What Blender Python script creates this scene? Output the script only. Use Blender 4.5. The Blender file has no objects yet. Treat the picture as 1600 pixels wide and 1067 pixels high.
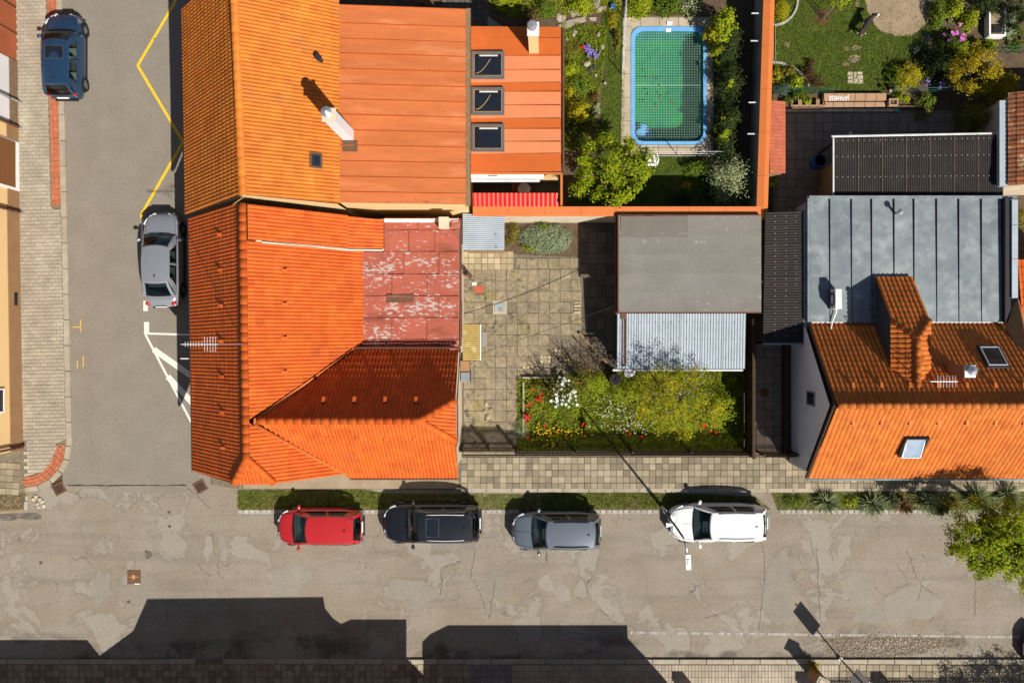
import bpy, bmesh, math, random
import numpy as np
from mathutils import Vector, Matrix
random.seed(7); np.random.seed(7)
R = random.uniform
C = bpy.context.scene.collection
sc = bpy.context.scene
# ------------------------------------------------------------------ camera, light, exposure
H0, FPX, NX, NY = 40.0, 1320.0, 855.0, 533.5
cd = bpy.data.cameras.new('camera'); cam = bpy.data.objects.new('camera', cd); C.objects.link(cam)
cam.location = (0, 0, H0); cam.rotation_euler = (0, 0, 0)
cd.sensor_width = 36; cd.lens = 36 * FPX / 1600; cd.shift_x = (800 - NX) / 1600; cd.clip_end = 500; cd.clip_start = 1
sc.camera = cam
KX, KY = 0.61, 0.755
sun_dir = Vector((KX, -KY, 1)).normalized()
sd = bpy.data.lights.new('sun', 'SUN'); sun = bpy.data.objects.new('sun', sd); C.objects.link(sun)
sd.energy = 5.0; sd.angle = math.radians(0.5); sd.color = (1, .945, .86)
sun.rotation_euler = (-sun_dir).to_track_quat('-Z', 'Y').to_euler(); sun.location = (10, -12, 30)
w = bpy.data.worlds.new('World'); sc.world = w; w.use_nodes = True
nt = w.node_tree
sky = nt.nodes.new('ShaderNodeTexSky'); sky.sky_type = 'NISHITA'; sky.sun_disc = False
sky.sun_elevation = math.asin(sun_dir.z); sky.sun_rotation = math.atan2(KX, -KY)
nt.links.new(sky.outputs[0], nt.nodes['Background'].inputs[0]); nt.nodes['Background'].inputs[1].default_value = 0.05
vs = sc.view_settings; vs.view_transform = 'Standard'; vs.look = 'None'; vs.exposure = 0.5; vs.gamma = 1; vs.use_curve_mapping = False

# ------------------------------------------------------------------ helpers
def P(px, py, z=0.0):
    return Vector(((px - NX) * (H0 - z) / FPX, (NY - py) * (H0 - z) / FPX, z))
def lin(c):
    c /= 255.0
    return c / 12.92 if c <= .04045 else ((c + .055) / 1.055) ** 2.4
def K(r, g, b, k=1.75):
    return tuple(min(.85, lin(x) / k) for x in (r, g, b))
WL = {}
def thing(name, label, cat, loc=(0, 0, 0), group=None):
    o = bpy.data.objects.new(name, None); C.objects.link(o); o.location = loc; o.empty_display_size = .2
    WL[o.name] = Vector(loc); o['label'] = label; o['category'] = cat
    if group: o['group'] = group
    return o
def tag(o, label, cat, group=None):
    o['label'] = label; o['category'] = cat
    if group: o['group'] = group
    return o
def link(name, me, mat, parent=None, kind=None):
    o = bpy.data.objects.new(name, me); C.objects.link(o)
    if mat is not None and not me.materials: me.materials.append(mat)
    if parent is not None: o.parent = parent
    if kind: o['kind'] = kind
    WL[o.name] = WL.get(parent.name, Vector()) if parent is not None else Vector()
    return o
class MB:
    def __init__(s): s.v = []; s.f = []
    def add(s, vs, fs):
        n = len(s.v); s.v += [tuple(x) for x in vs]; s.f += [tuple(i + n for i in f) for f in fs]; return s
    def box(s, x0, x1, y0, y1, z0, z1):
        return s.prism([(x0, y0), (x1, y0), (x1, y1), (x0, y1)], z0, z1)
    def obox(s, c, size, rz=0.0, M=None):
        a, b, h = [q / 2 for q in size]
        m = M if M is not None else Matrix.Rotation(rz, 4, 'Z')
        c = Vector(c)
        vs = [c + m @ Vector((x * a, y * b, z * h)) for z in (-1, 1) for x, y in ((-1, -1), (1, -1), (1, 1), (-1, 1))]
        return s.add(vs, [(3, 2, 1, 0), (4, 5, 6, 7), (0, 1, 5, 4), (1, 2, 6, 5), (2, 3, 7, 6), (3, 0, 4, 7)])
    def prism(s, poly, z0, z1, inset=0.0):
        n = len(poly); a = sum(poly[i][0] * poly[(i + 1) % n][1] - poly[(i + 1) % n][0] * poly[i][1] for i in range(n))
        if a < 0: poly = poly[::-1]
        vs = [(x, y, z0) for x, y, *_ in poly] + [(x, y, z1 - (inset if inset else 0)) for x, y, *_ in poly]
        fs = [tuple(range(n - 1, -1, -1))] + [(i, (i + 1) % n, n + (i + 1) % n, n + i) for i in range(n)]
        if inset:
            cx = sum(p[0] for p in poly) / n; cy = sum(p[1] for p in poly) / n
            for x, y, *_ in poly:
                d = math.hypot(x - cx, y - cy); t = max(0, 1 - inset * 1.4 / d)
                vs.append((cx + (x - cx) * t, cy + (y - cy) * t, z1))
            fs += [(n + i, n + (i + 1) % n, 2 * n + (i + 1) % n, 2 * n + i) for i in range(n)]
            fs.append(tuple(range(2 * n, 3 * n)))
        else: fs.append(tuple(range(n, 2 * n)))
        return s.add(vs, fs)
    def slab(s, pts, t):                                  # 3-D polygon with thickness t below it
        pts = [Vector(p) for p in pts]; n = len(pts)
        nn = Vector()
        for i in range(n): nn += (pts[i] - pts[0]).cross(pts[(i + 1) % n] - pts[0])
        if nn.z < 0: pts = pts[::-1]; nn = -nn
        nn.normalize()
        vs = pts + [p - nn * t for p in pts]
        return s.add(vs, [tuple(range(n)), tuple(range(2 * n - 1, n - 1, -1))] + [(i, n + i, n + (i + 1) % n, (i + 1) % n) for i in range(n)])
    def tube(s, path, r, n=6, r1=None):
        path = [Vector(p) for p in path]; m = len(path); rings = []
        for i, p in enumerate(path):
            d = (path[min(i + 1, m - 1)] - path[max(i - 1, 0)]).normalized()
            a = d.orthogonal().normalized(); b = d.cross(a)
            rr = r if r1 is None else r + (r1 - r) * i / (m - 1)
            rings.append([p + (a * math.cos(2 * math.pi * k / n) + b * math.sin(2 * math.pi * k / n)) * rr for k in range(n)])
        vs = [v for q in rings for v in q]
        fs = [(i * n + k, i * n + (k + 1) % n, (i + 1) * n + (k + 1) % n, (i + 1) * n + k) for i in range(m - 1) for k in range(n)]
        fs += [tuple(range(n - 1, -1, -1)), tuple(range((m - 1) * n, m * n))]
        return s.add(vs, fs)
    def lathe(s, c, prof, n=16):                           # prof: [(r, z)] bottom to top
        c = Vector(c); vs = []; m = len(prof)
        for r, z in prof: vs += [c + Vector((r * math.cos(2 * math.pi * k / n), r * math.sin(2 * math.pi * k / n), z)) for k in range(n)]
        fs = [(i * n + k, i * n + (k + 1) % n, (i + 1) * n + (k + 1) % n, (i + 1) * n + k) for i in range(m - 1) for k in range(n)]
        fs += [tuple(range(n - 1, -1, -1)), tuple(range((m - 1) * n, m * n))]
        return s.add(vs, fs)
    def ball(s, c, rad, nu=10, nv=6, rz=0.0, jit=0.0):
        c = Vector(c); vs = []; m = Matrix.Rotation(rz, 3, 'Z')
        for j in range(nv + 1):
            t = math.pi * j / nv
            for i in range(nu):
                p = 2 * math.pi * i / nu; q = 1 + R(-jit, jit)
                vs.append(c + m @ Vector((rad[0] * math.sin(t) * math.cos(p) * q, rad[1] * math.sin(t) * math.sin(p) * q, rad[2] * math.cos(t) * q)))
        fs = [(j * nu + i, (j + 1) * nu + i, (j + 1) * nu + (i + 1) % nu, j * nu + (i + 1) % nu) for j in range(nv) for i in range(nu)]
        return s.add(vs, fs)
    def build(s, name, mat, parent=None, smooth=False, kind=None):
        o0 = WL.get(parent.name, Vector()) if parent is not None else Vector()
        me = bpy.data.meshes.new(name)
        me.from_pydata([(v[0] - o0.x, v[1] - o0.y, v[2] - o0.z) for v in s.v], [], s.f); me.update()
        if smooth: me.polygons.foreach_set('use_smooth', [True] * len(me.polygons))
        return link(name, me, mat, parent, kind)
def npmesh(name, V, F, mat, parent=None, kind=None, smooth=False):
    """V (n,3), F (m,k) arrays"""
    o0 = WL.get(parent.name, Vector()) if parent is not None else Vector()
    V = np.asarray(V, float) - np.array(o0)
    me = bpy.data.meshes.new(name); k = F.shape[1]
    me.vertices.add(len(V)); me.vertices.foreach_set('co', V.ravel())
    me.loops.add(F.size); me.loops.foreach_set('vertex_index', F.ravel().astype(np.int32))
    me.polygons.add(len(F)); me.polygons.foreach_set('loop_start', np.arange(0, F.size, k, dtype=np.int32))
    me.polygons.foreach_set('loop_total', np.full(len(F), k, np.int32))
    me.polygons.foreach_set('use_smooth', np.full(len(F), bool(smooth)))
    me.update(calc_edges=True); me.validate()
    return link(name, me, mat, parent, kind)

# ------------------------------------------------------------------ materials
def M(name, c1, c2=None, scale=2.0, detail=8, lo=.35, hi=.65, rough=.85, bump=0.0, bscale=40.0, island=0.0, obj=0.0, metal=0.0, spec=.18,
      speck=None, sscale=60.0, stain=None, stscale=.6, stlo=.55, sthi=.7, transl=0.0, coat=0.0, hue=0.0, stretch=None, grain=0.0, gscale=16.0, flake=None):
    m = bpy.data.materials.new(name); m.use_nodes = True; n = m.node_tree.nodes; L = m.node_tree.links
    b = n['Principled BSDF']; b.inputs['Roughness'].default_value = rough; b.inputs['Metallic'].default_value = metal
    b.inputs['Specular IOR Level'].default_value = spec
    if coat: b.inputs['Coat Weight'].default_value = coat; b.inputs['Coat Roughness'].default_value = .04
    geo = n.new('ShaderNodeNewGeometry'); pos = geo.outputs['Position']
    if stretch:
        mp = n.new('ShaderNodeMapping'); mp.inputs['Scale'].default_value = stretch; L.new(pos, mp.inputs[0]); pos = mp.outputs[0]
    def noise(s, d=detail):
        t = n.new('ShaderNodeTexNoise'); t.inputs['Scale'].default_value = s; t.inputs['Detail'].default_value = d; t.inputs['Roughness'].default_value = .6
        L.new(pos, t.inputs['Vector']); return t.outputs['Fac']
    def rng(v, a, z):
        r = n.new('ShaderNodeMapRange'); r.inputs[1].default_value = a; r.inputs[2].default_value = z; L.new(v, r.inputs[0]); return r.outputs[0]
    def mix(f, a, bb):
        x = n.new('ShaderNodeMix'); x.data_type = 'RGBA'; L.new(f, x.inputs[0])
        for i, q in ((6, a), (7, bb)):
            if isinstance(q, tuple): x.inputs[i].default_value = (*q, 1)
            else: L.new(q, x.inputs[i])
        return x.outputs[2]
    c2 = c2 or tuple(x * .8 for x in c1)
    col = mix(rng(noise(scale), lo, hi), c1, c2)
    if stain: col = mix(rng(noise(stscale, 9), stlo, sthi), col, stain)
    if speck: col = mix(rng(noise(sscale, 2), .58, .75), col, speck)
    if flake:
        fc, s1, s2, wgt, fl, fh = flake; mm = n.new('ShaderNodeMath'); mm.operation = 'MULTIPLY_ADD'; mm.inputs[1].default_value = wgt; L.new(noise(s1, 4), mm.inputs[0])
        m2 = n.new('ShaderNodeMath'); m2.operation = 'MULTIPLY'; m2.inputs[1].default_value = 1 - wgt; L.new(noise(s2, 10), m2.inputs[0]); L.new(m2.outputs[0], mm.inputs[2])
        col = mix(rng(mm.outputs[0], fl, fh), col, fc)
    if grain:
        hg = n.new('ShaderNodeHueSaturation'); rg = n.new('ShaderNodeMapRange'); rg.inputs[1].default_value = .3; rg.inputs[2].default_value = .7; rg.inputs[3].default_value = 1 - grain; rg.inputs[4].default_value = 1 + grain
        L.new(noise(gscale, 4), rg.inputs[0]); L.new(rg.outputs[0], hg.inputs['Value']); L.new(col, hg.inputs['Color']); col = hg.outputs[0]
    if island or obj or hue:
        oi = n.new('ShaderNodeObjectInfo'); a = n.new('ShaderNodeMath'); a.operation = 'ADD'
        L.new(geo.outputs['Random Per Island'], a.inputs[0]); L.new(oi.outputs['Random'], a.inputs[1])
        fr = n.new('ShaderNodeMath'); fr.operation = 'FRACT'; L.new(a.outputs[0], fr.inputs[0])
        hs = n.new('ShaderNodeHueSaturation'); L.new(col, hs.inputs['Color'])
        k = island or obj
        r = n.new('ShaderNodeMapRange'); r.inputs[3].default_value = 1 - k; r.inputs[4].default_value = 1 + k; L.new(fr.outputs[0], r.inputs[0]); L.new(r.outputs[0], hs.inputs['Value'])
        if hue:
            wn = n.new('ShaderNodeTexWhiteNoise'); wn.noise_dimensions = '1D'; L.new(fr.outputs[0], wn.inputs['W'])
            r2 = n.new('ShaderNodeMapRange'); r2.inputs[3].default_value = .5 - hue; r2.inputs[4].default_value = .5 + hue; L.new(wn.outputs[0], r2.inputs[0]); L.new(r2.outputs[0], hs.inputs['Hue'])
        col = hs.outputs[0]
    L.new(col, b.inputs['Base Color'])
    if bump:
        bp = n.new('ShaderNodeBump'); bp.inputs['Strength'].default_value = bump; bp.inputs['Distance'].default_value = .03
        L.new(noise(bscale, 5), bp.inputs['Height']); L.new(bp.outputs[0], b.inputs['Normal'])
    if transl:
        tr = n.new('ShaderNodeBsdfTranslucent'); L.new(col, tr.inputs[0]); ms = n.new('ShaderNodeMixShader'); ms.inputs[0].default_value = transl
        L.new(b.outputs[0], ms.inputs[1]); L.new(tr.outputs[0], ms.inputs[2]); L.new(ms.outputs[0], n['Material Output'].inputs[0])
    return m
m_asph_w = M('asphalt_grey', (.215, .187, .15), (.188, .163, .13), grain=.2, scale=.8, rough=.9, speck=(.27, .25, .22), sscale=45, bump=.35, bscale=55, stain=(.2, .18, .155), stscale=.25)
def road_mat(name, base, tan, pale, dark, crack=True):
    m = bpy.data.materials.new(name); m.use_nodes = True; n = m.node_tree.nodes; L = m.node_tree.links; b = n['Principled BSDF']; b.inputs['Roughness'].default_value = .93; b.inputs['Specular IOR Level'].default_value = .15
    geo = n.new('ShaderNodeNewGeometry'); pos = geo.outputs['Position']
    def mapv(sc_):
        q = n.new('ShaderNodeMapping'); q.inputs['Scale'].default_value = sc_; L.new(pos, q.inputs[0]); return q.outputs[0]
    def noise(sc_, d=8, v=None, dist=0.0, r=.6):
        t = n.new('ShaderNodeTexNoise'); t.inputs['Scale'].default_value = sc_; t.inputs['Detail'].default_value = d; t.inputs['Distortion'].default_value = dist; t.inputs['Roughness'].default_value = r; L.new(v or pos, t.inputs['Vector']); return t.outputs['Fac']
    def rng(v, a, z, c=0.0, e=1.0):
        r = n.new('ShaderNodeMapRange'); r.inputs[1].default_value = a; r.inputs[2].default_value = z; r.inputs[3].default_value = c; r.inputs[4].default_value = e; L.new(v, r.inputs[0]); return r.outputs[0]
    def mul(a, c):
        q = n.new('ShaderNodeMath'); q.operation = 'MULTIPLY'
        for k, v in enumerate((a, c)):
            if isinstance(v, float): q.inputs[k].default_value = v
            else: L.new(v, q.inputs[k])
        return q.outputs[0]
    def mix(f, a, c):
        x = n.new('ShaderNodeMix'); x.data_type = 'RGBA'; L.new(f, x.inputs[0])
        for k, q in ((6, a), (7, c)):
            if isinstance(q, tuple): x.inputs[k].default_value = (*q, 1)
            else: L.new(q, x.inputs[k])
        return x.outputs[2]
    col = mix(rng(noise(.5), .38, .62), base, tan)
    col = mix(mul(rng(noise(.9, 6, mapv((.16, 1.6, 1))), .5, .68), .5), col, dark)                      # worn wheel tracks along the street
    pm = rng(noise(.42, 10, None, .6), .545, .575); col = mix(mul(pm, .62), col, pale)                      # older repairs with ragged borders
    pe = mul(rng(noise(.42, 10, None, .6), .525, .548), rng(noise(.42, 10, None, .6), .575, .55)); col = mix(mul(pe, .45), col, dark)
    col = mix(mul(rng(noise(2.2, 8), .56, .72), .45), col, tan)
    if crack:
        wn = n.new('ShaderNodeTexNoise'); wn.inputs['Scale'].default_value = 2.5; wn.inputs['Detail'].default_value = 6; L.new(pos, wn.inputs['Vector'])
        va = n.new('ShaderNodeVectorMath'); va.operation = 'MULTIPLY_ADD'; va.inputs[1].default_value = (.55, .55, 0); L.new(wn.outputs['Color'], va.inputs[0]); L.new(pos, va.inputs[2])
        vo = n.new('ShaderNodeTexVoronoi'); vo.feature = 'DISTANCE_TO_EDGE'; vo.inputs['Scale'].default_value = .75; L.new(va.outputs[0], vo.inputs['Vector'])
        col = mix(mul(mul(rng(vo.outputs['Distance'], .012, .003), rng(noise(.33, 3), .55, .62)), .75), col, (.06, .052, .044))
    sx = n.new('ShaderNodeSeparateXYZ'); L.new(pos, sx.inputs[0])
    gut = mul(rng(sx.outputs['Y'], -13.2, -14.4), rng(noise(.55, 9, mapv((.6, 1, 1)), .4), .5, .6)); col = mix(mul(gut, .72), col, (.055, .048, .04))     # grime collected in the gutter
    hs = n.new('ShaderNodeHueSaturation'); L.new(rng(noise(14, 5, None, 0, .75), .3, .7, .7, 1.3), hs.inputs['Value']); L.new(col, hs.inputs['Color'])
    col = mix(mul(rng(noise(30, 2), .62, .72), .7), hs.outputs[0], (.42, .38, .32)); L.new(col, b.inputs['Base Color'])
    bp = n.new('ShaderNodeBump'); bp.inputs['Strength'].default_value = .5; bp.inputs['Distance'].default_value = .02; L.new(noise(30, 5), bp.inputs['Height']); L.new(bp.outputs[0], b.inputs['Normal'])
    return m
m_asph_s = road_mat('asphalt_worn', (.24, .209, .166), (.212, .175, .131), (.262, .238, .198), (.148, .128, .103))
m_patch = M('asphalt_patch', (.24, .218, .178), (.21, .19, .157), grain=.16, scale=1.5, rough=.92, speck=(.3, .28, .24), sscale=40, bump=.3, obj=.1)
m_patch_d = M('asphalt_patch_dark', (.205, .178, .138), (.178, .153, .118), grain=.25, gscale=11, scale=1.5, rough=.92, speck=(.22, .2, .17), sscale=40, bump=.3, obj=.1)
m_damp = M('oil_stain', (.08, .072, .06), (.15, .132, .108), scale=3.5, rough=.7)
m_tar = M('tar', (.03, .03, .03), rough=.6)
m_soil = M('soil', (.11, .075, .045), (.07, .048, .03), scale=2.5, rough=1, bump=.9, bscale=18, speck=(.26, .19, .12), sscale=25)
m_dry = M('bare_earth', (.3, .225, .145), (.22, .165, .105), scale=1.5, rough=1, bump=.7, bscale=22, speck=(.13, .15, .05), sscale=9)
m_lawn = M('lawn_ground', (.075, .105, .016), (.05, .075, .012), scale=3, rough=1, bump=.5, bscale=40, stain=(.12, .115, .03), stscale=.9)
m_verge = M('verge_ground', (.14, .125, .05), (.06, .075, .02), scale=4, rough=1, bump=.8, bscale=30, stain=(.26, .21, .13), stscale=1.5)
m_grass = M('grass_blade', (.15, .185, .02), (.07, .105, .012), scale=2, rough=.7, island=.4, hue=.02, transl=.25, stain=(.14, .13, .03), stscale=.8)
m_paver = M('concrete_paver', (.33, .28, .215), (.275, .232, .178), scale=1.2, rough=.9, bump=.3, island=.09, speck=(.4, .36, .29), sscale=70, stain=(.42, .37, .28), stscale=.7, stlo=.5, sthi=.75)
m_redpav = M('red_paver', (.4, .135, .07), (.34, .115, .06), scale=3, rough=.9, bump=.3, island=.12)
m_joint = M('joint_sand', (.19, .16, .11), (.12, .1, .07), scale=8, rough=1)
m_kerb = M('kerb_concrete', (.36, .31, .235), (.28, .245, .185), scale=2, rough=.9, bump=.4, obj=.1, speck=(.2, .17, .13), sscale=14)
m_slab = M('paving_slab', (.275, .23, .155), (.22, .183, .125), scale=1.5, rough=.9, bump=.35, bscale=30, island=.3, speck=(.38, .33, .24), sscale=50)
m_slab_l = M('paving_slab_pale', (.5, .43, .31), (.42, .36, .26), scale=2, rough=.9, bump=.3, island=.12)
m_yard = M('courtyard_slab', (.265, .212, .138), (.19, .152, .1), scale=1.6, rough=.92, bump=.55, bscale=22, island=.1, grain=.26, gscale=6, flake=((.1, .085, .06), .7, 5, .45, .545, .62), speck=(.33, .28, .19), sscale=38, stain=(.24, .2, .065), stscale=.8)
m_yard_p = M('courtyard_slab_pale', (.42, .34, .21), (.33, .265, .17), scale=2, rough=.92, bump=.5, island=.18, speck=(.2, .16, .1), sscale=30)
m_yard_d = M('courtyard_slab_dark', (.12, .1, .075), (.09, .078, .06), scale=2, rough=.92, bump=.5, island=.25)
m_patio = M('patio_slab', (.26, .2, .15), (.21, .165, .125), scale=2, rough=.9, bump=.3, island=.1)
m_pool_slab = M('pool_surround', (.42, .35, .255), (.34, .285, .21), scale=2, rough=.9, bump=.3, island=.07, stain=(.24, .2, .15), stscale=1.2, stlo=.6, sthi=.8)
m_stone = M('stone', (.36, .3, .22), (.25, .2, .15), scale=4, rough=.95, bump=.8, obj=.2)
m_sett = M('granite_sett', (.36, .335, .295), (.29, .27, .24), scale=5, rough=.9, bump=.5, island=.2)
m_white = M('white_road_paint', (.68, .65, .57), (.5, .47, .4), scale=14, rough=.8, lo=.42, hi=.75)
m_yellow = M('yellow_road_paint', (.75, .47, .02), (.62, .37, .02), scale=9, rough=.8)
m_tile_m = M('clay_tile_red_orange', (.54, .105, .017), (.45, .084, .013), scale=1.2, rough=.6, island=.1, hue=.003, bump=.1, stain=(.4, .09, .02), stscale=.8, grain=.07, gscale=2.5)
m_tile_n = M('clay_tile_amber', (.52, .158, .019), (.43, .122, .015), scale=1.0, rough=.6, island=.1, hue=.003, bump=.1, stain=(.4, .135, .028), stscale=.8, grain=.08, gscale=2.5)
m_tile_e = M('clay_tile_orange', (.5, .145, .028), (.42, .116, .022), scale=1.1, rough=.6, island=.12, hue=.003, bump=.1, grain=.06, gscale=2.5, stain=(.42, .12, .026), stscale=.7)
m_tile_r = M('glazed_tile_red', (.55, .03, .018), (.46, .025, .016), scale=2, rough=.4, island=.06)
m_tile_b = M('old_tile_brown', (.26, .09, .035), (.15, .06, .03), scale=3, rough=.8, island=.3, bump=.3, stain=(.36, .27, .15), stscale=1.6, stlo=.52, sthi=.62)
m_deck = M('roof_underlay', (.09, .035, .02), rough=.9)
m_sheet_o = M('painted_sheet_orange', (.47, .135, .042), (.41, .115, .036), scale=.9, rough=.6, obj=.05, bump=.1, bscale=5, stain=(.53, .185, .075), stscale=.7, grain=.07, gscale=3.5, stretch=(.4, 2.2, 1), flake=((.24, .085, .04), .6, 7, .35, .6, .66))
m_sheet_d = M('painted_sheet_deep_orange', (.46, .105, .022), (.42, .095, .02), scale=1.2, rough=.5)
m_sheet_p = M('painted_sheet_peach', (.56, .195, .085), (.52, .18, .078), scale=1.2, rough=.55, obj=.04)
m_sheet_red = M('flaking_red_sheet', (.37, .1, .064), (.31, .08, .05), scale=1.6, rough=.8, bump=.15, bscale=8, stain=(.2, .06, .035), stscale=1.1, stlo=.58, sthi=.7, flake=((.42, .35, .31), .9, 8, .36, .54, .585), obj=.05, stretch=(.55, 1.2, 1))
m_zinc = M('zinc_sheet', (.2, .232, .242), (.15, .178, .192), scale=.9, rough=.5, metal=.25, spec=.5, obj=.04, stain=(.27, .3, .305), stscale=1.1, stlo=.5, sthi=.72, grain=.12, gscale=2.2, bump=.08, bscale=4, flake=((.3, .33, .33), .6, 6, .4, .6, .7))
m_galv = M('galvanised_corrugated', (.37, .42, .46), (.3, .35, .385), scale=1.2, rough=.5, metal=.2, spec=.5)
m_black_c = M('black_corrugated', (.036, .03, .028), (.025, .021, .02), scale=1.5, rough=.8)
m_felt = M('bitumen_felt', (.195, .18, .158), (.17, .157, .138), scale=.7, rough=.95, grain=.1, flake=((.28, .26, .225), .5, 4, .4, .6, .68), speck=(.235, .215, .185), sscale=60, bump=.2, bscale=3, obj=.04)
m_felt_d = M('bitumen_felt_patch', (.165, .148, .125), (.145, .13, .11), scale=.9, rough=.95, bump=.2, bscale=3)
m_canopy = M('amber_corrugated_plastic', (.36, .26, .08), (.27, .19, .06), scale=2, rough=.5, stain=(.5, .42, .2), stscale=2)
m_wall_c = M('cream_render', (.72, .5, .25), (.68, .47, .23), scale=.8, rough=.9, bump=.12, bscale=60)
m_wall_w = M('white_render', (.66, .65, .65), (.6, .59, .6), scale=.8, rough=.9, bump=.12, bscale=60)
m_wall_t = M('tan_plinth', (.3, .175, .085), (.26, .15, .075), scale=1.5, rough=.9, bump=.3, bscale=50)
m_wall_b = M('brick_plinth', (.24, .16, .1), (.16, .11, .07), scale=5, rough=.9, bump=.6)
m_wall_p = M('pale_plaster', (.6, .5, .37), (.5, .42, .31), scale=1, rough=.9, bump=.2, stain=(.4, .33, .24), stscale=.9)
m_wall_g = M('grey_render', (.26, .25, .24), (.2, .19, .18), scale=1, rough=.9, bump=.2)
m_cop = M('orange_coping', (.53, .15, .04), (.49, .14, .038), scale=1.3, rough=.55, bump=.05)
m_terr = M('terracotta_tile', (.4, .11, .058), (.35, .095, .05), scale=3, rough=.7, island=.1)
m_wood = M('dark_timber', (.075, .042, .024), (.05, .03, .018), scale=5, rough=.8, island=.2)
m_wood_l = M('weathered_timber', (.28, .19, .1), (.2, .13, .07), scale=6, rough=.85, island=.2)
m_garage = M('brown_door', (.2, .085, .03), (.16, .07, .026), scale=6, rough=.6, stretch=(.3, 4, 1))
m_blk = M('black_plastic', (.018, .018, .02), rough=.45)
m_dk = M('dark_metal', (.04, .04, .045), rough=.5, metal=.3)
m_gut = M('brown_gutter', (.14, .05, .028), (.1, .04, .025), scale=3, rough=.5)
m_steel = M('galvanised_steel', (.5, .52, .54), (.42, .44, .46), scale=6, rough=.35, metal=.7, spec=.5)
m_lgrey = M('light_grey_paint', (.6, .6, .6), rough=.4)
m_whitep = M('white_plastic', (.78, .78, .77), (.74, .74, .73), rough=.4)
m_green = M('green_coated_wire', (.03, .1, .06), rough=.5)
m_iron = M('rusty_iron', (.15, .075, .042), (.1, .055, .035), scale=12, rough=.8, bump=.4)
m_brass = M('brass_mark', (.5, .27, .08), rough=.5)
m_blue = M('blue_plastic', (.03, .1, .35), rough=.4)
m_wallp = M('algae_liner', (.03, .19, .16), (.025, .15, .12), scale=2, rough=.5)
m_liner = M('pool_liner', (.14, .36, .64), (.12, .31, .57), scale=2, rough=.45, bump=.05)
m_net = M('pool_net', (.3, .52, .42), rough=.7)
m_chalk = M('chalk', (.78, .76, .74), (.55, .5, .46), scale=12, rough=1, lo=.45, hi=.7)
m_chalk2 = M('faint_chalk', (.5, .37, .31), (.42, .28, .2), scale=12, rough=1)
m_step = M('sandstone_step', (.38, .24, .145), (.33, .2, .12), scale=3, rough=.9, bump=.3)
m_bark = M('bark', (.12, .085, .055), (.08, .055, .035), scale=12, rough=1, bump=.8)
m_bark_l = M('pale_bark', (.3, .24, .17), (.22, .17, .12), scale=12, rough=1)
m_mulch = M('bark_mulch', (.16, .065, .04), (.09, .04, .026), scale=10, rough=1, bump=1, bscale=25)
m_gravel = M('gravel', (.35, .33, .31), (.2, .19, .18), scale=16, rough=1, bump=1, bscale=22)
m_shade_brown = M('rust_roof', (.16, .08, .045), (.1, .055, .035), scale=4, rough=.9)
m_soil_dark = M('compost', (.05, .04, .03), rough=1, bump=.8)
def leaf(name, c, c2=None, island=.35, hue=.025, transl=.3): return M(name, c, c2 or tuple(x * .6 for x in c), scale=1.4, rough=.55, island=island, hue=hue, transl=transl, spec=.15)
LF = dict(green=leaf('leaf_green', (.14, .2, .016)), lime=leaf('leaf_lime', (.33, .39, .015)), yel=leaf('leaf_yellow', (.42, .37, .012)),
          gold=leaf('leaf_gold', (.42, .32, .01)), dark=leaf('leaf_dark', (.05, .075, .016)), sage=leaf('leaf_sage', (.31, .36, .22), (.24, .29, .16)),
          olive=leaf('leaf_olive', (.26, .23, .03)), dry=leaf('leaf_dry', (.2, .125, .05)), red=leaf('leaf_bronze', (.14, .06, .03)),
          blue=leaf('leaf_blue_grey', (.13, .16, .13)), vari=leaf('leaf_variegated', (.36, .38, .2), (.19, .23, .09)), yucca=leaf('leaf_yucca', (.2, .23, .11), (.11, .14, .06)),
          tree=leaf('leaf_maple', (.29, .34, .006), (.16, .21, .008)))
FL = dict(red=M('petal_red', (.6, .012, .008), rough=.5), white=M('petal_white', (.75, .75, .7), rough=.6), yellow=M('petal_yellow', (.7, .48, .01), rough=.5),
          purple=M('petal_purple', (.24, .18, .5), rough=.6, island=.3), pink=M('petal_pink', (.6, .14, .5), rough=.6, island=.3))
def glass_mat(name, tint, gloss=.12):
    m = bpy.data.materials.new(name); m.use_nodes = True; n = m.node_tree.nodes; L = m.node_tree.links; n.remove(n['Principled BSDF'])
    t = n.new('ShaderNodeBsdfTransparent'); t.inputs[0].default_value = (*tint, 1)
    g = n.new('ShaderNodeBsdfGlossy'); g.inputs['Roughness'].default_value = .03
    nz = n.new('ShaderNodeTexNoise'); nz.inputs['Scale'].default_value = 2
    lw = n.new('ShaderNodeLayerWeight'); lw.inputs[0].default_value = .35
    ma = n.new('ShaderNodeMath'); ma.operation = 'MULTIPLY_ADD'; ma.inputs[1].default_value = .05; ma.inputs[2].default_value = gloss
    L.new(lw.outputs['Fresnel'], ma.inputs[0]); ms = n.new('ShaderNodeMixShader'); L.new(ma.outputs[0], ms.inputs[0]); L.new(t.outputs[0], ms.inputs[1]); L.new(g.outputs[0], ms.inputs[2])
    L.new(ms.outputs[0], n['Material Output'].inputs[0]); return m
m_glass = glass_mat('car_glass', (.46, .57, .58), .03)
m_glassd = M('dark_window_glass', (.012, .016, .024), rough=.06, spec=.6)
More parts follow.
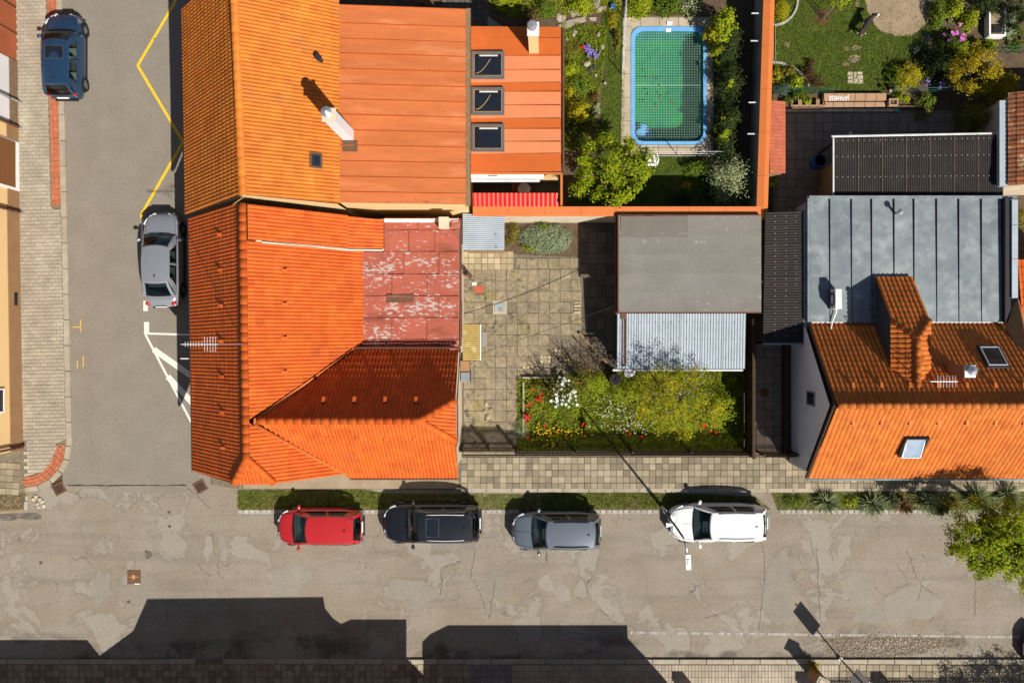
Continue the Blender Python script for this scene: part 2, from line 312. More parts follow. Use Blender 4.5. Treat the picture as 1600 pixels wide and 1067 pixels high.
# ------------------------------------------------------------------ roof tiles: real pieces laid in courses on every slope
def tile_template(w, l, rolls, lift=.028, amp=.034):
    k = 6 * rolls; us = np.array([(r_ + f) / rolls for r_ in range(rolls) for f in (0, .09, .2, .5, .8, .91)] + [1.0]); V = []
    pr = amp * (1 - np.abs(2 * ((us * rolls) % 1.0) - 1) ** 2.2); pr[-1] = 0; lo = (lift - .028) if lift < .028 else 0
    for row, (v, h) in enumerate(((0, .0), (0, lift), (l * 1.06, .002))):
        for u, p in zip(us, pr): V.append((u * w * 1.0, v, h + p))
    n = k + 1; F = []
    for i in range(k):
        F.append((i, i + 1, n + i + 1, n + i)); F.append((n + i, n + i + 1, 2 * n + i + 1, 2 * n + i))
    return np.array(V), np.array(F)
def frame(poly):
    pts = [Vector(p) for p in poly]; nn = Vector()
    for i in range(1, len(pts) - 1): nn += (pts[i] - pts[0]).cross(pts[i + 1] - pts[0])
    if nn.z < 0: pts = pts[::-1]; nn = -nn
    nn.normalize(); up = (Vector((0, 0, 1)) - nn * nn.z).normalized(); ac = up.cross(nn).normalized()
    return pts, nn, up, ac
def tile_roof(owner, polys, w, l, rolls, mat, limit=300, deck=True, name='roof_tile', skip=None, lift=.03, amp=.04):
    TV, TF = tile_template(w, l, rolls, lift, amp); whole = []; parts_v = []; parts_f = []; off = 0
    dk = MB()
    for poly in polys:
        pts, nn, up, ac = frame(poly)
        o = min(pts, key=lambda p: p.dot(up)); o = pts[0] + up * (o - pts[0]).dot(up)
        uv = [((p - o).dot(ac), (p - o).dot(up)) for p in pts]; n = len(uv)
        dk.slab([p - nn * .012 for p in pts], .05)
        edges = [(uv[i], uv[(i + 1) % n]) for i in range(n)]
        def inside(q, eps):
            return all((b[0] - a[0]) * (q[1] - a[1]) - (b[1] - a[1]) * (q[0] - a[0]) >= eps * math.hypot(b[0] - a[0], b[1] - a[1]) for a, b in edges)
        u0 = math.floor(min(q[0] for q in uv) / w); u1 = math.ceil(max(q[0] for q in uv) / w); v1 = math.ceil(max(q[1] for q in uv) / l)
        Mx = Matrix((ac, up, nn)).transposed().to_4x4(); cand = []
        for j in range(v1):
            for i in range(u0, u1):
                cs = [(i * w, j * l), (i * w + w, j * l), (i * w + w, j * l + l), (i * w, j * l + l)]
                if all(inside(q, -.03) for q in cs):
                    jit = Matrix.Rotation(R(-.008, .008), 4, 'Z') @ Matrix.Translation((0, R(-.006, .006), R(0, .005)))
                    whole.append(Matrix.Translation(o + ac * (i * w) + up * (j * l)) @ Mx @ jit)
                elif not any(all((b[0] - a[0]) * (q[1] - a[1]) - (b[1] - a[1]) * (q[0] - a[0]) < 0 for q in cs) for a, b in edges):
                    cand.append((i * w, j * l))
        if cand:
            bm = bmesh.new()
            for cu, cv in cand:
                vs = [bm.verts.new((x + cu, y + cv, z)) for x, y, z in TV]
                for f in TF: bm.faces.new([vs[q] for q in f])
            for a, b in edges:
                d = Vector((b[0] - a[0], b[1] - a[1], 0)).normalized(); nrm = Vector((d.y, -d.x, 0))
                bmesh.ops.bisect_plane(bm, geom=bm.verts[:] + bm.edges[:] + bm.faces[:], plane_co=(a[0], a[1], 0), plane_no=nrm, clear_outer=True, dist=1e-5)
            bmesh.ops.triangulate(bm, faces=bm.faces[:]); bm.verts.index_update()
            if bm.verts:
                vv = np.array([v.co[:] for v in bm.verts]); ff = np.array([[v.index for v in f.verts] for f in bm.faces])
                wv = np.array(o) + vv[:, :1] * np.array(ac) + vv[:, 1:2] * np.array(up) + vv[:, 2:3] * np.array(nn)
                parts_v.append(wv); parts_f.append(ff + off); off += len(vv)
            bm.free()
    roof = dk.build('roof', m_deck, owner) if deck else owner
    if skip: whole = [m for m in whole if not skip(m @ Vector((w / 2, l / 2, 0)))]
    whole.sort(key=lambda m: (m.translation - Vector((0, 0, H0))).length)
    o0 = Vector(WL.get(roof.name, (0, 0, 0)))
    me = bpy.data.meshes.new(name); me.from_pydata([tuple(v) for v in TV], [], [tuple(int(q) for q in f) for f in TF]); me.materials.append(mat)
    for m in whole[:limit]:
        t = bpy.data.objects.new(name, me); C.objects.link(t); t.parent = roof; t.matrix_local = Matrix.Translation(-o0) @ m
    tri = np.vstack([TF[:, [0, 1, 2]], TF[:, [0, 2, 3]]])
    for m in whole[limit:]:
        A = np.array(m); wv = TV @ A[:3, :3].T + A[:3, 3]
        parts_v.append(wv); parts_f.append(tri + off); off += len(TV)
    if parts_v: npmesh(name + '_field', np.vstack(parts_v), np.vstack(parts_f), mat, roof, kind='stuff')
    return roof
def ridge_tiles(owner, a, b, mat, r=.125, ln=.36, name='ridge_tile', zoff=.03):
    a = Vector(a); b = Vector(b); n = max(1, round((b - a).length / ln)); d = (b - a) / n
    me = None; ax = d.normalized(); side = ax.cross(Vector((0, 0, 1))).normalized(); upv = side.cross(ax)
    m = MB(); k = 7; L = d.length
    vs = []
    for x, rr in ((0, r * 1.03), (L * 1.04, r * .985)):
        vs += [(x, math.cos(math.pi * i / k) * rr, math.sin(math.pi * i / k) * rr * .8) for i in range(k + 1)]
    vs += [(0, math.cos(math.pi * i / k) * r * .9, math.sin(math.pi * i / k) * r * .66) for i in range(k + 1)]
    fs = [(i + 1, i, k + 1 + i, k + 2 + i) for i in range(k)] + [(i, i + 1, 2 * k + 3 + i, 2 * k + 2 + i) for i in range(k)]
    m.add(vs, fs); o0 = Vector(WL.get(owner.name, (0, 0, 0)))
    me = bpy.data.meshes.new(name); me.from_pydata(m.v, [], m.f); me.materials.append(mat)
    me.polygons.foreach_set('use_smooth', [True] * k + [False] * k)
    Mx = Matrix((ax, side, upv)).transposed().to_4x4()
    for i in range(n):
        t = bpy.data.objects.new(name, me); C.objects.link(t); t.parent = owner
        t.matrix_local = Matrix.Translation(a + d * i + Vector((0, 0, zoff)) - o0) @ Mx
def snow_guards(owner, a, b, n, down, mat):
    a = Vector(a); b = Vector(b); down = Vector(down).normalized()
    for i in range(n):
        p = a.lerp(b, (i + .5) / n); s = down.cross(Vector((0, 0, 1))).normalized() * .07; nn = s.cross(down).normalized()
        if nn.z < 0: nn = -nn
        m = MB(); q = [p + s + nn * .05, p - s + nn * .05, p - s * .8 + down * .22 + nn * .16, p + s * .8 + down * .22 + nn * .16]
        m.add(q + [p + s * .8 + down * .26 + nn * .02, p - s * .8 + down * .26 + nn * .02, p - s + nn * .0, p + s + nn * 0], [(0, 1, 2, 3), (3, 2, 5, 4), (0, 3, 4, 7), (1, 6, 5, 2)])
        m.build('snow_guard', mat, owner)
# ------------------------------------------------------------------ paving: pieces first, the rest as one field
def lay(owner, name, pieces, mat, z0, z1, limit=300, inset=.008):
    """pieces: list of world polygons [(x,y)..]; the nearest ones become objects of their own"""
    pieces = sorted(pieces, key=lambda p: p[0][0] ** 2 + p[0][1] ** 2)
    cache = {}
    for p in pieces[:limit]:
        a = Vector((p[0][0], p[0][1])); key = tuple((round(q[0] - a.x, 3), round(q[1] - a.y, 3)) for q in p)
        if key not in cache:
            m = MB().prism([(x, y) for x, y in key], z0, z1, inset); me = bpy.data.meshes.new(name); me.from_pydata(m.v, [], m.f); me.materials.append(mat); cache[key] = me
        o0 = Vector(WL.get(owner.name, (0, 0, 0)))
        t = bpy.data.objects.new(name, cache[key]); C.objects.link(t); t.parent = owner; t.location = (a.x - o0.x, a.y - o0.y, R(-.004, .006) - o0.z)
    rest = pieces[limit:]
    if rest:
        m = MB()
        for p in rest:
            d = R(-.004, .006); m.prism([(x, y) for x, y in p], z0 + d, z1 + d, inset)
        m.build(name + '_field', mat, owner, kind='stuff')
def pxpoly(pts, z=0.0): return [tuple(P(x, y, z))[:2] for x, y in pts]
def grid_px(x0, x1, y0, y1, dx, dy, z, gap=.6, stag=0.0, rot=0.0, keep=None, jit=.25, clamp=None):
    out = []; j = 0; y = y0
    while y < y1 - dy * .4:
        x = x0 + (stag * dx if j % 2 else 0)
        while x < x1 - dx * .4:
            cx, cy = x + dx / 2, y + dy / 2; jx, jy = R(-jit, jit), R(-jit, jit); c, s = math.cos(rot), math.sin(rot)
            rx = x0 + (cx - x0) * c - (cy - y0) * s; ry = y0 + (cx - x0) * s + (cy - y0) * c
            if keep is None or keep(rx, ry):
                hx, hy = (dx - gap) / 2, (dy - gap) / 2
                q = [(rx + jx + a * c - b * s, ry + jy + a * s + b * c) for a, b in ((-hx, -hy), (hx, -hy), (hx, hy), (-hx, hy))]
                if clamp:
                    q = [(min(max(qx, clamp(qy)[0]), clamp(qy)[1]), qy) for qx, qy in q]
                    if q[1][0] - q[0][0] < 1.2: x += dx; continue
                out.append(pxpoly(q, z))
            x += dx
        y += dy; j += 1
    return out
def inpoly(x, y, poly):
    r = False; n = len(poly); j = n - 1
    for i in range(n):
        xi, yi = poly[i]; xj, yj = poly[j]
        if (yi > y) != (yj > y) and x < (xj - xi) * (y - yi) / (yj - yi) + xi: r = not r
        j = i
    return r
def sheet(name, pts, z, mat, kind='structure', parent=None, thick=0.0):
    m = MB(); q = pxpoly(pts, z)
    if thick: m.prism(q, z - thick, z)
    else: m.add([(x, y, z) for x, y in q], [tuple(range(len(q)))] )
    o = m.build(name, mat, parent)
    if not thick and o.data.polygons[0].normal.z < 0: o.data.flip_normals()
    if kind and parent is None: o['kind'] = kind
    return o
def blob(px, py, rx, ry, n=22, jag=.18, rot=0.0):
    ph = [R(0, 6.28) for _ in range(4)]; out = []
    for i in range(n):
        t = 2 * math.pi * i / n; k = 1 + jag * (.5 * math.sin(2 * t + ph[0]) + .35 * math.sin(3 * t + ph[1]) + .3 * math.sin(5 * t + ph[2])) + R(-.03, .03)
        a, b = rx * k * math.cos(t), ry * k * math.sin(t)
        out.append((px + a * math.cos(rot) - b * math.sin(rot), py + a * math.sin(rot) + b * math.cos(rot)))
    return out
def ribbon(pts, wpx, jit=0.0):
    l, r = [], []; n = len(pts)
    for i, (x, y) in enumerate(pts):
        a = pts[max(0, i - 1)]; b = pts[min(n - 1, i + 1)]; dx, dy = b[0] - a[0], b[1] - a[1]; d = math.hypot(dx, dy) or 1
        w2 = wpx / 2 * (1 + R(-jit, jit)); l.append((x - dy / d * w2, y + dx / d * w2)); r.append((x + dy / d * w2, y - dx / d * w2))
    return l, r
def strip(mb, pts, wpx, z, jit=0.0):
    l, r = ribbon(pts, wpx, jit); n = len(pts)
    mb.add([P(x, y, z) for x, y in l] + [P(x, y, z) for x, y in r], [(i, i + 1, n + i + 1, n + i) for i in range(n - 1)])
def wiggle(a, b, n=14, amp=2.0):
    out = []; off = 0
    for i in range(n + 1):
        t = i / n; off = off * .6 + R(-amp, amp); out.append((a[0] + (b[0] - a[0]) * t + off * (b[1] - a[1]) / (math.hypot(b[0] - a[0], b[1] - a[1])), a[1] + (b[1] - a[1]) * t + off * (a[0] - b[0]) / math.hypot(b[0] - a[0], b[1] - a[1])))
    return out
# ------------------------------------------------------------------ corrugated sheets
def corrugated(owner, name, a, b, c, d, n, amp, mat, th=.0):
    """a->b runs across the waves, a->d along them"""
    a, b, c, d = map(Vector, (a, b, c, d)); k = n * 6; V = []
    nn = (b - a).cross(d - a).normalized()
    if nn.z < 0: nn = -nn
    for i in range(k + 1):
        t = i / k; h = nn * (math.sin(t * n * 2 * math.pi) * amp)
        V += [a.lerp(b, t) + h, d.lerp(c, t) + h]
    V = np.array([tuple(v) for v in V]); F = np.array([(2 * i, 2 * i + 2, 2 * i + 3, 2 * i + 1) for i in range(k)])
    o = npmesh(name, V, F, mat, owner, smooth=True)
    if o.data.polygons[0].normal.z < 0: o.data.flip_normals()
    return o
# ------------------------------------------------------------------ foliage
def leaf_quads(c, nrm, size, asp=.55, rnd=None):
    n = len(c); nrm = nrm / np.linalg.norm(nrm, axis=1)[:, None]
    t = np.random.normal(size=(n, 3)); t -= (t * nrm).sum(1)[:, None] * nrm; t /= np.linalg.norm(t, axis=1)[:, None]
    b = np.cross(nrm, t); s = np.asarray(size)[:, None]
    V = np.stack([c - t * s * .5, c + b * s * .5 * asp + nrm * s * .08, c + t * s * .5 - nrm * s * .1, c - b * s * .5 * asp + nrm * s * .08], 1).reshape(-1, 3)
    return V, np.arange(4 * n).reshape(n, 4)
def clumps(center, rad, nclump, nleaf, crad, hole=.0, top=True, shell=.45):
    """leaf centres gathered in clumps spread through a dome or ellipsoid"""
    d = np.random.normal(size=(nclump, 3)); d /= np.linalg.norm(d, axis=1)[:, None]
    if top: d[:, 2] = np.abs(d[:, 2])
    rr = np.random.uniform(shell, 1, nclump) ** .6
    cc = d * rr[:, None] * np.array(rad)
    k = np.random.choice(nclump, nleaf); off = np.random.normal(size=(nleaf, 3)) * crad * np.random.uniform(.5, 1.2, nclump)[k][:, None]
    pts = cc[k] + off; pts[:, 2] = np.maximum(pts[:, 2], .03 - (center[2] if not top else 0) * 0)
    nrm = off / (crad + 1e-6) * .5 + d[k] * .6 + np.array([0, 0, .75]) + np.random.normal(size=(nleaf, 3)) * .45
    return pts + np.array(center), nrm
def shrub(px, py, rx, ry, h, key, n, label, cat='shrub', group=None, size=.09, name='shrub', flowers=None, nc=None, asp=.55, sub=None, base=0.0):
    """px,py,rx,ry: the crown as seen in the picture, at its mid height"""
    c = P(px, py, base + h * .5); s = (H0 - base - h * .5) / FPX; c.z = base
    t = thing(name, label, cat, tuple(c), group); n = int(n * 1.5); size *= 1.08
    nc = nc or max(10, int(n / 26)); a, b = rx * s, ry * s
    pts, nrm = clumps((c.x, c.y, base), (a * .92, b * .92, h * .92), nc, n, min(a, b, h) * .2, shell=.35)
    V, F = leaf_quads(pts, nrm, np.random.uniform(.6, 1.3, n) * size, asp)
    npmesh('foliage', V, F, LF[key], t)
    m = MB()
    for _ in range(5):
        q = (c.x + R(-.7, .7) * a, c.y + R(-.7, .7) * b, base + h * R(.4, .8)); m.tube([(c.x + R(-.05, .05), c.y + R(-.05, .05), base - .05), ((c.x + q[0]) / 2 + R(-.05, .05), (c.y + q[1]) / 2, base + h * .3), q], .018, 4, .006)
    m.build('stem', m_bark, t)
    if flowers:
        fk, fn, fs = flowers; k = np.random.choice(n, fn)
        top = pts[np.argsort(-pts[:, 2])[:max(fn, int(n * .5))]]; sel = top[np.random.choice(len(top), fn)]
        for p in sel:
            f = MB(); r = fs * R(.7, 1.2)
            f.lathe((p[0], p[1], p[2] + .04), [(r * .3, -.02), (r, .015), (r * .9, .03), (r * .2, .012)], 6); f.build('flower', FL[fk], t)
    return t
def tree(base, crown, rad, key, nclump, nleaf, crad, label, size, name='tree', trunk_r=.12, group=None, limbs=9, cat='tree', bark=None, pts_filter=None, shell=.35, cname='crown'):
    t = thing(name, label, cat, tuple(base), group); bx = Vector(base); cx = Vector(crown); bark = bark or m_bark
    pts, nrm = clumps(crown, rad, nclump, nleaf, crad, top=False, shell=shell)
    if pts_filter is not None:
        keep = pts_filter(pts); pts, nrm = pts[keep], nrm[keep]
    V, F = leaf_quads(pts, nrm, np.random.uniform(.6, 1.3, len(pts)) * size)
    npmesh(cname, V, F, LF[key], t)
    fork = bx.lerp(cx, .62); m = MB(); m.tube([bx - Vector((0, 0, .1)), bx.lerp(fork, .5) + Vector((R(-.06, .06), R(-.06, .06), 0)), fork], trunk_r, 8, trunk_r * .65); m.build('trunk', bark, t, True)
    for i in range(limbs):
        a = 2 * math.pi * i / limbs + R(-.3, .3); e = cx + Vector((math.cos(a) * rad[0] * R(.5, .9), math.sin(a) * rad[1] * R(.5, .9), rad[2] * R(-.2, .7)))
        mid = fork.lerp(e, .5) + Vector((R(-.15, .15), R(-.15, .15), R(0, .2)))
        mm = MB().tube([fork, mid, e], trunk_r * .5, 6, .012)
        for _ in range(3):
            s0 = mid.lerp(e, R(0, .6)); mm.tube([s0, s0 + Vector((R(-.4, .4), R(-.4, .4), R(0, .35)))], .018, 4, .005)
        mm.build('limb', bark, t, True)
    return t
def grass(name, poly, n, h, mat, z=.02, keep=None, smax=1.0):
    xs = [p[0] for p in poly]; ys = [p[1] for p in poly]; pts = []
    while len(pts) < n:
        x, y = R(min(xs), max(xs)), R(min(ys), max(ys))
        if inpoly(x, y, poly) and (keep is None or keep(x, y)): pts.append(tuple(P(x, y, z)))
    c = np.array(pts); n = len(c); a = np.random.uniform(0, 6.28, n); L = np.random.uniform(.5, 1.2, n) * h; wd = L * .16
    dx, dy = np.cos(a), np.sin(a); lean = np.random.uniform(.2, 1.0, n) * L
    A = c + np.stack([-dy * wd, dx * wd, np.zeros(n)], 1); B = c + np.stack([dy * wd, -dx * wd, np.zeros(n)], 1)
    T = c + np.stack([dx * lean, dy * lean, L * .8], 1)
    V = np.stack([A, B, T], 1).reshape(-1, 3)
    return npmesh(name, V, np.arange(3 * n).reshape(n, 3), mat, kind='stuff')
# ------------------------------------------------------------------ windows in walls and roofs
def wall_window(owner, p, udir, wdt, hgt, out, frame_mat=None):
    p = Vector(p); u = Vector(udir).normalized(); z = Vector((0, 0, 1)); o = Vector(out).normalized()
    fm = MB(); fr = .06
    for a0, a1, b0, b1 in ((0, wdt, 0, fr), (0, wdt, hgt - fr, hgt), (0, fr, fr, hgt - fr), (wdt - fr, wdt, fr, hgt - fr)):
        q = [p + u * a + z * b for a, b in ((a0, b0), (a1, b0), (a1, b1), (a0, b1))]
        fm.add([x + o * .035 for x in q] + [x - o * .05 for x in q], [(0, 1, 2, 3), (0, 4, 5, 1), (1, 5, 6, 2), (2, 6, 7, 3), (3, 7, 4, 0)])
    wd = fm.build('window', frame_mat or m_whitep, owner)
    g = MB(); q = [p + u * a + z * b + o * .012 for a, b in ((fr, fr), (wdt - fr, fr), (wdt - fr, hgt - fr), (fr, hgt - fr))]
    g.add(q, [(0, 1, 2, 3)]); g.build('pane', m_glassd, wd)
def roof_window(owner, center, up, ac, wdt, hgt, tilt=0.0, frame_mat=None, rim_mat=None, lift=.06, pane=None):
    c = Vector(center); up = Vector(up).normalized(); ac = Vector(ac).normalized(); nn = ac.cross(up).normalized()
    if nn.z < 0: nn = -nn
    c = c + nn * lift
    if tilt:
        q = Matrix.Rotation(tilt, 3, ac); up2 = q @ up; nn2 = q @ nn
    else: up2, nn2 = up, nn
    def ring(w2, h2, t, hh, U, N, name, mat, par):
        m = MB()
        for a0, a1, b0, b1 in ((-w2, w2, -h2, -h2 + t), (-w2, w2, h2 - t, h2), (-w2, -w2 + t, -h2 + t, h2 - t), (w2 - t, w2, -h2 + t, h2 - t)):
            q = [c + ac * a + U * b for a, b in ((a0, b0), (a1, b0), (a1, b1), (a0, b1))]
            m.add([x + N * hh for x in q] + [x - N * .1 for x in q], [(0, 1, 2, 3), (0, 4, 5, 1), (1, 5, 6, 2), (2, 6, 7, 3), (3, 7, 4, 0)])
        return m.build(name, mat, par)
    w = ring(wdt / 2, hgt / 2, .07, .05, up, nn, 'roof_window', frame_mat or m_dk, owner)
    ring(wdt / 2 - .08, hgt / 2 - .08, .05, .075, up2, nn2, 'sash', rim_mat or m_wood_l, w)
    m = MB(); a, b = wdt / 2 - .12, hgt / 2 - .12
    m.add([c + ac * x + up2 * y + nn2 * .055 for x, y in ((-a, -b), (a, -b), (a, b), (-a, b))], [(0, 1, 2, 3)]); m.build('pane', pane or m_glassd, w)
    return w
# ------------------------------------------------------------------ cars: shell lofted from stations, glasshouse with real openings, cabin inside
def paint(name, c, metal=.3, rough=.32): return M(name, c, tuple(x * .96 for x in c), scale=.5, rough=rough, metal=metal, coat=.6, spec=.5)
m_tyre = M('tyre', (.02, .02, .02), rough=.85); m_rim = M('alloy', (.42, .42, .43), rough=.35, metal=.7)
m_lens = M('headlight_lens', (.55, .6, .66), rough=.12, spec=.7); m_tail = M('tail_light_lens', (.5, .012, .01), rough=.15, spec=.6)
m_seat = M('seat_fabric', (.1, .1, .1), rough=.9); m_seat_l = M('pale_seat_fabric', (.3, .3, .26), rough=.9); m_dash = M('dashboard', (.07, .075, .08), rough=.7)
m_plate = M('number_plate', (.7, .7, .68), rough=.4); m_chrome = M('chrome_trim', (.7, .68, .64), rough=.2, metal=.9)
def make_car(name, label, px, py, heading, L, W, H, mat, hood=.27, ws=.17, rear=.06, rw=.1, trunk=0.0, belt=.6, roof_rails=None, sunroof=False, spoiler=False, seat=None, antenna=True, chrome=False,
             taper=.62, nose=.3, hood_line=False, group='cars parked in the streets', roof_w=.70, z0=0.0, arch=.0):
    """hood, ws, rw, trunk: lengths as fractions of L (front to back); heading: angle of the nose"""
    loc = P(px, py, 0); loc.z = z0
    t = thing(name, label, 'car', (0, 0, 0), group)
    hw = W / 2; zb = H * belt
    def halfw(x):
        u = x / (L / 2)
        k = 1 - (1 - taper) * max(0, (abs(u) - .45) / .55) ** 2.6 * (1.0 if u > 0 else .72)
        return hw * k
    xw0 = L / 2 - hood * L; xw1 = xw0 - ws * L; xr0 = -L / 2 + trunk * L + rear * L; xr1 = xr0 + rw * L
    def ztop(x):
        if x > xw0: q = (x - xw0) / (L / 2 - xw0); return zb - .02 - (zb - H * .47) * q ** 1.7
        if x < xr0:
            q = (xr0 - x) / max(1e-3, xr0 + L / 2); return zb + (.06 if trunk else .0) * (1 - q) - (zb - H * .52) * q ** 2.2
        return zb
    xs = sorted(set([round(v, 4) for v in list(np.linspace(-L / 2, L / 2, 23)) + [xw0, xr0 + .02]]))
    sec = [(0, 1.0), (.45, .998), (.74, .985), (.88, .955), (.955, .86), (1.0, .70), (1.0, .52), (.975, .34), (.92, .22)]
    V = []; F = []; ns = len(sec)
    for x in xs:
        w_, zt = halfw(x), ztop(x); u = abs(x) / (L / 2); cr = max(0, (u - .9) / .1)
        zt2 = zt - .12 * cr * H
        row = []
        for sy, sz in sec: row.append((x - math.copysign(.12 * cr * (sy ** 2) * 1.0, x), sy * w_, .0 + max(.17, sz * zt2 if sz > .3 else .17 + .03)))
        V += [(a, b, c) for a, b, c in row] + [(a, -b, c) for a, b, c in row]
    st = 2 * ns
    for i in range(len(xs) - 1):
        cab = xr0 - .01 <= xs[i] and xs[i + 1] <= xw0 + .01
        for k in range(ns - 1):
            if cab and k <= 2: continue
            a, b = i * st + k, (i + 1) * st + k
            F.append((a, b, b + 1, a + 1)); F.append((a + ns, a + ns + 1, b + ns + 1, b + ns))
    for i, fl in ((0, 0), (len(xs) - 1, 1)):
        r = [i * st + k for k in range(ns)] + [i * st + ns + k for k in range(ns - 1, 0, -1)]
        F.append(tuple(r if fl else r[::-1]))
    bd = MB().add(V, F).build('body', mat, t, True)
    md = bd.modifiers.new('s', 'SUBSURF'); md.levels = md.render_levels = 1
    # glasshouse: lower and upper loops, sides bowed out
    wb = hw * .9; wr = hw * roof_w; zr = H * .965
    def low(s, u):                       # s side 0 front 1 left 2 rear 3 right ; u 0..1
        if s == 0: y = wb * (1 - 2 * u) * -1; return (xw0 + .10 * W * .5 * (1 - (y / wb) ** 2) - .02, y, zb - .01)
        if s == 1: x = xw0 + (xr0 - xw0) * u; return (x - .02, wb * (1 - .07 * (2 * u - 1) ** 4), zb - .0)
        if s == 2: y = wb * (1 - 2 * u) * .93; return (xr0 - .07 * (1 - (y / wb) ** 2), y, zb + (.04 if trunk else .02))
        x = xr0 + (xw0 - xr0) * u; return (x - .02, -wb * (1 - .07 * (2 * u - 1) ** 4), zb - .0)
    def upp(s, u):
        if s == 0: y = -wr * (1 - 2 * u); return (xw1 + .1 * (1 - (y / wr) ** 2), y, zr - .02 + .02 * (1 - (y / wr) ** 2))
        if s == 1: x = xw1 + (xr1 - xw1) * u; return (x, wr * (1 - .06 * (2 * u - 1) ** 2), zr - .02 + .03 * (1 - (2 * u - 1) ** 2))
        if s == 2: y = wr * .94 * (1 - 2 * u); return (xr1 - .06 * (1 - (y / wr) ** 2), y, zr - .02 + .02 * (1 - (y / wr) ** 2))
        x = xr1 + (xw1 - xr1) * u; return (x, -wr * (1 - .06 * (2 * u - 1) ** 2), zr - .02 + .03 * (1 - (2 * u - 1) ** 2))
    def S(s, u, v, off=0.0):
        a, b = Vector(low(s, u)), Vector(upp(s, u)); p = a.lerp(b, v); out = Vector(((1 if s == 0 else -1 if s == 2 else 0), (1 if s == 1 else -1 if s == 3 else 0), .25))
        return p + out * (.045 * 4 * v * (1 - v) + off)
    open_ = {0: [(.05, .95)], 2: [(.1, .9)], 1: [(.14, .47), (.51, .84)], 3: [(.16, .49), (.53, .86)]}
    vr = {0: (.06, .95), 2: (.12, .9), 1: (.1, .86), 3: (.1, .86)}
    cb = MB()
    for s in range(4):
        us = sorted(set([0, 1] + [q for a, b in open_[s] for q in list(np.linspace(a, b, 7))])); vs_ = [0, vr[s][0], (vr[s][0] + vr[s][1]) / 2, vr[s][1], 1]
        for i in range(len(us) - 1):
            for j in range(len(vs_) - 1):
                mu = (us[i] + us[i + 1]) / 2
                if 1 <= j <= 2 and any(a < mu < b for a, b in open_[s]): continue
                cb.add([S(s, us[i], vs_[j]), S(s, us[i + 1], vs_[j]), S(s, us[i + 1], vs_[j + 1]), S(s, us[i], vs_[j + 1])], [(0, 1, 2, 3)])
    cbo = cb.build('pillars', mat, t, True)
    rf = MB(); n = 10
    rows = []
    for i in range(n + 1):
        u = i / n; l = Vector(upp(1, u)); r = Vector(upp(3, 1 - u)); f = []
        for j in range(9):
            q = j / 8; p = l.lerp(r, q); p.x += (.1 if u < .5 else -.06) * (1 - (2 * q - 1) ** 2) * abs(2 * u - 1) ** 3; p.z += .035 * (1 - (2 * q - 1) ** 2) - (.006 if 0 < j < 8 else 0) * 0; f.append(p)
        rows.append(f)
    rf.add([p for f in rows for p in f], [(i * 9 + j, i * 9 + j + 1, (i + 1) * 9 + j + 1, (i + 1) * 9 + j) for i in range(n) for j in range(8)])
    ro = rf.build('roof_panel', mat, t, True)
    if ro.data.polygons[0].normal.z < 0: ro.data.flip_normals()
    def glass(s, a, b, nm):
        g = MB(); us = np.linspace(a, b, 7); vs_ = np.linspace(vr[s][0], vr[s][1], 5)
        g.add([S(s, u, v, -.004) for u in us for v in vs_], [(i * 5 + j, i * 5 + j + 1, (i + 1) * 5 + j + 1, (i + 1) * 5 + j) for i in range(6) for j in range(4)])
        return g.build(nm, m_glass, t, True)
    glass(0, .05, .95, 'windscreen'); glass(2, .1, .9, 'rear_window')
    for s in (1, 3):
        for a, b in open_[s]: glass(s, a, b, 'side_window')
    # dark frit strips round the screens
    for s, nm in ((0, 1), (2, 1)):
        a, b = open_[s][0]
        for u0, u1, v0, v1 in ((a - .02, b + .02, vr[s][0] - .04, vr[s][0] + .035), (a - .02, b + .02, vr[s][1] - .05, vr[s][1] + .015)):
            us = np.linspace(u0, u1, 8); fz = MB()
            for i in range(7): fz.add([S(s, us[i], v0, .006), S(s, us[i + 1], v0, .006), S(s, us[i + 1], v1, .006), S(s, us[i], v1, .006)], [(0, 1, 2, 3)])
            fz.build('screen_seal', m_blk, t)
    # cabin
    sm = seat or m_seat; zc = H * .34
    MB().box(xr0 - .02, xw0 - .05, -hw * .84, hw * .84, zc - .12, zc - .06).box(xw0 - .42, xw0 - .02, -hw * .82, hw * .82, zc, zb - .04).build('dashboard', m_dash, t)
    for y in (-.36, .36):
        x = xw1 - .34
        MB().obox((x, y, zc + .08), (.5, .48, .16)).obox((x - .28, y, zc + .36), (.14, .47, .58), M=Matrix.Rotation(-.25, 4, 'Y')).obox((x - .37, y, zc + .72), (.09, .24, .16)).build('seat', sm, t)
    xb = xr1 + .1
    MB().obox((xb + .34, 0, zc + .08), (.5, 1.2, .16)).obox((xb + .05, 0, zc + .34), (.14, 1.2, .5), M=Matrix.Rotation(-.25, 4, 'Y')).build('rear_bench', sm, t)
    sw = MB(); cxx = Vector((xw0 - .52, .36, zb - .02)); pth = [cxx + Vector((math.cos(a) * .07, math.sin(a) * .18, math.cos(a) * .16)) for a in np.linspace(0, 2 * math.pi, 13)]
    sw.tube(pth, .014, 5); sw.build('steering_wheel', m_blk, t)
    # wheels
    rw_ = H * .215 if H > 1.6 else .315; wx = (L * .5 - L * .19, -L * .5 + L * .185)
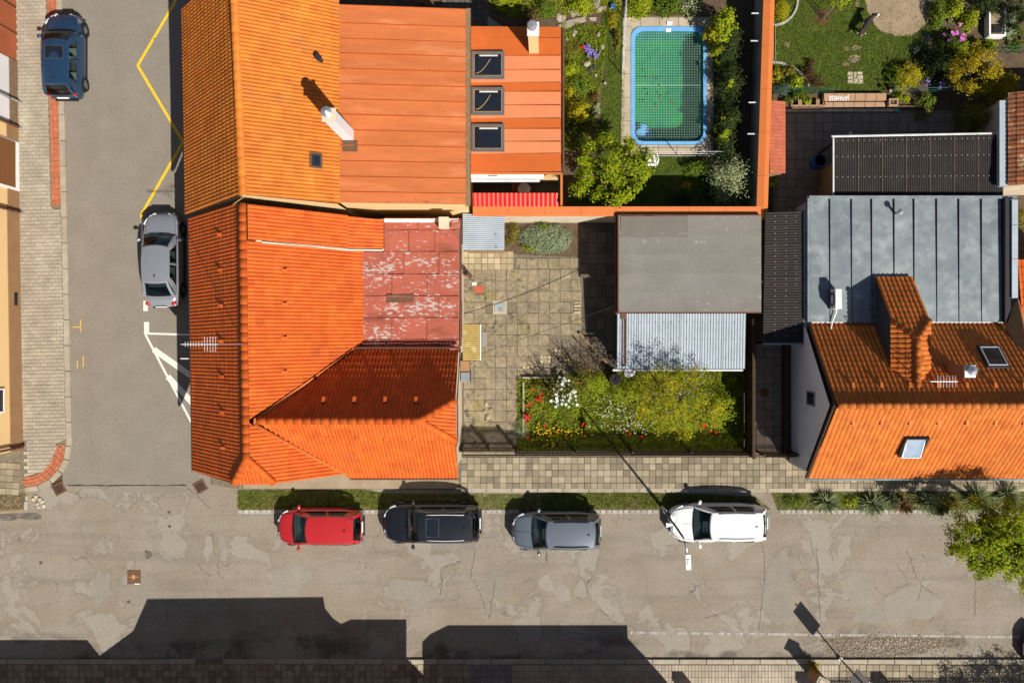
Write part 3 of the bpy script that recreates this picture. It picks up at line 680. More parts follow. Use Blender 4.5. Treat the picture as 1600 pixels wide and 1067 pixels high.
    for x in wx:
        for sgn in (1, -1):
            w_ = MB(); y1 = sgn * (hw * .985 + .012); y0 = sgn * (hw * .985 - .2)
            def ringv(y, r): return [(x + r * math.cos(2 * math.pi * k / 20), y, rw_ + r * math.sin(2 * math.pi * k / 20)) for k in range(20)]
            rr = [ringv(y0, rw_), ringv(y1 - sgn * .02, rw_), ringv(y1, rw_ * .93), ringv(y1, rw_ * .66)]
            w_.add([p for r in rr for p in r], [(i * 20 + k, i * 20 + (k + 1) % 20, (i + 1) * 20 + (k + 1) % 20, (i + 1) * 20 + k) for i in range(3) for k in range(20)])
            wo = w_.build('wheel', m_tyre, t)
            rm = MB(); yr = y1 - sgn * .025
            ro_ = [ringv(yr, rw_ * .67), ringv(yr, rw_ * .58)]
            rm.add([p for r in ro_ for p in r], [(k, (k + 1) % 20, 20 + (k + 1) % 20, 20 + k) for k in range(20)])
            for k in range(5):
                a = 2 * math.pi * k / 5; rm.obox((x + math.cos(a) * rw_ * .32, yr, rw_ + math.sin(a) * rw_ * .32), (rw_ * .62, .02, rw_ * .14), M=Matrix.Rotation(-a, 4, 'Y'))
            rm.build('rim', m_rim, wo)
            ar = MB(); rr = [[(x + (rw_ + .06) * math.cos(math.pi * k / 12), sgn * (hw + .002), rw_ + (rw_ + .05) * math.sin(math.pi * k / 12)) for k in range(13)],
                             [(x + (rw_ - .0) * math.cos(math.pi * k / 12), sgn * (hw + .006), rw_ + (rw_ - .0) * math.sin(math.pi * k / 12)) for k in range(13)],
                             [(x + (rw_ + .05) * math.cos(math.pi * k / 12), sgn * (hw - .12), rw_ + (rw_ + .05) * math.sin(math.pi * k / 12)) for k in range(13)]]
            ar.add([p for r in rr for p in r], [(a * 13 + k, a * 13 + k + 1, (b) * 13 + k + 1, b * 13 + k) for a, b in ((0, 1), (0, 2)) for k in range(12)])
            ar.build('wheel_arch', m_blk, t)
    # lamps, plates, mirrors, trim
    for sgn in (1, -1):
        xl = L / 2 * .86; wl = halfw(xl)
        h = MB(); q = [(L / 2 * .955 - .02, .50), (L / 2 * .90, .74), (L / 2 * .80, .93), (L / 2 * .71, .985)]
        vsx = []
        for xx, fy in q:
            wl = halfw(xx); vsx += [(xx + .015, sgn * wl * fy, ztop(xx) * .93 - .0), (xx + .035, sgn * (wl * fy + .03), ztop(xx) * .80)]
        vsx = [(a, b, c + .012) for a, b, c in vsx] + [(a - .09, b - sgn * .12, c - .05) for a, b, c in vsx]
        h.add(vsx, [(2 * i, 2 * i + 1, 2 * i + 3, 2 * i + 2) for i in range(3)] + [(8 + 2 * i, 10 + 2 * i, 2 * i + 2, 2 * i) for i in range(3)])
        h.build('headlight', m_lens, t, True)
        xt = -L / 2 * .93; wt = halfw(xt)
        MB().ball((xt + .03, sgn * wt * .84, ztop(xt) * (.9 if trunk else .93)), (.11, .13, .09), 10, 6).build('tail_light', m_tail, t, True)
        xm = xw0 - .16 * W + .02
        MB().ball((xm, sgn * (hw + .1), zb + .05), (.085, .125, .075), 10, 6, rz=sgn * .3).tube([(xm + .02, sgn * hw * .9, zb), (xm, sgn * (hw + .06), zb + .03)], .025, 5).build('mirror', mat if name != 'hatchback_car_' else m_blk, t, True)
        st_ = MB()
        if roof_rails is not None:
            a, b = Vector(upp(1, .12)), Vector(upp(1, .9)); a.y *= sgn; b.y *= sgn; a.y -= sgn * .05; b.y -= sgn * .05; a.z += .02; b.z += .02
            mid = a.lerp(b, .5) + Vector((0, sgn * .02, .055))
            MB().tube([a, a.lerp(mid, .25) + Vector((0, 0, .03)), mid, b.lerp(mid, .25) + Vector((0, 0, .03)), b], .022, 6).build('roof_rail', roof_rails, t, True)
        # sill and door seam strips on the flanks
        sl = MB(); sl.box(-L * .30, L * .29, sgn * (hw - .02) if sgn > 0 else -hw - .004, hw + .004 if sgn > 0 else -(hw - .02), .2, .27); sl.build('sill', m_blk, t)
        for u in (.5,):
            xx = low(1, u)[0]; s2 = MB(); s2.box(xx - .006, xx + .006, min(sgn * hw * .97, sgn * (hw + .003)), max(sgn * hw * .97, sgn * (hw + .003)), .3, zb * .72); s2.build('door_seam', m_blk, t)
        if chrome:
            pts = [S(1 if sgn > 0 else 3, u if sgn > 0 else 1 - u, .08, .012) for u in np.linspace(.1, .88, 9)]; pts2 = [S(1 if sgn > 0 else 3, u if sgn > 0 else 1 - u, .88, .012) for u in np.linspace(.1, .88, 9)]
            MB().tube(pts, .012, 4).tube(pts2, .012, 4).tube([pts[0], pts2[0]], .012, 4).tube([pts[-1], pts2[-1]], .012, 4).build('window_trim', m_chrome, t)
    # bonnet seam follows the bonnet
    sm_ = MB()
    for sgn in (1, -1):
        pts = [Vector((x, sgn * halfw(x) * .80, ztop(x) * .975 + .004)) for x in np.linspace(xw0 + .05, L / 2 * .9, 8)]
        sm_.tube(pts, .007, 4)
    if hood_line: sm_.tube([Vector((x, 0.0, ztop(x) + .0)) for x in np.linspace(xw0 + .12, L / 2 * .9, 8)], .008, 4)
    pts = [Vector((L / 2 * .9 + .03 * (1 - abs(q)), q * halfw(L / 2 * .9) * .8, ztop(L / 2 * .9) * .975)) for q in np.linspace(-1, 1, 7)]
    sm_.tube(pts, .007, 4).build('bonnet_seam', m_blk, t)
    wp = MB()
    for y0, y1 in ((.1, .62), (-.55, 0)):
        wp.tube([S(0, .5 + y0 / 1.6, .09, .02), S(0, .5 + y1 / 1.9, .13, .025)], .012, 4)
    wp.build('wiper', m_blk, t)
    gx = L / 2 * .985
    MB().box(gx - .1, gx - .02, -.42, .42, .42, .6).build('grille', m_blk, t); MB().box(gx - .03, gx + .012, -.26, .26, .32, .43).build('number_plate', m_plate, t)
    MB().box(-L / 2 - .012, -L / 2 + .04, -.26, .26, zb * .72, zb * .72 + .11).build('number_plate', m_plate, t)
    MB().box(-L / 2 - .02, -L / 2 + .12, -halfw(-L / 2) * .8, halfw(-L / 2) * .8, .3, .42).build('bumper', m_blk, t)
    if sunroof:
        p0 = Vector(upp(1, .12)); x0, x1 = p0.x - .0, p0.x - .58; zz = zr + .026
        s = MB().prism([(x0, -.42), (x0, .42), (x1, .42), (x1, -.42)], zz - .03, zz + .012, .006); so = s.build('sunroof', m_glassd, t)
        f = MB().tube([(x0, -.42, zz + .012), (x0, .42, zz + .012), (x1, .42, zz + .012), (x1, -.42, zz + .012), (x0, -.42, zz + .012)], .012, 4); f.build('seal', m_chrome, so)
    if spoiler:
        a = Vector(upp(2, .1)); MB().slab([(a.x + .12, -wr * .85, zr + .01), (a.x + .12, wr * .85, zr + .01), (a.x - .14, wr * .8, zr - .015), (a.x - .14, -wr * .8, zr - .015)], .03).build('spoiler', mat, t)
    if antenna:
        MB().tube([(xr1 + .28, 0, zr + .02), (xr1 + .14, 0, zr + .12)], .03, 6, .008).build('antenna', m_blk, t)
    t.location = loc; t.rotation_euler = (0, 0, heading); WL[t.name] = Vector()
    return t
# ================================================================== SETTING
PA, PB = P(989, 223), P(1101, 45)                          # the pool is dug out of the ground here
def HOLE(a, b): return [a, (b[0], a[1]), b, (a[0], b[1]), (PA.x, PA.y), (PB.x, PA.y), (PB.x, PB.y), (PA.x, PB.y)]
HF = [(0, 1, 5, 4), (1, 2, 6, 5), (2, 3, 7, 6), (3, 0, 4, 7)]
MB().add([(x, y, -.04) for x, y in HOLE((-70, -60), (70, 60))], HF).build('ground', m_soil)['kind'] = 'structure'
road_s = sheet('road', [(-300, 757), (1900, 757), (1900, 1031), (-300, 1029)], 0.0, m_asph_s)
road_w = sheet('road', [(82, -120), (300, -120), (330, 757), (300, 772), (98, 760)], .004, m_asph_w)
def patch(parent, pts, z, mat, name='asphalt_patch'):
    return sheet(name, pts, z, mat, kind=None, parent=parent)
for q in [(157, 920, 12, 30, 0), (452, 905, 33, 22, 0), (645, 925, 34, 22, 0), (775, 912, 18, 22, 0), (705, 873, 11, 9, 0), (853, 911, 13, 11, 0), (880, 926, 16, 10, .7), (907, 921, 11, 11, 0), (968, 936, 14, 8, -.7), (1340, 918, 32, 18, .55), (1357, 962, 26, 11, .05), (1425, 945, 42, 30, -.1), (1322, 860, 7, 10, 0), (1482, 875, 14, 12, 0), (1215, 920, 20, 62, 0), (325, 855, 7, 18, 0), (347, 846, 5, 10, .1)]:
    patch(road_s, blob(q[0], q[1], q[2], q[3], 34, .3, q[4]), .004 + R(0, .0006), m_patch)
patch(road_s, [(676, 848), (744, 848), (744, 858), (676, 858)], .005, m_patch)
for q in [(232, 866, 7, 5, 0), (25, 806, 30, 8, 0)]:
    patch(road_s, blob(q[0], q[1], q[2], q[3], 44, .55, q[4]), .0052 + q[0] * 3e-6, m_damp, 'oil_stain')
cr = MB()
for a, b in [((105, 758), (290, 758)), ((290, 758), (330, 795)), ((744, 858), (735, 905)), ((740, 905), (765, 965)), ((690, 888), (688, 930)), ((690, 888), (720, 875)), ((775, 905), (765, 965)), ((1415, 860), (1440, 915)), ((1440, 915), (1470, 935)), ((1440, 915), (1435, 940)), ((1275, 855), (1282, 975)), ((1525, 905), (1522, 965)), ((1190, 830), (1195, 900)), ((1195, 900), (1185, 985)), ((1100, 965), (1130, 958))]:
    strip(cr, wiggle(a, b, 28, 1.6 if a != (105, 758) else .5), .55 if a != (105, 758) else 1.5, .0064 if a[1] > 759 else .0064, .5)
cr.build('cracks', m_tar, road_s, kind='stuff')
# painted markings
mk = MB(); strip(mk, [(285, -30), (271, 8), (215, 103)], 4.2, .009); strip(mk, [(215, 103), (286, 222)], 4.2, .0092); strip(mk, [(286, 222), (221, 335), (221, 342)], 4.2, .009)
mk.build('zigzag_line', m_yellow, road_w)
for q in ([(220, 342), (224, 342), (224, 375), (220, 375)], [(224, 470), (231, 470), (231, 486), (224, 486)], [(225, 503), (233, 503), (233, 521), (225, 521)]):
    patch(road_w, q, .009, m_white, 'parking_dash')
for pts, wd in (([(226, 521), (300, 523)], 3), ([(227, 522), (320, 700)], 3.4), ([(240, 546), (300, 588)], 9), ([(262, 588), (320, 650)], 9)):
    m = MB(); strip(m, pts, wd, .0095 + R(0, .001)); m.build('hatched_marking', m_white, road_w)
for pts in ([(114, 511), (126, 511)], [(126, 500), (126, 518)], [(121, 564), (121, 576)], [(130, 556), (130, 573)]):
    m = MB(); strip(m, pts, 1.2, .009); m.build('survey_mark', m_yellow, road_w)
bd = sheet('skid_specks', [(240, 60), (242, 60), (242, 62), (240, 62)], .009, m_damp, kind=None, parent=road_w)
# row of pale setts across the far side of the road
pcs = []
x = 985
while x < 1590:
    if not (1360 < x < 1366) and R(0, 1) > (.35 if x < 1200 else .05): pcs.append(pxpoly([(x, 985.5 + (x - 985) * .012), (x + 3.6, 985.5 + (x - 985) * .012), (x + 3.6, 989.5 + (x - 985) * .012), (x, 989.5 + (x - 985) * .012)]))
    x += 4.2
lay(road_s, 'sett', pcs, m_sett, -.02, .008, 120, .002)
pcs = [pxpoly([(x, 796), (x + R(6, 8.4), 796), (x + 7.5, 802), (x, 802)]) for x in np.arange(372, 1480, 9.0) if not (1020 < x < 1215)]
lay(road_s, 'edging_sett', pcs, m_sett, -.02, .03, 300, .006)
# loose stones gathered along the kerb
for q in [(1390, 1008, 95, 17, .06), (1330, 1018, 50, 9, 0)]: patch(road_s, blob(q[0], q[1], q[2], q[3], 44, .45, q[4]), .0056 + R(0, .0005), M('grit', (.2, .165, .115), (.1, .082, .06), scale=5, rough=1, bump=1, bscale=20, grain=.4, gscale=9), 'grit_patch')
sm = MB()
for _ in range(450):
    px, py = random.gauss(1385, 52), random.gauss(1008, 8)
    if py < 1029 and px < 1500: r_ = R(.015, .045); sm.obox(P(px, py, .012), (r_ * 2, r_ * 1.4, r_), R(0, 3))
sm.build('loose_stones', m_stone, road_s, kind='stuff')
sm = MB()
for _ in range(700):
    px, py = R(0, 1600), R(800, 1028); r_ = R(.008, .022); sm.obox(P(px, py, .008), (r_ * 2, r_ * 1.4, r_), R(0, 3))
sm.build('grit', m_sett, road_s, kind='stuff')
# ---- west pavement
pw = sheet('pavement', [(26, -120), (90, -120), (91, 0), (97, 320), (106, 700), (100, 726), (83, 750), (58, 762), (44, 764), (-40, 766), (-60, 716), (38, 700)], .07, m_joint, thick=.12)
rot = -math.atan(.0235)
def edge_x(y): return 88 + y * .0222
def in_w(x, y):
    if y > 690: return (x - 38) > 0 and math.hypot(x - 42, y - 697) < 47 and x > 34
    return x < edge_x(y) + 6 and x > 22
def cl_w(y):
    if y > 690: return (34.5, 42 + math.sqrt(max(0, 46.5 ** 2 - (max(y, 697) - 697) ** 2)))
    return (24 + y * .0145, edge_x(y) - (16.2 if y < 322 else .5))
lay(pw, 'paver', grid_px(4, 118, -30, 744, 10.2, 5.7, .10, .5, .5, rot, in_w, .1, cl_w), m_paver, .05, .10, 300, .004)
redp = grid_px(72.5, 89.5, -30, 321, 5.5, 8.8, .10, .4, .0, rot, None, .08)
for k, rr in enumerate((50.5, 55.8, 61.1)):
    n = int(rr * 1.6 / 8.5)
    for i in range(n):
        a0, a1 = (i + (.5 if k % 2 else 0)) / n * 1.62 - .05, (i + .94 + (.5 if k % 2 else 0)) / n * 1.62 - .05
        redp.append(pxpoly([(38 + r_ * math.cos(a), 697 + r_ * math.sin(a)) for r_, a in ((rr - 2.4, a0), (rr + 2.4, a0), (rr + 2.4, a1), (rr - 2.4, a1))], .1))
lay(pw, 'red_paver', redp, m_redpav, .05, .10, 300, .004)
kb = []; y = -60
while y < 690:
    h = 40 if y < 690 else 30
    kb.append([(edge_x(y), y), (edge_x(y) + 8.5, y), (edge_x(y + h) + 8.5, min(y + h, 697) - .8), (edge_x(y + h), min(y + h, 697) - .8)]); y += h
for i in range(5):
    a0, a1 = i * .315, i * .315 + .3
    kb.append([(38 + r_ * math.cos(a), 697 + r_ * math.sin(a)) for r_, a in ((64.5, a0), (72, a0), (72, a1), (64.5, a1))])
lay(pw, 'kerb_stone', [pxpoly(k, .11) for k in kb], m_kerb, .0, .115, 300, .012)
sl = grid_px(-40, 33, 719, 766, 10.3, 10, .10, .6, 0, .07, None, .15)
lay(pw, 'paving_slab', sl, m_slab, .05, .10, 100)
# ---- pavement along the near side of the street, in front of the houses
pn = sheet('pavement', [(330, 700), (330, 757), (375, 764), (720, 764), (720, 768), (1900, 768), (1900, 712), (720, 712), (720, 690)], .07, m_joint, thick=.12)
lay(pn, 'paving_slab', grid_px(720, 1850, 714, 763, 10.15, 10.1, .10, .5, 0, .0, lambda x, y: not (1262 < x and y < 742), .2), m_slab, .05, .10, 300)
lay(pn, 'kerb_stone', [pxpoly([(x, 763), (x + 39, 763), (x + 39, 769), (x, 769)], .1) for x in range(720, 1260, 40)] + [pxpoly([(x, 763), (x + 39, 763), (x + 39, 767), (x, 767)], .1) for x in range(1260, 1900, 40)], m_kerb, 0, .105, 60, .01)
sheet('concrete_strip', [(380, 700), (716, 700), (716, 763), (380, 763)], .092, M('concrete_strip', (.3, .235, .16), (.24, .19, .13), scale=1.5, rough=.95, bump=.4), kind=None, parent=pn)
# ---- pavement on the far side
ps = sheet('pavement', [(-300, 1029), (1475, 1031), (1900, 1032), (1900, 1200), (-300, 1200)], .07, m_joint, thick=.12)
lay(ps, 'paving_slab', grid_px(-10, 640, 1037.5, 1090, 10.2, 10.2, .10, .7, 0, .0, None, .4) + grid_px(652, 730, 1037.5, 1090, 10.2, 10.2, .10, .7, 0, 0, None, .4) + grid_px(1312, 1640, 1037.5, 1090, 10.4, 10.2, .10, .6, 0, 0.008, None, .2), m_slab, .05, .10, 300)
lay(ps, 'grey_slab', grid_px(731, 800, 1036.5, 1090, 10, 10.5, .1, .5), M('grey_slab', (.2, .19, .18), (.17, .16, .15), scale=2, rough=.9, island=.12, bump=.3), .05, .10, 60)
lay(ps, 'paver', grid_px(800, 1310, 1038.5, 1090, 5.2, 9.6, .1, .4, 0, 0, None, .1), m_paver, .05, .10, 300, .004)
lay(ps, 'kerb_stone', [pxpoly([(x, 1030 + (x > 700) * 0), (x + w_ - 1, 1030), (x + w_ - 1, 1037), (x, 1037)], .1) for x, w_ in [(-30 + i * 42, 42) for i in range(43)] if not (300 < x < 316)], m_kerb, 0, .115, 60, .012)
# ---- verges
v1 = [(372, 766), (560, 764), (600, 770), (720, 771), (850, 772), (900, 768), (1020, 770), (1180, 775), (1205, 796), (1030, 796), (372, 797)]
v2 = [(1205, 768), (1900, 768), (1900, 797), (1215, 797)]
va = sheet('verge', v1, .012, m_verge); vb = sheet('verge', v2, .012, m_verge)
m_vg = M('verge_blade', (.22, .24, .03), (.12, .15, .02), scale=2, rough=.7, island=.4, hue=.02, transl=.25, stain=(.25, .2, .07), stscale=.8)
grass('verge_grass', v1, 17000, .1, m_vg, .01, lambda x, y: (x < 600 or 845 < x < 1150 or R(0, 1) < .22) and R(0, 1) < .9 - .5 * (y > 792))
grass('verge_grass', v2, 9000, .1, m_vg, .01)
vc = sheet('verge', [(-60, 766), (50, 766), (44, 800), (-60, 806)], .008, m_dry)
grass('verge_grass', [(-20, 768), (42, 768), (40, 795), (-20, 800)], 2500, .07, M('dry_grass', (.2, .14, .06), (.07, .09, .02), scale=1.2, rough=.9, island=.3), .01)
for i, (px, py) in enumerate([(56, 776), (62, 780), (58, 787), (66, 784), (60, 792), (52, 780), (68, 790)]):
    MB().ball(P(px, py, .03), (R(.08, .12), R(.07, .1), .05), 8, 5, R(0, 3), .12).build('rubble_stone', m_slab_l, vc)
for a, b in (((40, 774), (44, 782)), ((38.5, 783), (43.5, 796))): MB().prism(pxpoly([(a[0], a[1]), (b[0], a[1]), (b[0], b[1]), (a[0], b[1])]), 0, .05, .01).build('edging_stone', m_sett, vc)
# drains and covers
def drain(px, py, rz, label):
    t = thing('street_drain', label, 'drain', tuple(P(px, py, .006))); c = P(px, py, .012)
    f = MB(); a = .24
    for dx, dy, sx, sy in ((0, a, .56, .07), (0, -a, .56, .07), (a, 0, .07, .42), (-a, 0, .07, .42)):
        o = Matrix.Rotation(rz, 3, 'Z') @ Vector((dx, dy, 0)); f.obox(c + o, (sx, sy, .03), rz)
    f.build('frame', m_iron, t); MB().obox(c - Vector((0, 0, .004)), (.42, .42, .01), rz).build('pit', m_blk, t)
    for k in range(6):
        o = Matrix.Rotation(rz, 3, 'Z') @ Vector((0, -.18 + k * .072, 0)); MB().obox(c + o, (.42, .03, .024), rz).build('bar', m_iron, t)
drain(92, 763, .5, 'rusty gully grating below the rounded pavement corner'); drain(313, 760, .5, 'rusty gully grating beside the corner of the tiled house')
t = thing('utility_cover', 'square rusty cover with small brass marks in the road', 'manhole cover', tuple(P(209, 901)))
MB().prism(pxpoly([(199, 890), (220, 890), (220, 912), (199, 912)]), -.02, .012, .006).build('cover', m_iron, t)
for q in ((206.5, 898, 211.5, 904), (202, 900.3, 205, 901.6), (213, 900.3, 216.5, 901.6)): MB().prism(pxpoly([(q[0], q[1]), (q[2], q[1]), (q[2], q[3]), (q[0], q[3])]), .01, .016).build('brass_mark', m_brass, t)
MB().prism(pxpoly([(210, 911), (219, 911), (219, 912.6), (210, 912.6)]), .0, .014).build('pale_chip', m_white, t)
for px, py in ((201, 940), (264, 800), (265, 822), (64, 879)): tag(MB().lathe(P(px, py, .005), [(.075, -.01), (.075, .006), (.06, .009)], 12).build('valve_cap', m_iron), 'small round iron cap set into the worn asphalt', 'valve cap', 'iron caps in the road')
# ================================================================== THE TILED CORNER HOUSE
def RX(Y): return -11.57 - .0155 * (Y + 4.55)
def WX(Y): return -15.26 - .0155 * (Y + 5.59)
ZR = 7.5
h1 = thing('tiled_house', 'corner house with red-orange tiled roof, cross wing and flaking flat red roof', 'house', (-11, 0, 0))
wl = MB()
wl.prism([(-15.0, 5.25), (-7.95, 5.25), (-7.95, -5.4), (-14.85, -5.4)], 0, 3.3).prism([(-7.95, -.5), (-4.05, -.5), (-4.05, -5.55), (-7.95, -5.4)], 0, 4.0)
wl.add([(-14.85, -5.42, 3.3), (-8.1, -5.42, 3.3), (-10.85, -5.42, 6.55), (-12.3, -5.42, 6.55)], [(0, 1, 2, 3)])
wl.add([(-4.05, -.5, 3.9), (-4.05, -5.5, 3.9), (-4.05, -3.95, 6.1), (-4.05, -2.35, 6.2)], [(0, 1, 2, 3)])
wl.prism([(-7.95, 5.3), (-3.95, 5.3), (-3.95, -.5), (-7.95, -.5)], 0, 3.5)
wl.build('wall', m_wall_p, h1)
polys = [
 [(WX(5.35), 5.35, 3.5), (RX(5.35), 5.35, ZR), (RX(-4.55), -4.55, ZR), (-12.36, -5.6, 6.65), (WX(-5.6), -5.6, 3.5)],
 [(RX(3.9), 3.9, ZR), (RX(-3.08), -3.08, ZR), (-7.75, .1, 3.4), (-7.75, 3.9, 3.4)],
 [(RX(-3.08), -3.08, ZR), (RX(-4.55), -4.55, ZR), (-10.78, -5.6, 6.63), (-8.42, -5.6, 4.15)],
 [(RX(-4.55), -4.55, ZR), (-12.36, -5.6, 6.65), (-10.78, -5.6, 6.65)],
 [(-11.3, -3.08, 7.2), (-8.2, -.4, 3.92), (-3.8, -.4, 3.92), (-3.66, -2.34, 6.34), (-4.97, -3.08, 7.2)],
 [(-11.3, -3.08, 7.2), (-4.97, -3.08, 7.2), (-3.66, -4.0, 6.13), (-3.8, -5.75, 4.1), (-8.4, -5.75, 4.1)],
 [(-4.97, -3.08, 7.2), (-3.66, -2.34, 6.33), (-3.66, -4.0, 6.13)],
 [(RX(5.35) + .15, 5.3, 7.42), (RX(4) + .15, 3.92, 7.42), (-8.43, 3.92, 4.37), (-8.43, 5.3, 4.37)],
 [(-8.43, 5.28, 4.36), (-8.43, 3.92, 4.36), (-7.03, 3.98, 3.74), (-7.03, 5.2, 3.74)],
]
rf1 = tile_roof(h1, polys, .30, .405, 2, m_tile_m, 300)
MB().slab([(-11.3, 3.93, 7.25), (-8.43, 3.93, 4.32), (-8.43, 3.93, 4.1), (-11.3, 3.93, 6.9)], .05).build('dormer_cheek', m_wall_p, rf1)
MB().slab([(-8.43, 3.93, 4.3), (-7.03, 3.99, 3.62), (-7.03, 3.99, 3.2), (-8.43, 3.93, 3.4)], .05).build('dormer_cheek', m_wall_p, rf1)
MB().box(-7.2, -7.06, 4.0, 5.2, 3.0, 3.66).build('dormer_front', m_wall_p, rf1)
# zinc flashing line below the strip dormer and its stepped end
MB().tube([(-11.1, 3.86, 7.12), (-8.43, 3.86, 4.33), (-7.05, 3.92, 3.68)], .03, 5).build('flashing', m_white, rf1)
ridge_tiles(rf1, (RX(5.3), 5.3, ZR), (RX(-4.6), -4.6, ZR), m_tile_m, .15)
ridge_tiles(rf1, (-12.36, -5.6, 6.65), (RX(-4.55), -4.5, ZR), m_tile_m, .14); ridge_tiles(rf1, (-10.78, -5.6, 6.65), (RX(-4.55), -4.5, ZR), m_tile_m, .14)
ridge_tiles(rf1, (-11.25, -3.08, 7.2), (-4.95, -3.08, 7.2), m_tile_m, .14)
ridge_tiles(rf1, (-3.66, -2.34, 6.34), (-4.97, -3.08, 7.22), m_tile_m, .13); ridge_tiles(rf1, (-3.66, -4.0, 6.13), (-4.97, -3.08, 7.22), m_tile_m, .13)
m = MB().slab([(-11.35, -3.0, 7.3), (-11.35, -3.2, 7.3), (-8.36, -.4, 4.1), (-8.2, -.3, 4.1)], .02).slab([(-11.4, -3.12, 7.3), (-11.3, -3.3, 7.3), (-8.5, -5.72, 4.2), (-8.3, -5.72, 4.2)], .02); m.build('valley_gutter', m_cop, rf1)
snow_guards(rf1, (-13.0, 5, 6.13), (-12.85, -5, 6.13), 7, (-1, 0, -1.05), m_tile_m); snow_guards(rf1, (-10.6, 3.5, 6.42), (-10.6, -1.9, 6.42), 4, (1, 0, -1.05), m_tile_m)
snow_guards(rf1, (-9.5, -2.45, 6.5), (-4.6, -2.45, 6.5), 4, (0, 1, -1.16), m_tile_m); snow_guards(rf1, (-9.3, -3.75, 6.45), (-4.7, -3.75, 6.45), 4, (0, -1, -1.16), m_tile_m)
# verge trims, gutters
g = MB().tube([(WX(5.35) - .08, 5.35, 3.42), (WX(-5.6) - .08, -5.6, 3.42)], .06, 6).tube([(-8.4, -5.83, 4.02), (-3.8, -5.83, 4.02)], .06, 6).tube([(-8.3, -.27, 3.95), (-3.75, -.27, 3.95)], .05, 6).tube([(-3.74, 5.3, 3.55), (-3.74, -.2, 3.55)], .055, 6)
g.tube([(-3.72, -.3, 3.9), (-3.6, -2.3, 6.2), (-3.6, -4.0, 6.05), (-3.72, -4.3, 5.6)], .03, 5).build('gutter', m_gut, h1)
# flaking flat roof in sheets
zf = 3.62; ys = [5.35, 4.78, 3.85, 2.88, 1.94, 1.0, .06, -.45]
for i in range(7):
    x0 = -7.02 if i < 2 else -8.1
    xs_ = [x0] + [x0 + (-3.8 - x0) * q for q in ((.33, .68) if i % 2 else (.45, .8))] + [-3.8]
    for a, b in zip(xs_, xs_[1:]):
        MB().slab([(a + .006, ys[i] - .008, zf + R(0, .006)), (b - .006, ys[i] - .008, zf - .04), (b - .006, ys[i + 1] + .008, zf - .04), (a + .006, ys[i + 1] + .008, zf + R(0, .006))], .03).build('flat_roof_sheet', m_sheet_red, h1)
    MB().box(x0, -3.8, ys[i + 1] - .02, ys[i + 1] + .01, zf - .03, zf + .022).build('standing_seam', m_sheet_red, h1)
MB().slab([(-6.9, 2.02, zf + .022), (-5.75, 2.05, zf + .01), (-5.75, 1.7, zf + .01), (-6.9, 1.66, zf + .022)], .006).build('rusty_patch', m_iron, h1)
MB().slab([(-7.0, 5.26, zf + .12), (-3.8, 5.26, zf + .1), (-3.8, 5.12, zf), (-7.0, 5.12, zf + .02)], .02).build('upstand', m_white, h1)
MB().box(-4.62, -4.2, 4.82, 5.3, zf - .02, zf + .42).build('vent_block', m_wall_p, h1); MB().slab([(-4.13, 5.2, zf + .12), (-3.75, 5.2, zf + .12), (-3.75, 4.85, zf + .12), (-4.13, 4.85, zf + .12)], .02).build('vent_cover', m_sheet_red, h1)
for y in (3.6, 1.0, -2.2, -4.2): wall_window(h1, (WX(y) + .17, y + .5, 1.2), (0, -1, 0), 1.0, 1.4, (-1, 0, 0))
for x in (-13.6, -11, -7, -5.4): wall_window(h1, (x, -5.62 if x > -8 else -5.48, 1.2), (1, 0, 0), 1.0, 1.4, (0, -1, 0))
# ================================================================== NEIGHBOUR TO THE NORTH
h2 = thing('amber_house', 'amber-tiled house joined to long orange sheet-metal roofs and three roof windows', 'house', (-11, 10, 0))
MB().prism([(-15.25, 5.4), (-8.6, 5.62), (-8.6, 14.1), (-15.3, 14.1)], 0, 3.3).prism([(-8.6, 5.75), (-3.5, 5.75), (-3.5, 13.6), (-8.6, 13.6)], 0, 5.0).prism([(-3.5, 7.55), (.5, 7.55), (.5, 13.6), (-3.5, 13.6)], 0, 2.85).add([(-15.2, 5.63, 3.3), (-8.6, 5.63, 3.3), (-8.6, 5.63, 5.5), (-11.6, 5.63, 7.7)], [(0, 1, 2, 3)]).add([(-15.2, 14.1, 3.3), (-8.6, 14.1, 3.3), (-8.6, 14.1, 5.5), (-11.9, 14.1, 7.7)], [(3, 2, 1, 0)]).build('wall', m_wall_c, h2)
pol2 = [[(-15.57, 5.5, 3.5), (-11.59, 5.6, 7.8), (-11.97, 14.3, 7.8), (-15.64, 14.3, 3.5)], [(-11.59, 5.6, 7.8), (-8.5, 5.6, 5.58), (-8.5, 14.0, 5.58), (-11.97, 14.3, 7.8)]]
rf2 = tile_roof(h2, pol2, .30, .405, 2, m_tile_n, 300)
ridge_tiles(rf2, (-11.59, 5.55, 7.8), (-11.97, 14.3, 7.8), m_tile_n, .15)
MB().tube([(-15.66, 5.5, 3.42), (-15.72, 14.3, 3.42)], .06, 6).tube([(.7, 7.4, 2.92), (.7, 13.7, 2.92)], .06, 6).tube([(-3.22, 5.7, 4.95), (-3.22, 13.8, 4.95)], .06, 6).build('gutter', m_gut, h2)
yb = [5.66, 6.1, 6.72, 7.36, 8.0, 8.62, 9.25, 9.88, 10.5, 11.12, 11.75, 12.35, 12.98, 13.72]
for a, b in zip(yb, yb[1:]):
    MB().slab([(-8.5, a + .006, 5.52), (-3.28, a + .006, 5.05), (-3.28, b - .006, 5.05), (-8.5, b - .006, 5.52)], .03).build('roof_sheet', m_sheet_o, h2)
    MB().slab([(-8.5, b - .014, 5.555), (-3.28, b - .014, 5.08), (-3.28, b + .012, 5.08), (-8.5, b + .012, 5.555)], .04).build('standing_seam', m_sheet_d, h2)
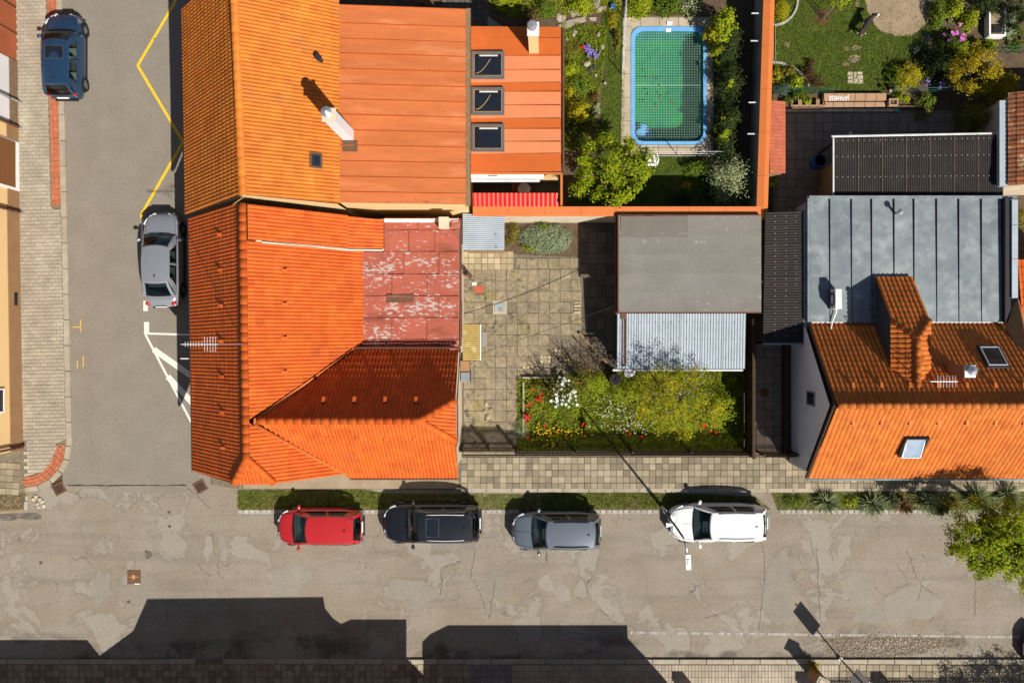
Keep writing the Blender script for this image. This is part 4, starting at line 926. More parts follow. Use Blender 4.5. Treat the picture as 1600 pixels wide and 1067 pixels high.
MB().slab([(-3.36, 5.6, 5.07), (-3.18, 5.6, 5.07), (-3.18, 13.76, 5.07), (-3.36, 13.76, 5.07)], .06).build('eaves_trim', m_wood_l, h2)
# lower roof in bands: x px 735..877
def lowy(py): return (NY - py) * 37 / FPX
bands = [(42, 61, 'd'), (61, 88, 'd'), (88, 110, 'p'), (110, 130, 'p'), (130, 144, 'd'), (144, 165, 'p'), (165, 186, 'p'), (186, 202, 'd'), (202, 222, 'p'), (222, 241, 'p'), (241, 270, 'd')]
for a, b, k in bands:
    x0 = -3.5
    MB().slab([(x0, lowy(a) - .008, 3.06), (.6, lowy(a) - .008, 2.98), (.6, lowy(b) + .008, 2.98), (x0, lowy(b) + .008, 3.06)], .03).build('roof_band', m_sheet_p if k == 'p' else m_sheet_d, h2)
    MB().box(x0, .6, lowy(b) - .012, lowy(b) + .008, 3.0, 3.05).build('standing_seam', m_sheet_o, h2)
MB().box(-3.5, .64, lowy(270) - .06, lowy(270), 2.86, 3.06).build('fascia', m_cop, h2)
for k, py in enumerate((104, 160, 217)):
    w_ = roof_window(h2, (-2.58, lowy(py), 3.03), (0, 1, 0), (1, 0, 0), 1.42, 1.18, lift=.14, frame_mat=M('slate_frame%d' % k, (.1, .12, .14), rough=.4), rim_mat=m_wood_l)
    MB().box(-2.95, -2.15, lowy(py) + .36, lowy(py) + .42, 3.2, 3.24).build('blind_rail', m_lgrey, w_)
    if k < 2:
        MB().tube([(-3.1 + q * .62, lowy(py) - .38 + (q ** 1.8) * .62, 3.245) for q in np.linspace(0, 1, 8)], .022, 5).build('stay_arm', m_wood_l, w_)
def chimney(owner, cx, cy, sx, sy, z0, z1, mat, cap_mat, pot='cone', over=.05):
    c = MB().box(cx - sx / 2, cx + sx / 2, cy - sy / 2, cy + sy / 2, z0, z1).build('chimney', mat, owner)
    MB().prism([(cx - sx / 2 - over, cy - sy / 2 - over), (cx + sx / 2 + over, cy - sy / 2 - over), (cx + sx / 2 + over, cy + sy / 2 + over), (cx - sx / 2 - over, cy + sy / 2 + over)], z1, z1 + .06, .01).build('cap_plate', cap_mat, c)
    MB().lathe((cx - .03, cy + .04, z1 + .06), [(.12, 0), (.12, .22), (.2, .24), (.2, .27), (.01, .4)] if pot == 'cone' else [(.17, 0), (.17, .3), (.2, .3), (.19, .36), (.1, .38)], 18).build('cowl', m_steel, c)
    return c
chimney(h2, -8.12, 8.42, .42, .42, 4.9, 8.55, m_wall_w, m_wall_p)
MB().slab([(-8.35, 8.2, 5.53), (-7.75, 8.2, 5.49), (-7.75, 7.75, 5.49), (-8.35, 7.75, 5.53)], .012).build('chimney_flashing', m_iron, h2)
chimney(h2, -.58, 12.85, .42, .5, 2.9, 5.2, m_wall_c, m_lgrey, 'pot', .04)
MB().lathe(P(503, 97, 5.9), [(.09, -.3), (.09, .45), (.13, .47), (.12, .62)], 12).build('vent_pipe', m_dk, h2)
MB().slab([P(500, 95, 6.03), P(512, 95, 5.83), P(512, 105, 5.83), P(500, 105, 6.03)], .02).build('vent_flashing', M('ochre_flashing', (.5, .27, .05), rough=.7), h2)
sl2 = Vector((-3.09, 0, 2.22)).normalized()
roof_window(h2, (-9.3, 7.22, 6.17), sl2, (0, 1, 0), .62, .52, lift=.09, frame_mat=m_iron, rim_mat=m_dk)
for y in (12.4, 10.2, 8.2, 6.6): wall_window(h2, (-15.27, y, 1.2), (0, -1, 0), 1.0, 1.4, (-1, 0, 0))
# red tiled shed roof on the boundary wall, awning cassette and court beneath
sh = thing('red_tiled_shelter', 'narrow shelter roofed with glossy red tiles against the boundary wall', 'shelter', (-1.4, 6.5, 0))
tile_roof(sh, [[(-3.3, 6.55, 2.75), (.52, 6.55, 2.75), (.52, 6.0, 2.5), (-3.3, 6.0, 2.5)]], .2, .33, 1, m_tile_r, 300)
MB().box(.3, .42, 6.2, 6.35, 0, 2.5).box(-3.2, -3.08, 6.2, 6.35, 0, 2.5).build('post', m_wood, sh)
aw = thing('rolled_awning', 'long white awning cassette along the end of the orange roof', 'awning', (-1.7, 7.3, 2.6))
MB().box(-3.36, -.15, 7.18, 7.38, 2.62, 2.84).build('cassette', m_whitep, aw); MB().box(-3.36, -.35, 7.06, 7.16, 2.5, 2.6).build('front_bar', m_lgrey, aw)
MB().tube([(-.3, 7.1, 2.55), (-.7, 7.15, 2.5), (-.25, 7.3, 2.6)], .03, 6).build('arm', m_steel, aw)
MB().obox((-2.4, 7.28, 2.85), (.42, .03, .01)).build('badge_strip', m_dk, aw)
fr = thing('steel_pergola', 'thin orange steel beam and post framing the small dark court', 'pergola', (.62, 6.6, 0)); MB().box(.58, .68, 6.02, 7.32, 2.8, 2.92).build('beam', m_cop, fr); MB().box(.58, .68, 6.02, 6.12, 0, 2.8).build('post', m_cop, fr)
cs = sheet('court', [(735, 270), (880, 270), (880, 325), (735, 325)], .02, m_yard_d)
t = thing('garden_chair', 'orange and white folding chair in the dark court', 'chair', tuple(P(808, 292, 0))); c = P(808, 293, .4)
MB().obox(c, (.4, .4, .04)).build('seat', m_terr, t); MB().obox(c + Vector((-.2, 0, .25)), (.04, .4, .45)).build('backrest', m_terr, t)
for a in (-.18, .18):
    for b in (-.18, .18): MB().tube([c + Vector((a, b, 0)), c + Vector((a, b, -.4))], .015, 5).build('leg', m_steel, t)
t = thing('round_table', 'small pale round table in the dark court', 'table', tuple(P(819, 297, 0))); MB().lathe(P(819, 296, 0), [(.03, 0), (.03, .68)], 8).build('leg', m_steel, t); MB().lathe(P(819, 296, .7), [(.3, -.02), (.3, .0), (.28, .012)], 20).build('tabletop', m_lgrey, t)
# ================================================================== BOUNDARY WALLS
bw = thing('boundary_wall', 'cream plastered wall with orange coping between the yards', 'wall', (3, 5.75, 0))
MB().box(-3.3, 9.5, 5.62, 5.92, 0, 2.45).build('wall', m_wall_p, bw)
for i in range(8): MB().slab([(-3.3 + i * 1.6, 5.56, 2.47), (-3.3 + i * 1.6 + 1.59, 5.56, 2.47), (-3.3 + i * 1.6 + 1.59, 5.98, 2.52), (-3.3 + i * 1.6, 5.98, 2.52)], .05).build('coping', m_cop, bw)
bw2 = thing('garden_wall', 'long garden wall capped with bright orange sheet beside the pool garden', 'wall', (9.8, 11, 0))
def wx(y): return 9.40 + (y - 5.5) * .033
MB().prism([(wx(5.6) + .08, 5.6), (wx(5.6) + .4, 5.6), (wx(17) + .4, 17), (wx(17) + .08, 17)], 0, 1.95).build('wall', m_wall_g, bw2)
for i in range(6):
    y0, y1 = 5.5 + i * 1.95, 5.5 + i * 1.95 + 1.94
    MB().add([(wx(y0), y0, 2.0), (wx(y0) + .3, y0, 2.07), (wx(y0) + .5, y0, 2.02), (wx(y1) + .5, y1, 2.02), (wx(y1) + .3, y1, 2.07), (wx(y1), y1, 2.0), (wx(y0), y0, 1.94), (wx(y0) + .5, y0, 1.94), (wx(y1) + .5, y1, 1.94), (wx(y1), y1, 1.94)],
             [(0, 1, 4, 5), (1, 2, 3, 4), (6, 0, 5, 9), (7, 8, 3, 2), (6, 7, 2, 1, 0), (9, 5, 4, 3, 8)]).build('coping', m_cop, bw2)
for py in (22, 65, 161, 210):
    y = (NY - py) * 38.2 / FPX; x = wx(y)
    MB().tube([(x + .1, y, 1.75), (x - .1, y, 1.8)], .012, 5).obox((x - .32, y, 1.85), (.32, .05, .03)).build('wall_bracket', m_lgrey, bw2)
t = thing('tiled_lean_to', 'narrow lean-to roofed with flat terracotta tiles against the garden wall', 'lean-to', tuple(P(1214, 212, 0)))
lp = []
for i in range(3):
    for j in range(22):
        if j * .16 > 3.15: continue
        lp.append((i, j))
x0 = P(1203, 270, 2.0).x; y0 = P(1203, 270, 2.0).y; x1 = P(1227, 270, 1.8).x; y1 = P(1203, 157, 2.0).y
MB().box(x0 + .1, x1 - .08, y0 + .06, y1 - .06, 0, 1.7).build('wall', m_wall_t, t)
n = 20; rows = 4
for i in range(rows):
    for j in range(n):
        a0, a1 = x0 + (x1 - x0) * i / rows, x0 + (x1 - x0) * (i + 1.04) / rows; b0, b1 = y0 + (y1 - y0) * (j + .04) / n, y0 + (y1 - y0) * (j + .98) / n
        za, zb_ = 2.0 - .2 * i / rows, 2.0 - .2 * (i + 1) / rows + .012
        MB().slab([(a0, b0, za), (a1, b0, zb_), (a1, b1, zb_), (a0, b1, za)], .015).build('flat_tile', m_terr, t)
# ================================================================== GARAGE AND SHEDS
gz = 2.7; ga = thing('garage', 'flat-roofed garage with grey bitumen felt roof and brown door', 'garage', (6.3, 3.4, 0))
gx0, gx1, gy0, gy1 = 3.16, 9.45, 1.3, 5.55
MB().box(gx0 + .2, gx1 - .1, gy0 + .12, gy1 - .05, 0, gz - .1).build('wall', m_wall_p, ga)
for i in range(5):
    a, b = gy0 + (gy1 - gy0) * i / 5, gy0 + (gy1 - gy0) * (i + 1) / 5
    k = 14; V = []; 
    for q in range(k + 1):
        x = gx0 + (gx1 - gx0) * q / k
        for r_ in range(5): V.append((x, a + (b - a + .02) * r_ / 4, gz + R(-.012, .012) + (.03 if r_ == 0 else .012 if r_ == 1 else 0)))
    F = [(q * 5 + r_, q * 5 + r_ + 1, (q + 1) * 5 + r_ + 1, (q + 1) * 5 + r_) for q in range(k) for r_ in range(4)]
    o = MB().add(V, F).build('felt_strip', m_felt, ga, True)
    if o.data.polygons[0].normal.z < 0: o.data.flip_normals()
MB().slab([(gx0 + .08, gy1 - .03, gz + .03), (gx0 + 3.05, gy1 - .03, gz + .03), (gx0 + 3.05, gy1 - .95, gz + .03), (gx0 + .08, gy1 - .95, gz + .03)], .012).build('felt_patch', m_felt_d, ga)
MB().box(gx0 - .05, gx0, gy0 - .05, gy1, gz - .12, gz + .035).box(gx0, gx1, gy0 - .05, gy0, gz - .12, gz + .03).box(gx0, gx1, gy1, gy1 + .04, gz - .12, gz + .03).build('edge_trim', m_gut, ga)
MB().tube([(gx0 - .1, gy0 - .1, gz - .16), (gx0 - .1, gy1, gz - .16)], .05, 6).tube([(gx0 - .1, gy1 - .6, gz - .16), (gx0 + .12, gy1 - .55, gz - .5), (gx0 + .12, gy1 - .55, .1)], .035, 6).build('gutter', m_gut, ga)
dr = MB().box(gx0 + .14, gx0 + .2, 2.1, 4.6, 0, 2.2).build('garage_door', m_garage, ga)
for i in range(8): MB().box(gx0 + .125, gx0 + .14, 2.12 + i * .31, 2.12 + i * .31 + .29, .05, 2.15).build('plank', m_garage, dr)
ts = thing('tin_shed', 'low shed with pale corrugated tin roof below the garage', 'shed', (5.8, 0, 0))
sx0, sx1, sy0, sy1, sz = 3.12, 8.8, -1.22, 1.24, 2.25
MB().box(sx0 + .25, sx1 - .15, sy0 + .15, sy1, 0, sz - .2).build('wall', m_wood, ts)
for i in range(6):
    a, b = sx0 + (sx1 - sx0) * i / 6, sx0 + (sx1 - sx0) * (i + 1) / 6 + .05
    corrugated(ts, 'corrugated_sheet', (a, sy1, sz + .12 + .004 * i), (b, sy1, sz + .12 + .004 * i), (b, sy0, sz - .08 + .004 * i), (a, sy0, sz - .08 + .004 * i), 8, .026, m_galv)
for q in (.18, .26, .34): MB().tube([(sx0 + q + .06, sy1 - .2, sz + .13), (sx0 + q + .06, sy0 + .1, sz - .04)], .024, 5).build('rust_rib', m_iron, ts)
MB().slab([(sx0 + .15, sy1, sz + .17), (sx0 + .42, sy1, sz + .17), (sx0 + .42, sy1 - .24, sz + .15), (sx0 + .15, sy1 - .24, sz + .15)], .01).build('rusty_plate', m_iron, ts)
g_ = MB()
for i in range(16):
    for yy in (.85, .1, -.8): g_.lathe((sx0 + .35 + i * .345, yy, sz + .06 + yy * .08), [(.018, 0), (.018, .012)], 6)
g_.build('roof_screws', m_dk, ts, kind='stuff')
MB().tube([(sx0 - .18, sy0 - .06, sz - .16), (sx1 - .02, sy0 - .06, sz - .16)], .05, 6).build('gutter', m_lgrey, ts)
t = thing('lean_to', 'small corrugated tin lean-to beside the flaking red roof', 'lean-to', tuple(P(755, 362, 0)))
a = [P(723, 334, 2.35), P(788, 336, 2.2), P(788, 391, 2.2), P(723, 391, 2.35)]
corrugated(t, 'corrugated_sheet', a[0], a[3], a[2], a[1], 18, .028, m_galv); MB().box(a[3].x + .1, a[2].x - .1, a[3].y + .1, a[0].y - .1, 0, 2.1).build('wall', m_wood_l, t)
s_ = MB()
for px, py in ((775, 367), (775, 386), (738, 337), (776, 337)): s_.lathe(P(px, py, 2.24), [(.03, 0), (.03, .02)], 6)
s_.build('roof_screws', m_dk, t, kind='stuff')
t = thing('amber_canopy', 'yellowed corrugated plastic canopy over the yard door', 'canopy', tuple(P(736, 535, 0)))
a = [P(723, 507, 2.5), P(750, 507, 2.35), P(750, 563, 2.35), P(723, 563, 2.5)]
corrugated(t, 'corrugated_sheet', a[0], a[3], a[2], a[1], 17, .022, m_canopy); MB().tube([a[1] + Vector((.02, 0, 0)), a[2] + Vector((.02, 0, 0))], .025, 5).build('edge_rail', m_whitep, t)
MB().tube([P(750, 509, 2.3), P(725, 509, 1.7)], .025, 5).tube([P(750, 561, 2.3), P(725, 561, 1.7)], .025, 5).build('bracket', m_dk, t)
# ================================================================== HOUSE TO THE EAST
h3 = thing('orange_house', 'white-gabled house with orange tiled roof, dormer and grey metal flat roof', 'house', (16, -2, 0))
m_cheek_shade = M('shaded_cheek', (.05, .058, .07), (.04, .046, .056), scale=3, rough=.7)  # dark tone paints in the shade on the west dormer cheek
ZE, ZRR, YN, YR_, YS = 2.4, 5.95, .85, -2.58, -6.04
gv = [(11.42, .62, 0), (11.42, -5.72, 0), (11.42, -5.72, 2.66), (11.42, -2.58, 5.86), (11.42, .62, 2.66)]
MB().add(gv + [(27, y, z) for _, y, z in gv], [(0, 1, 2, 3, 4)[::-1], (5, 6, 7, 8, 9), (0, 5, 6, 1), (1, 6, 7, 2), (0, 4, 9, 5)]).build('wall', m_wall_w, h3)
def nz(y): return ZE + (YN - y) * (ZRR - ZE) / (YN - YR_)
def sz_(y): return ZE + (y - YS) * (ZRR - ZE) / (YR_ - YS)
def skipf(p): return (14.6 < p.x < 15.95 and -1.75 < p.y < .85 and p.z < 5.0 and False)
polys = [[(11.68, YR_, ZRR), (11.62, YN, ZE), (27, YN, ZE), (27, YR_, ZRR)], [(11.68, YR_, ZRR), (27, YR_, ZRR), (27, YS, ZE), (11.62, YS, ZE)]]
DX0, DX1, DC = 14.45, 16.08, 15.27
polys += [[(DX0, 2.82, 2.78), (DX1, 2.82, 2.78), (DX1, .88, 4.5), (DC, .1, 5.19), (DX0, .88, 4.5)],
          [(DX0, .88, 4.5), (DC, .1, 5.19), (DC, -1.97, 5.19), (DX0, -1.27, 4.5)], [(DX1, .88, 4.5), (DC, .1, 5.19), (DC, -1.97, 5.19), (DX1, -1.27, 4.5)]]
rf3 = tile_roof(h3, polys, .205, .315, 1, m_tile_e, 300, lift=.026, amp=.045)
ridge_tiles(rf3, (11.7, YR_, ZRR), (27, YR_, ZRR), m_tile_e, .14)
ridge_tiles(rf3, (DC, .1, 5.19), (DC, -2.0, 5.19), m_tile_e, .12); ridge_tiles(rf3, (DX0, .9, 4.5), (DC, .1, 5.2), m_tile_e, .11); ridge_tiles(rf3, (DX1, .9, 4.5), (DC, .1, 5.2), m_tile_e, .11)
MB().slab([(DX0 + .08, .85, 4.45), (DX0 + .08, 2.7, 2.75), (DX0 + .08, 2.7, 2.6), (DX0 + .08, .85, 2.4)], .06).build('dormer_cheek', m_cheek_shade, rf3)
MB().slab([(DX0 + .12, .85, 4.45), (DX0 + .12, -1.25, 4.45), (DX0 + .12, .85, 2.4)], .06).build('dormer_cheek', m_cheek_shade, rf3)
MB().slab([(DX1 - .08, .85, 4.45), (DX1 - .08, 2.7, 2.75), (DX1 - .08, 2.7, 2.6), (DX1 - .08, .85, 2.4)], .06).build('dormer_cheek', m_wall_w, rf3)
MB().slab([(DX1 - .12, .85, 4.45), (DX1 - .12, -1.25, 4.45), (DX1 - .12, .85, 2.4)], .06).build('dormer_cheek', m_wall_w, rf3)
MB().slab([(DX0 - .1, -1.2, 4.52), (DX0 - .02, -1.35, 4.55), (DC, -2.1, 5.24), (DC, -1.95, 5.27)], .02).slab([(DX1 + .1, -1.2, 4.52), (DX1 + .02, -1.35, 4.55), (DC, -2.1, 5.24), (DC, -1.95, 5.27)], .02).build('valley_flashing', m_sheet_d, rf3)
snow_guards(rf3, (12.0, -1.95, nz(-1.95)), (20.2, -1.95, nz(-1.95)), 7, (0, 1, -.98), m_tile_e); snow_guards(rf3, (12.0, -3.2, sz_(-3.2)), (20.2, -3.2, sz_(-3.2)), 7, (0, -1, -.98), m_tile_e)
MB().tube([(11.6, YS - .08, ZE - .08), (27, YS - .08, ZE - .08)], .07, 6).build('gutter', m_zinc, h3)
vg = MB()
for a, b in (((11.6, YR_, ZRR - .04), (11.56, YN + .02, ZE - .04)), ((11.6, YR_, ZRR - .04), (11.56, YS - .02, ZE - .04))): vg.slab([Vector(a) + Vector((0, 0, .1)), Vector(b) + Vector((0, 0, .1)), Vector(b) - Vector((0, 0, .1)), Vector(a) - Vector((0, 0, .1))], .05)
vg.build('verge_board', m_wood, h3)
for y, z, w_, hh in ((.2, 1.55, .34, .45), (-2.15, 2.95, .62, 1.05)):
    wall_window(h3, (11.40, y, z), (0, -1, 0), w_, hh, (-1, 0, 0), m_wall_g)
MB().box(11.3, 11.4, -2.72, -2.58, 2.0, 2.2).build('wall_lamp', m_lgrey, h3)
MB().box(11.08, 11.36, -5.45, .5, .05, .5).build('plinth_bench', m_wood, h3)
roof_window(h3, (18.95, -.73, nz(-.73)), (0, -3.43, 3.4), (1, 0, 0), .98, 1.25, lift=.12, frame_mat=m_dk, rim_mat=m_lgrey)
roof_window(h3, (15.5, -4.36, sz_(-4.36)), (0, 3.46, 3.4), (1, 0, 0), .98, 1.25, tilt=-.22, lift=.16, frame_mat=m_dk, rim_mat=m_lgrey, pane=M('sky_reflection_pane', (.2, .26, .36), (.3, .35, .42), scale=2, rough=.1, spec=.6))  # sky reflection painted into the pane as a blue-grey base colour
roof_window(h3, (17.6, .0, nz(0) - .1), (0, -3.43, 3.4), (1, 0, 0), .01, .01, lift=-.5) if False else None
chimney(h3, 17.0, -1.2, .45, .5, 3.9, 6.0, m_wall_t, m_wall_w, 'cone', .0)
at = thing('roof_antenna', 'small aerial on the ridge of the orange dormer', 'antenna', (15.3, -1.6, 5.4))
MB().tube([(15.3, -1.6, 5.35), (15.3, -1.6, 6.3)], .02, 6).build('mast', m_steel, at); MB().tube([(15.3, -1.6, 6.25), (16.4, -1.6, 6.25)], .02, 5).build('boom', m_whitep, at)
for i in range(7): MB().tube([(15.6 + i * .12, -1.6 - .24, 6.25), (15.6 + i * .12, -1.6 + .24, 6.25)], .008, 4).build('element', m_lgrey, at)
# grey sheet roof
xb = [11.6, 12.5, 13.46, 14.35, 15.34, 16.22, 17.22, 18.2, 19.2, 20.1]
MB().box(11.75, 20.35, .7, 6.3, 0, 2.5).build('wall', m_wall_w, h3)
for a, b in zip(xb, xb[1:]):
    MB().slab([(a + .006, .86, 2.66), (b - .006, .86, 2.66), (b - .006, 6.3, 2.6), (a + .006, 6.3, 2.6)], .04).build('zinc_panel', m_zinc, h3)
    MB().box(a - .006, a + .006, .86, 6.3, 2.58, 2.69).build('standing_seam', m_dk, h3)  # dark colour paints in the thin shadow line along each seam
MB().box(11.55, 20.7, 6.3, 6.42, 2.3, 2.78).box(11.5, 11.59, .86, 6.42, 2.4, 2.7).build('parapet', m_zinc, h3)
MB().box(20.12, 20.36, .86, 6.3, 2.4, 2.9).build('side_parapet', m_dk, h3)
for a, b in ((1.9, 3.6), (3.62, 5.1), (5.12, 6.2)): MB().box(20.36, 20.62, a, b, 2.4, 3.0).build('coping_sheet', m_galv, h3)
MB().slab([(20.1, .86, 2.7), (20.62, 1.85, 3.0), (20.62, -1.5, 4.4), (20.5, -1.2, 4.2)], .1).build('sloped_parapet', m_wall_t, h3)
MB().lathe((15.4, 5.65, 2.6), [(.06, 0), (.06, .55), (.13, .56), (.12, .62), (.02, .7)], 12).build('vent_pipe', m_steel, h3)
ac = thing('air_conditioner', 'white air conditioner unit standing on the grey metal roof', 'air conditioner', (12.62, 1.85, 2.64)); c = Vector((12.62, 1.85, 3.05))
MB().prism([(12.48, 1.42), (12.78, 1.42), (12.78, 2.28), (12.48, 2.28)], 2.74, 3.4, .02).build('casing', m_whitep, ac)
for i in range(5): MB().box(12.5 + i * .06, 12.53 + i * .06, 1.48, 2.22, 3.4, 3.408).build('grille_bar', m_lgrey, ac)
MB().lathe((12.62, 1.85, 0), [(0, 0)], 3) if False else None
rg = MB(); rg.tube([(12.44, 1.85 + .28 * math.cos(a), 3.07 + .28 * math.sin(a)) for a in np.linspace(0, 2 * math.pi, 17)], .03, 5); rg.build('fan_guard', m_blk, ac)
for y in (1.5, 2.2): MB().box(12.42, 12.84, y - .04, y + .04, 2.64, 2.74).build('foot', m_dk, ac)
MB().tube([(12.7, 1.42, 2.95), (12.72, 1.25, 2.8), (12.58, .9, 2.76), (12.5, .55, 2.78)], .03, 6).build('pipe', m_whitep, ac)
# black corrugated roofs
t = thing('side_roof', 'black corrugated roof over the passage beside the garage', 'roof', (11, 3, 0))
a = [P(1196, 332, 2.3), P(1255, 330, 2.4), P(1255, 535, 2.4), P(1192, 535, 2.3)]
for i in range(4):
    y0_, y1_ = i / 4, (i + 1) / 4 + .01
    q = [a[0].lerp(a[3], y0_), a[1].lerp(a[2], y0_), a[1].lerp(a[2], y1_), a[0].lerp(a[3], y1_)]
    corrugated(t, 'corrugated_sheet', q[0] + Vector((0, 0, .004 * i)), q[3] + Vector((0, 0, .004 * i)), q[2] + Vector((0, 0, .004 * i)), q[1] + Vector((0, 0, .004 * i)), 13, .022, m_black_c)
s_ = MB()
for i in range(22):
    for px in (1211, 1228, 1243): s_.lathe(P(px, 338 + i * 8.9, 2.38), [(.014, 0), (.014, .015)], 6)
s_.build('roof_screws', m_lgrey, t, kind='stuff'); MB().slab([a[1], a[1] + Vector((.22, 0, .06)), a[2] + Vector((.22, 0, .06)), a[2]], .05).build('edge_flashing', m_zinc, t)
for p in (a[0], a[3], a[1], a[2]): MB().box(p.x + .1, p.x + .2, p.y - .06, p.y + .06, 0, 2.25).build('post', m_wood, t)
MB().tube([a[3] + Vector((0, -.06, -.02)), a[2] + Vector((.2, -.06, -.02))], .05, 6).build('gutter', m_zinc, t)
t = thing('pergola_roof', 'wide black corrugated roof over the patio below the garden', 'roof', (16, 8, 0))
a = [P(1303, 216, 2.65), P(1566, 211, 2.65), P(1566, 308, 2.45), P(1303, 308, 2.45)]
for i in range(7):
    q = [a[0].lerp(a[1], i / 7), a[0].lerp(a[1], (i + 1) / 7 + .004), a[3].lerp(a[2], (i + 1) / 7 + .004), a[3].lerp(a[2], i / 7)]
    corrugated(t, 'corrugated_sheet', *[v + Vector((0, 0, .004 * i)) for v in q], 11, .022, m_black_c)
    if i: MB().tube([q[0] + Vector((0, 0, .03)), q[3] + Vector((0, 0, .03))], .014, 4).build('lap_joint', m_shade_brown, t)
s_ = MB()
for i in range(31):
    for k, v in ((.05, .05), (.32, .32), (.66, .66)): s_.lathe(tuple(a[0].lerp(a[1], (i + .5) / 31).lerp(a[3].lerp(a[2], (i + .5) / 31), v) + Vector((0, 0, .03))), [(.015, 0), (.015, .015)], 6)
s_.build('roof_screws', m_lgrey, t, kind='stuff'); MB().tube([a[0] + Vector((-.1, .08, -.04)), a[1] + Vector((0, .08, -.04))], .05, 6).build('gutter', m_lgrey, t); MB().slab([a[0] + Vector((-.06, 0, .05)), a[0] + Vector((0, 0, .05)), a[3] + Vector((0, 0, .05)), a[3] + Vector((-.06, 0, .05))], .1).build('edge_trim', m_lgrey, t)
for p in (a[0], a[1]): MB().box(p.x + .1, p.x + .2, p.y - .16, p.y - .06, 0, 2.6).build('post', m_wood, t)
MB().box(a[0].x + .15, a[0].x + 2.4, a[3].y + .2, a[3].y + 1.6, 0, 2.2).build('wall', m_wall_t, t)
h4 = thing('brown_tiled_shed', 'old shed with weathered brown tiles at the right edge', 'shed', (21, 9.8, 0))
a = P(1575, 290, 3.0); b = P(1575, 146, 3.0)
tile_roof(h4, [[(a.x, a.y, 3.0), (a.x, b.y, 3.0), (a.x + 3.2, b.y, 4.6), (a.x + 3.2, a.y, 4.6)]], .2, .33, 1, m_tile_b, 300)
MB().box(a.x + .15, a.x + 6, a.y + .1, b.y - .1, 0, 2.9).build('wall', m_wall_p, h4); MB().box(a.x - .34, a.x - .02, a.y - .02, b.y - .3, 2.7, 2.95).build('box_gutter', m_galv, h4)
h5 = thing('red_tiled_shed', 'shed roof of red tiles right of the grey metal roof', 'shed', (21.6, 2, 0))
tile_roof(h5, [[(20.75, -.2, 3.2), (20.75, 3.6, 2.7), (24, 3.6, 2.7), (24, -.2, 3.2)]], .24, .34, 1, m_tile_m, 60)
MB().box(20.8, 24, 0, 3.4, 0, 2.6).build('wall', m_wall_p, h5)
# ================================================================== STREET FRONT AT THE LEFT EDGE
def fx(py): return P(28 + py * .0145, py, 0).x
def front(y0, y1, name, label, wall, plinth, hgt, ph):
    a, b = P(0, y0).y, P(0, y1).y; xa, xb_ = fx(y0), fx(y1)
    t = thing(name, label, 'house', ((xa - 3), (a + b) / 2, 0)); MB().prism([(xa - .04, a), (xa - 9, a), (xb_ - 9, b), (xb_ - .04, b)], 0, hgt).build('wall', wall, t)
    if plinth: MB().prism([(xa, a), (xa - .04, a), (xb_ - .04, b), (xb_, b)], 0, ph).build('plinth', plinth, t)
    MB().prism([(xa + .4, a), (xa - 9.4, a), (xb_ - 9.4, b), (xb_ + .4, b)], hgt, hgt + .2).build('eaves', m_wood_l, t)
    rz = hgt + 2.6; tile_m = m_tile_b
    MB().slab([(xa + .5, a, hgt + .15), (xb_ + .5, b, hgt + .15), (xb_ - 4.5, b, rz), (xa - 4.5, a, rz)], .1).slab([(xa - 9.5, a, hgt + .15), (xb_ - 9.5, b, hgt + .15), (xb_ - 4.5, b, rz), (xa - 4.5, a, rz)], .1).build('roof', m_tile_b, t)
    return t
hA = front(-150, 97, 'red_fronted_house', 'house with rust-red rendered front at the top left corner', M('rust_render', (.36, .1, .04), (.3, .085, .035), scale=1.5, rough=.8, bump=.2), None, 4.6, .8)
for i in range(3): MB().box(fx(40) - .035, fx(40) - .02, P(0, 95 - i * 40).y, P(0, 94 - i * 40).y + .03, 0, 4.5).build('render_joint', m_wood, hA)
hB = front(98, 196, 'white_fronted_house', 'white-fronted house with brick plinth beside the top left pavement', m_wall_w, m_wall_b, 4.6, .7)
hC = front(197, 329, 'cream_house', 'cream house with brown garage door on the left pavement', m_wall_c, m_wall_t, 4.8, .95)
x_ = fx(262); gd = MB().prism([(fx(224) + .012, P(0, 224).y), (fx(224) - .2, P(0, 224).y), (fx(300) - .2, P(0, 300).y), (fx(300) + .012, P(0, 300).y)], 0, 2.3).build('garage_recess', m_whitep, hC)
MB().prism([(fx(224) + .03, P(0, 226).y), (fx(224), P(0, 226).y), (fx(300), P(0, 296).y), (fx(300) + .03, P(0, 296).y)], .42, 2.3).build('garage_door', m_garage, gd)
for i in range(6): MB().box(fx(262) + .025, fx(262) + .05, P(0, 296).y + .02, P(0, 226).y - .02, .44 + i * .3, .71 + i * .3).build('door_slat', m_garage, gd)
hD = front(330, 702, 'long_cream_house', 'long cream house with tan plinth along the left pavement', m_wall_c, m_wall_t, 4.8, 1.0)
MB().box(fx(455) + .0, fx(455) + .012, P(0, 478).y, P(0, 458).y, .35, .6).build('vent_grille', m_blk, hD)
for py in (604,): wall_window(hD, (fx(py) + .0, P(0, py).y, 1.45), (0, -1, 0), 1.1, 1.5, (1, 0, 0))
def downpipe(py, label, mat, dy=.0):
    x, y = fx(py) + .09, P(0, py).y
    t = thing('downpipe', label, 'downpipe', (x, y, 0)); MB().tube([(x, y, .25), (x, y, 4.5)], .055, 8).build('pipe', mat, t); MB().tube([(x, y, .27), (x + .02, y, .12), (x + .12, y - .0, .1)], .05, 8).build('shoe', m_steel, t)
    for z in (.9, 2.6): MB().lathe((x, y, z), [(.07, -.02), (.07, .02)], 8).build('clip', m_dk, t)
downpipe(161, 'grey downpipe on the white front', m_steel); downpipe(201, 'brown downpipe above the brown garage door', m_gut); downpipe(333, 'brown downpipe between garage door and long cream front', m_gut); downpipe(697, 'brown downpipe at the lower corner of the long cream house', m_gut)
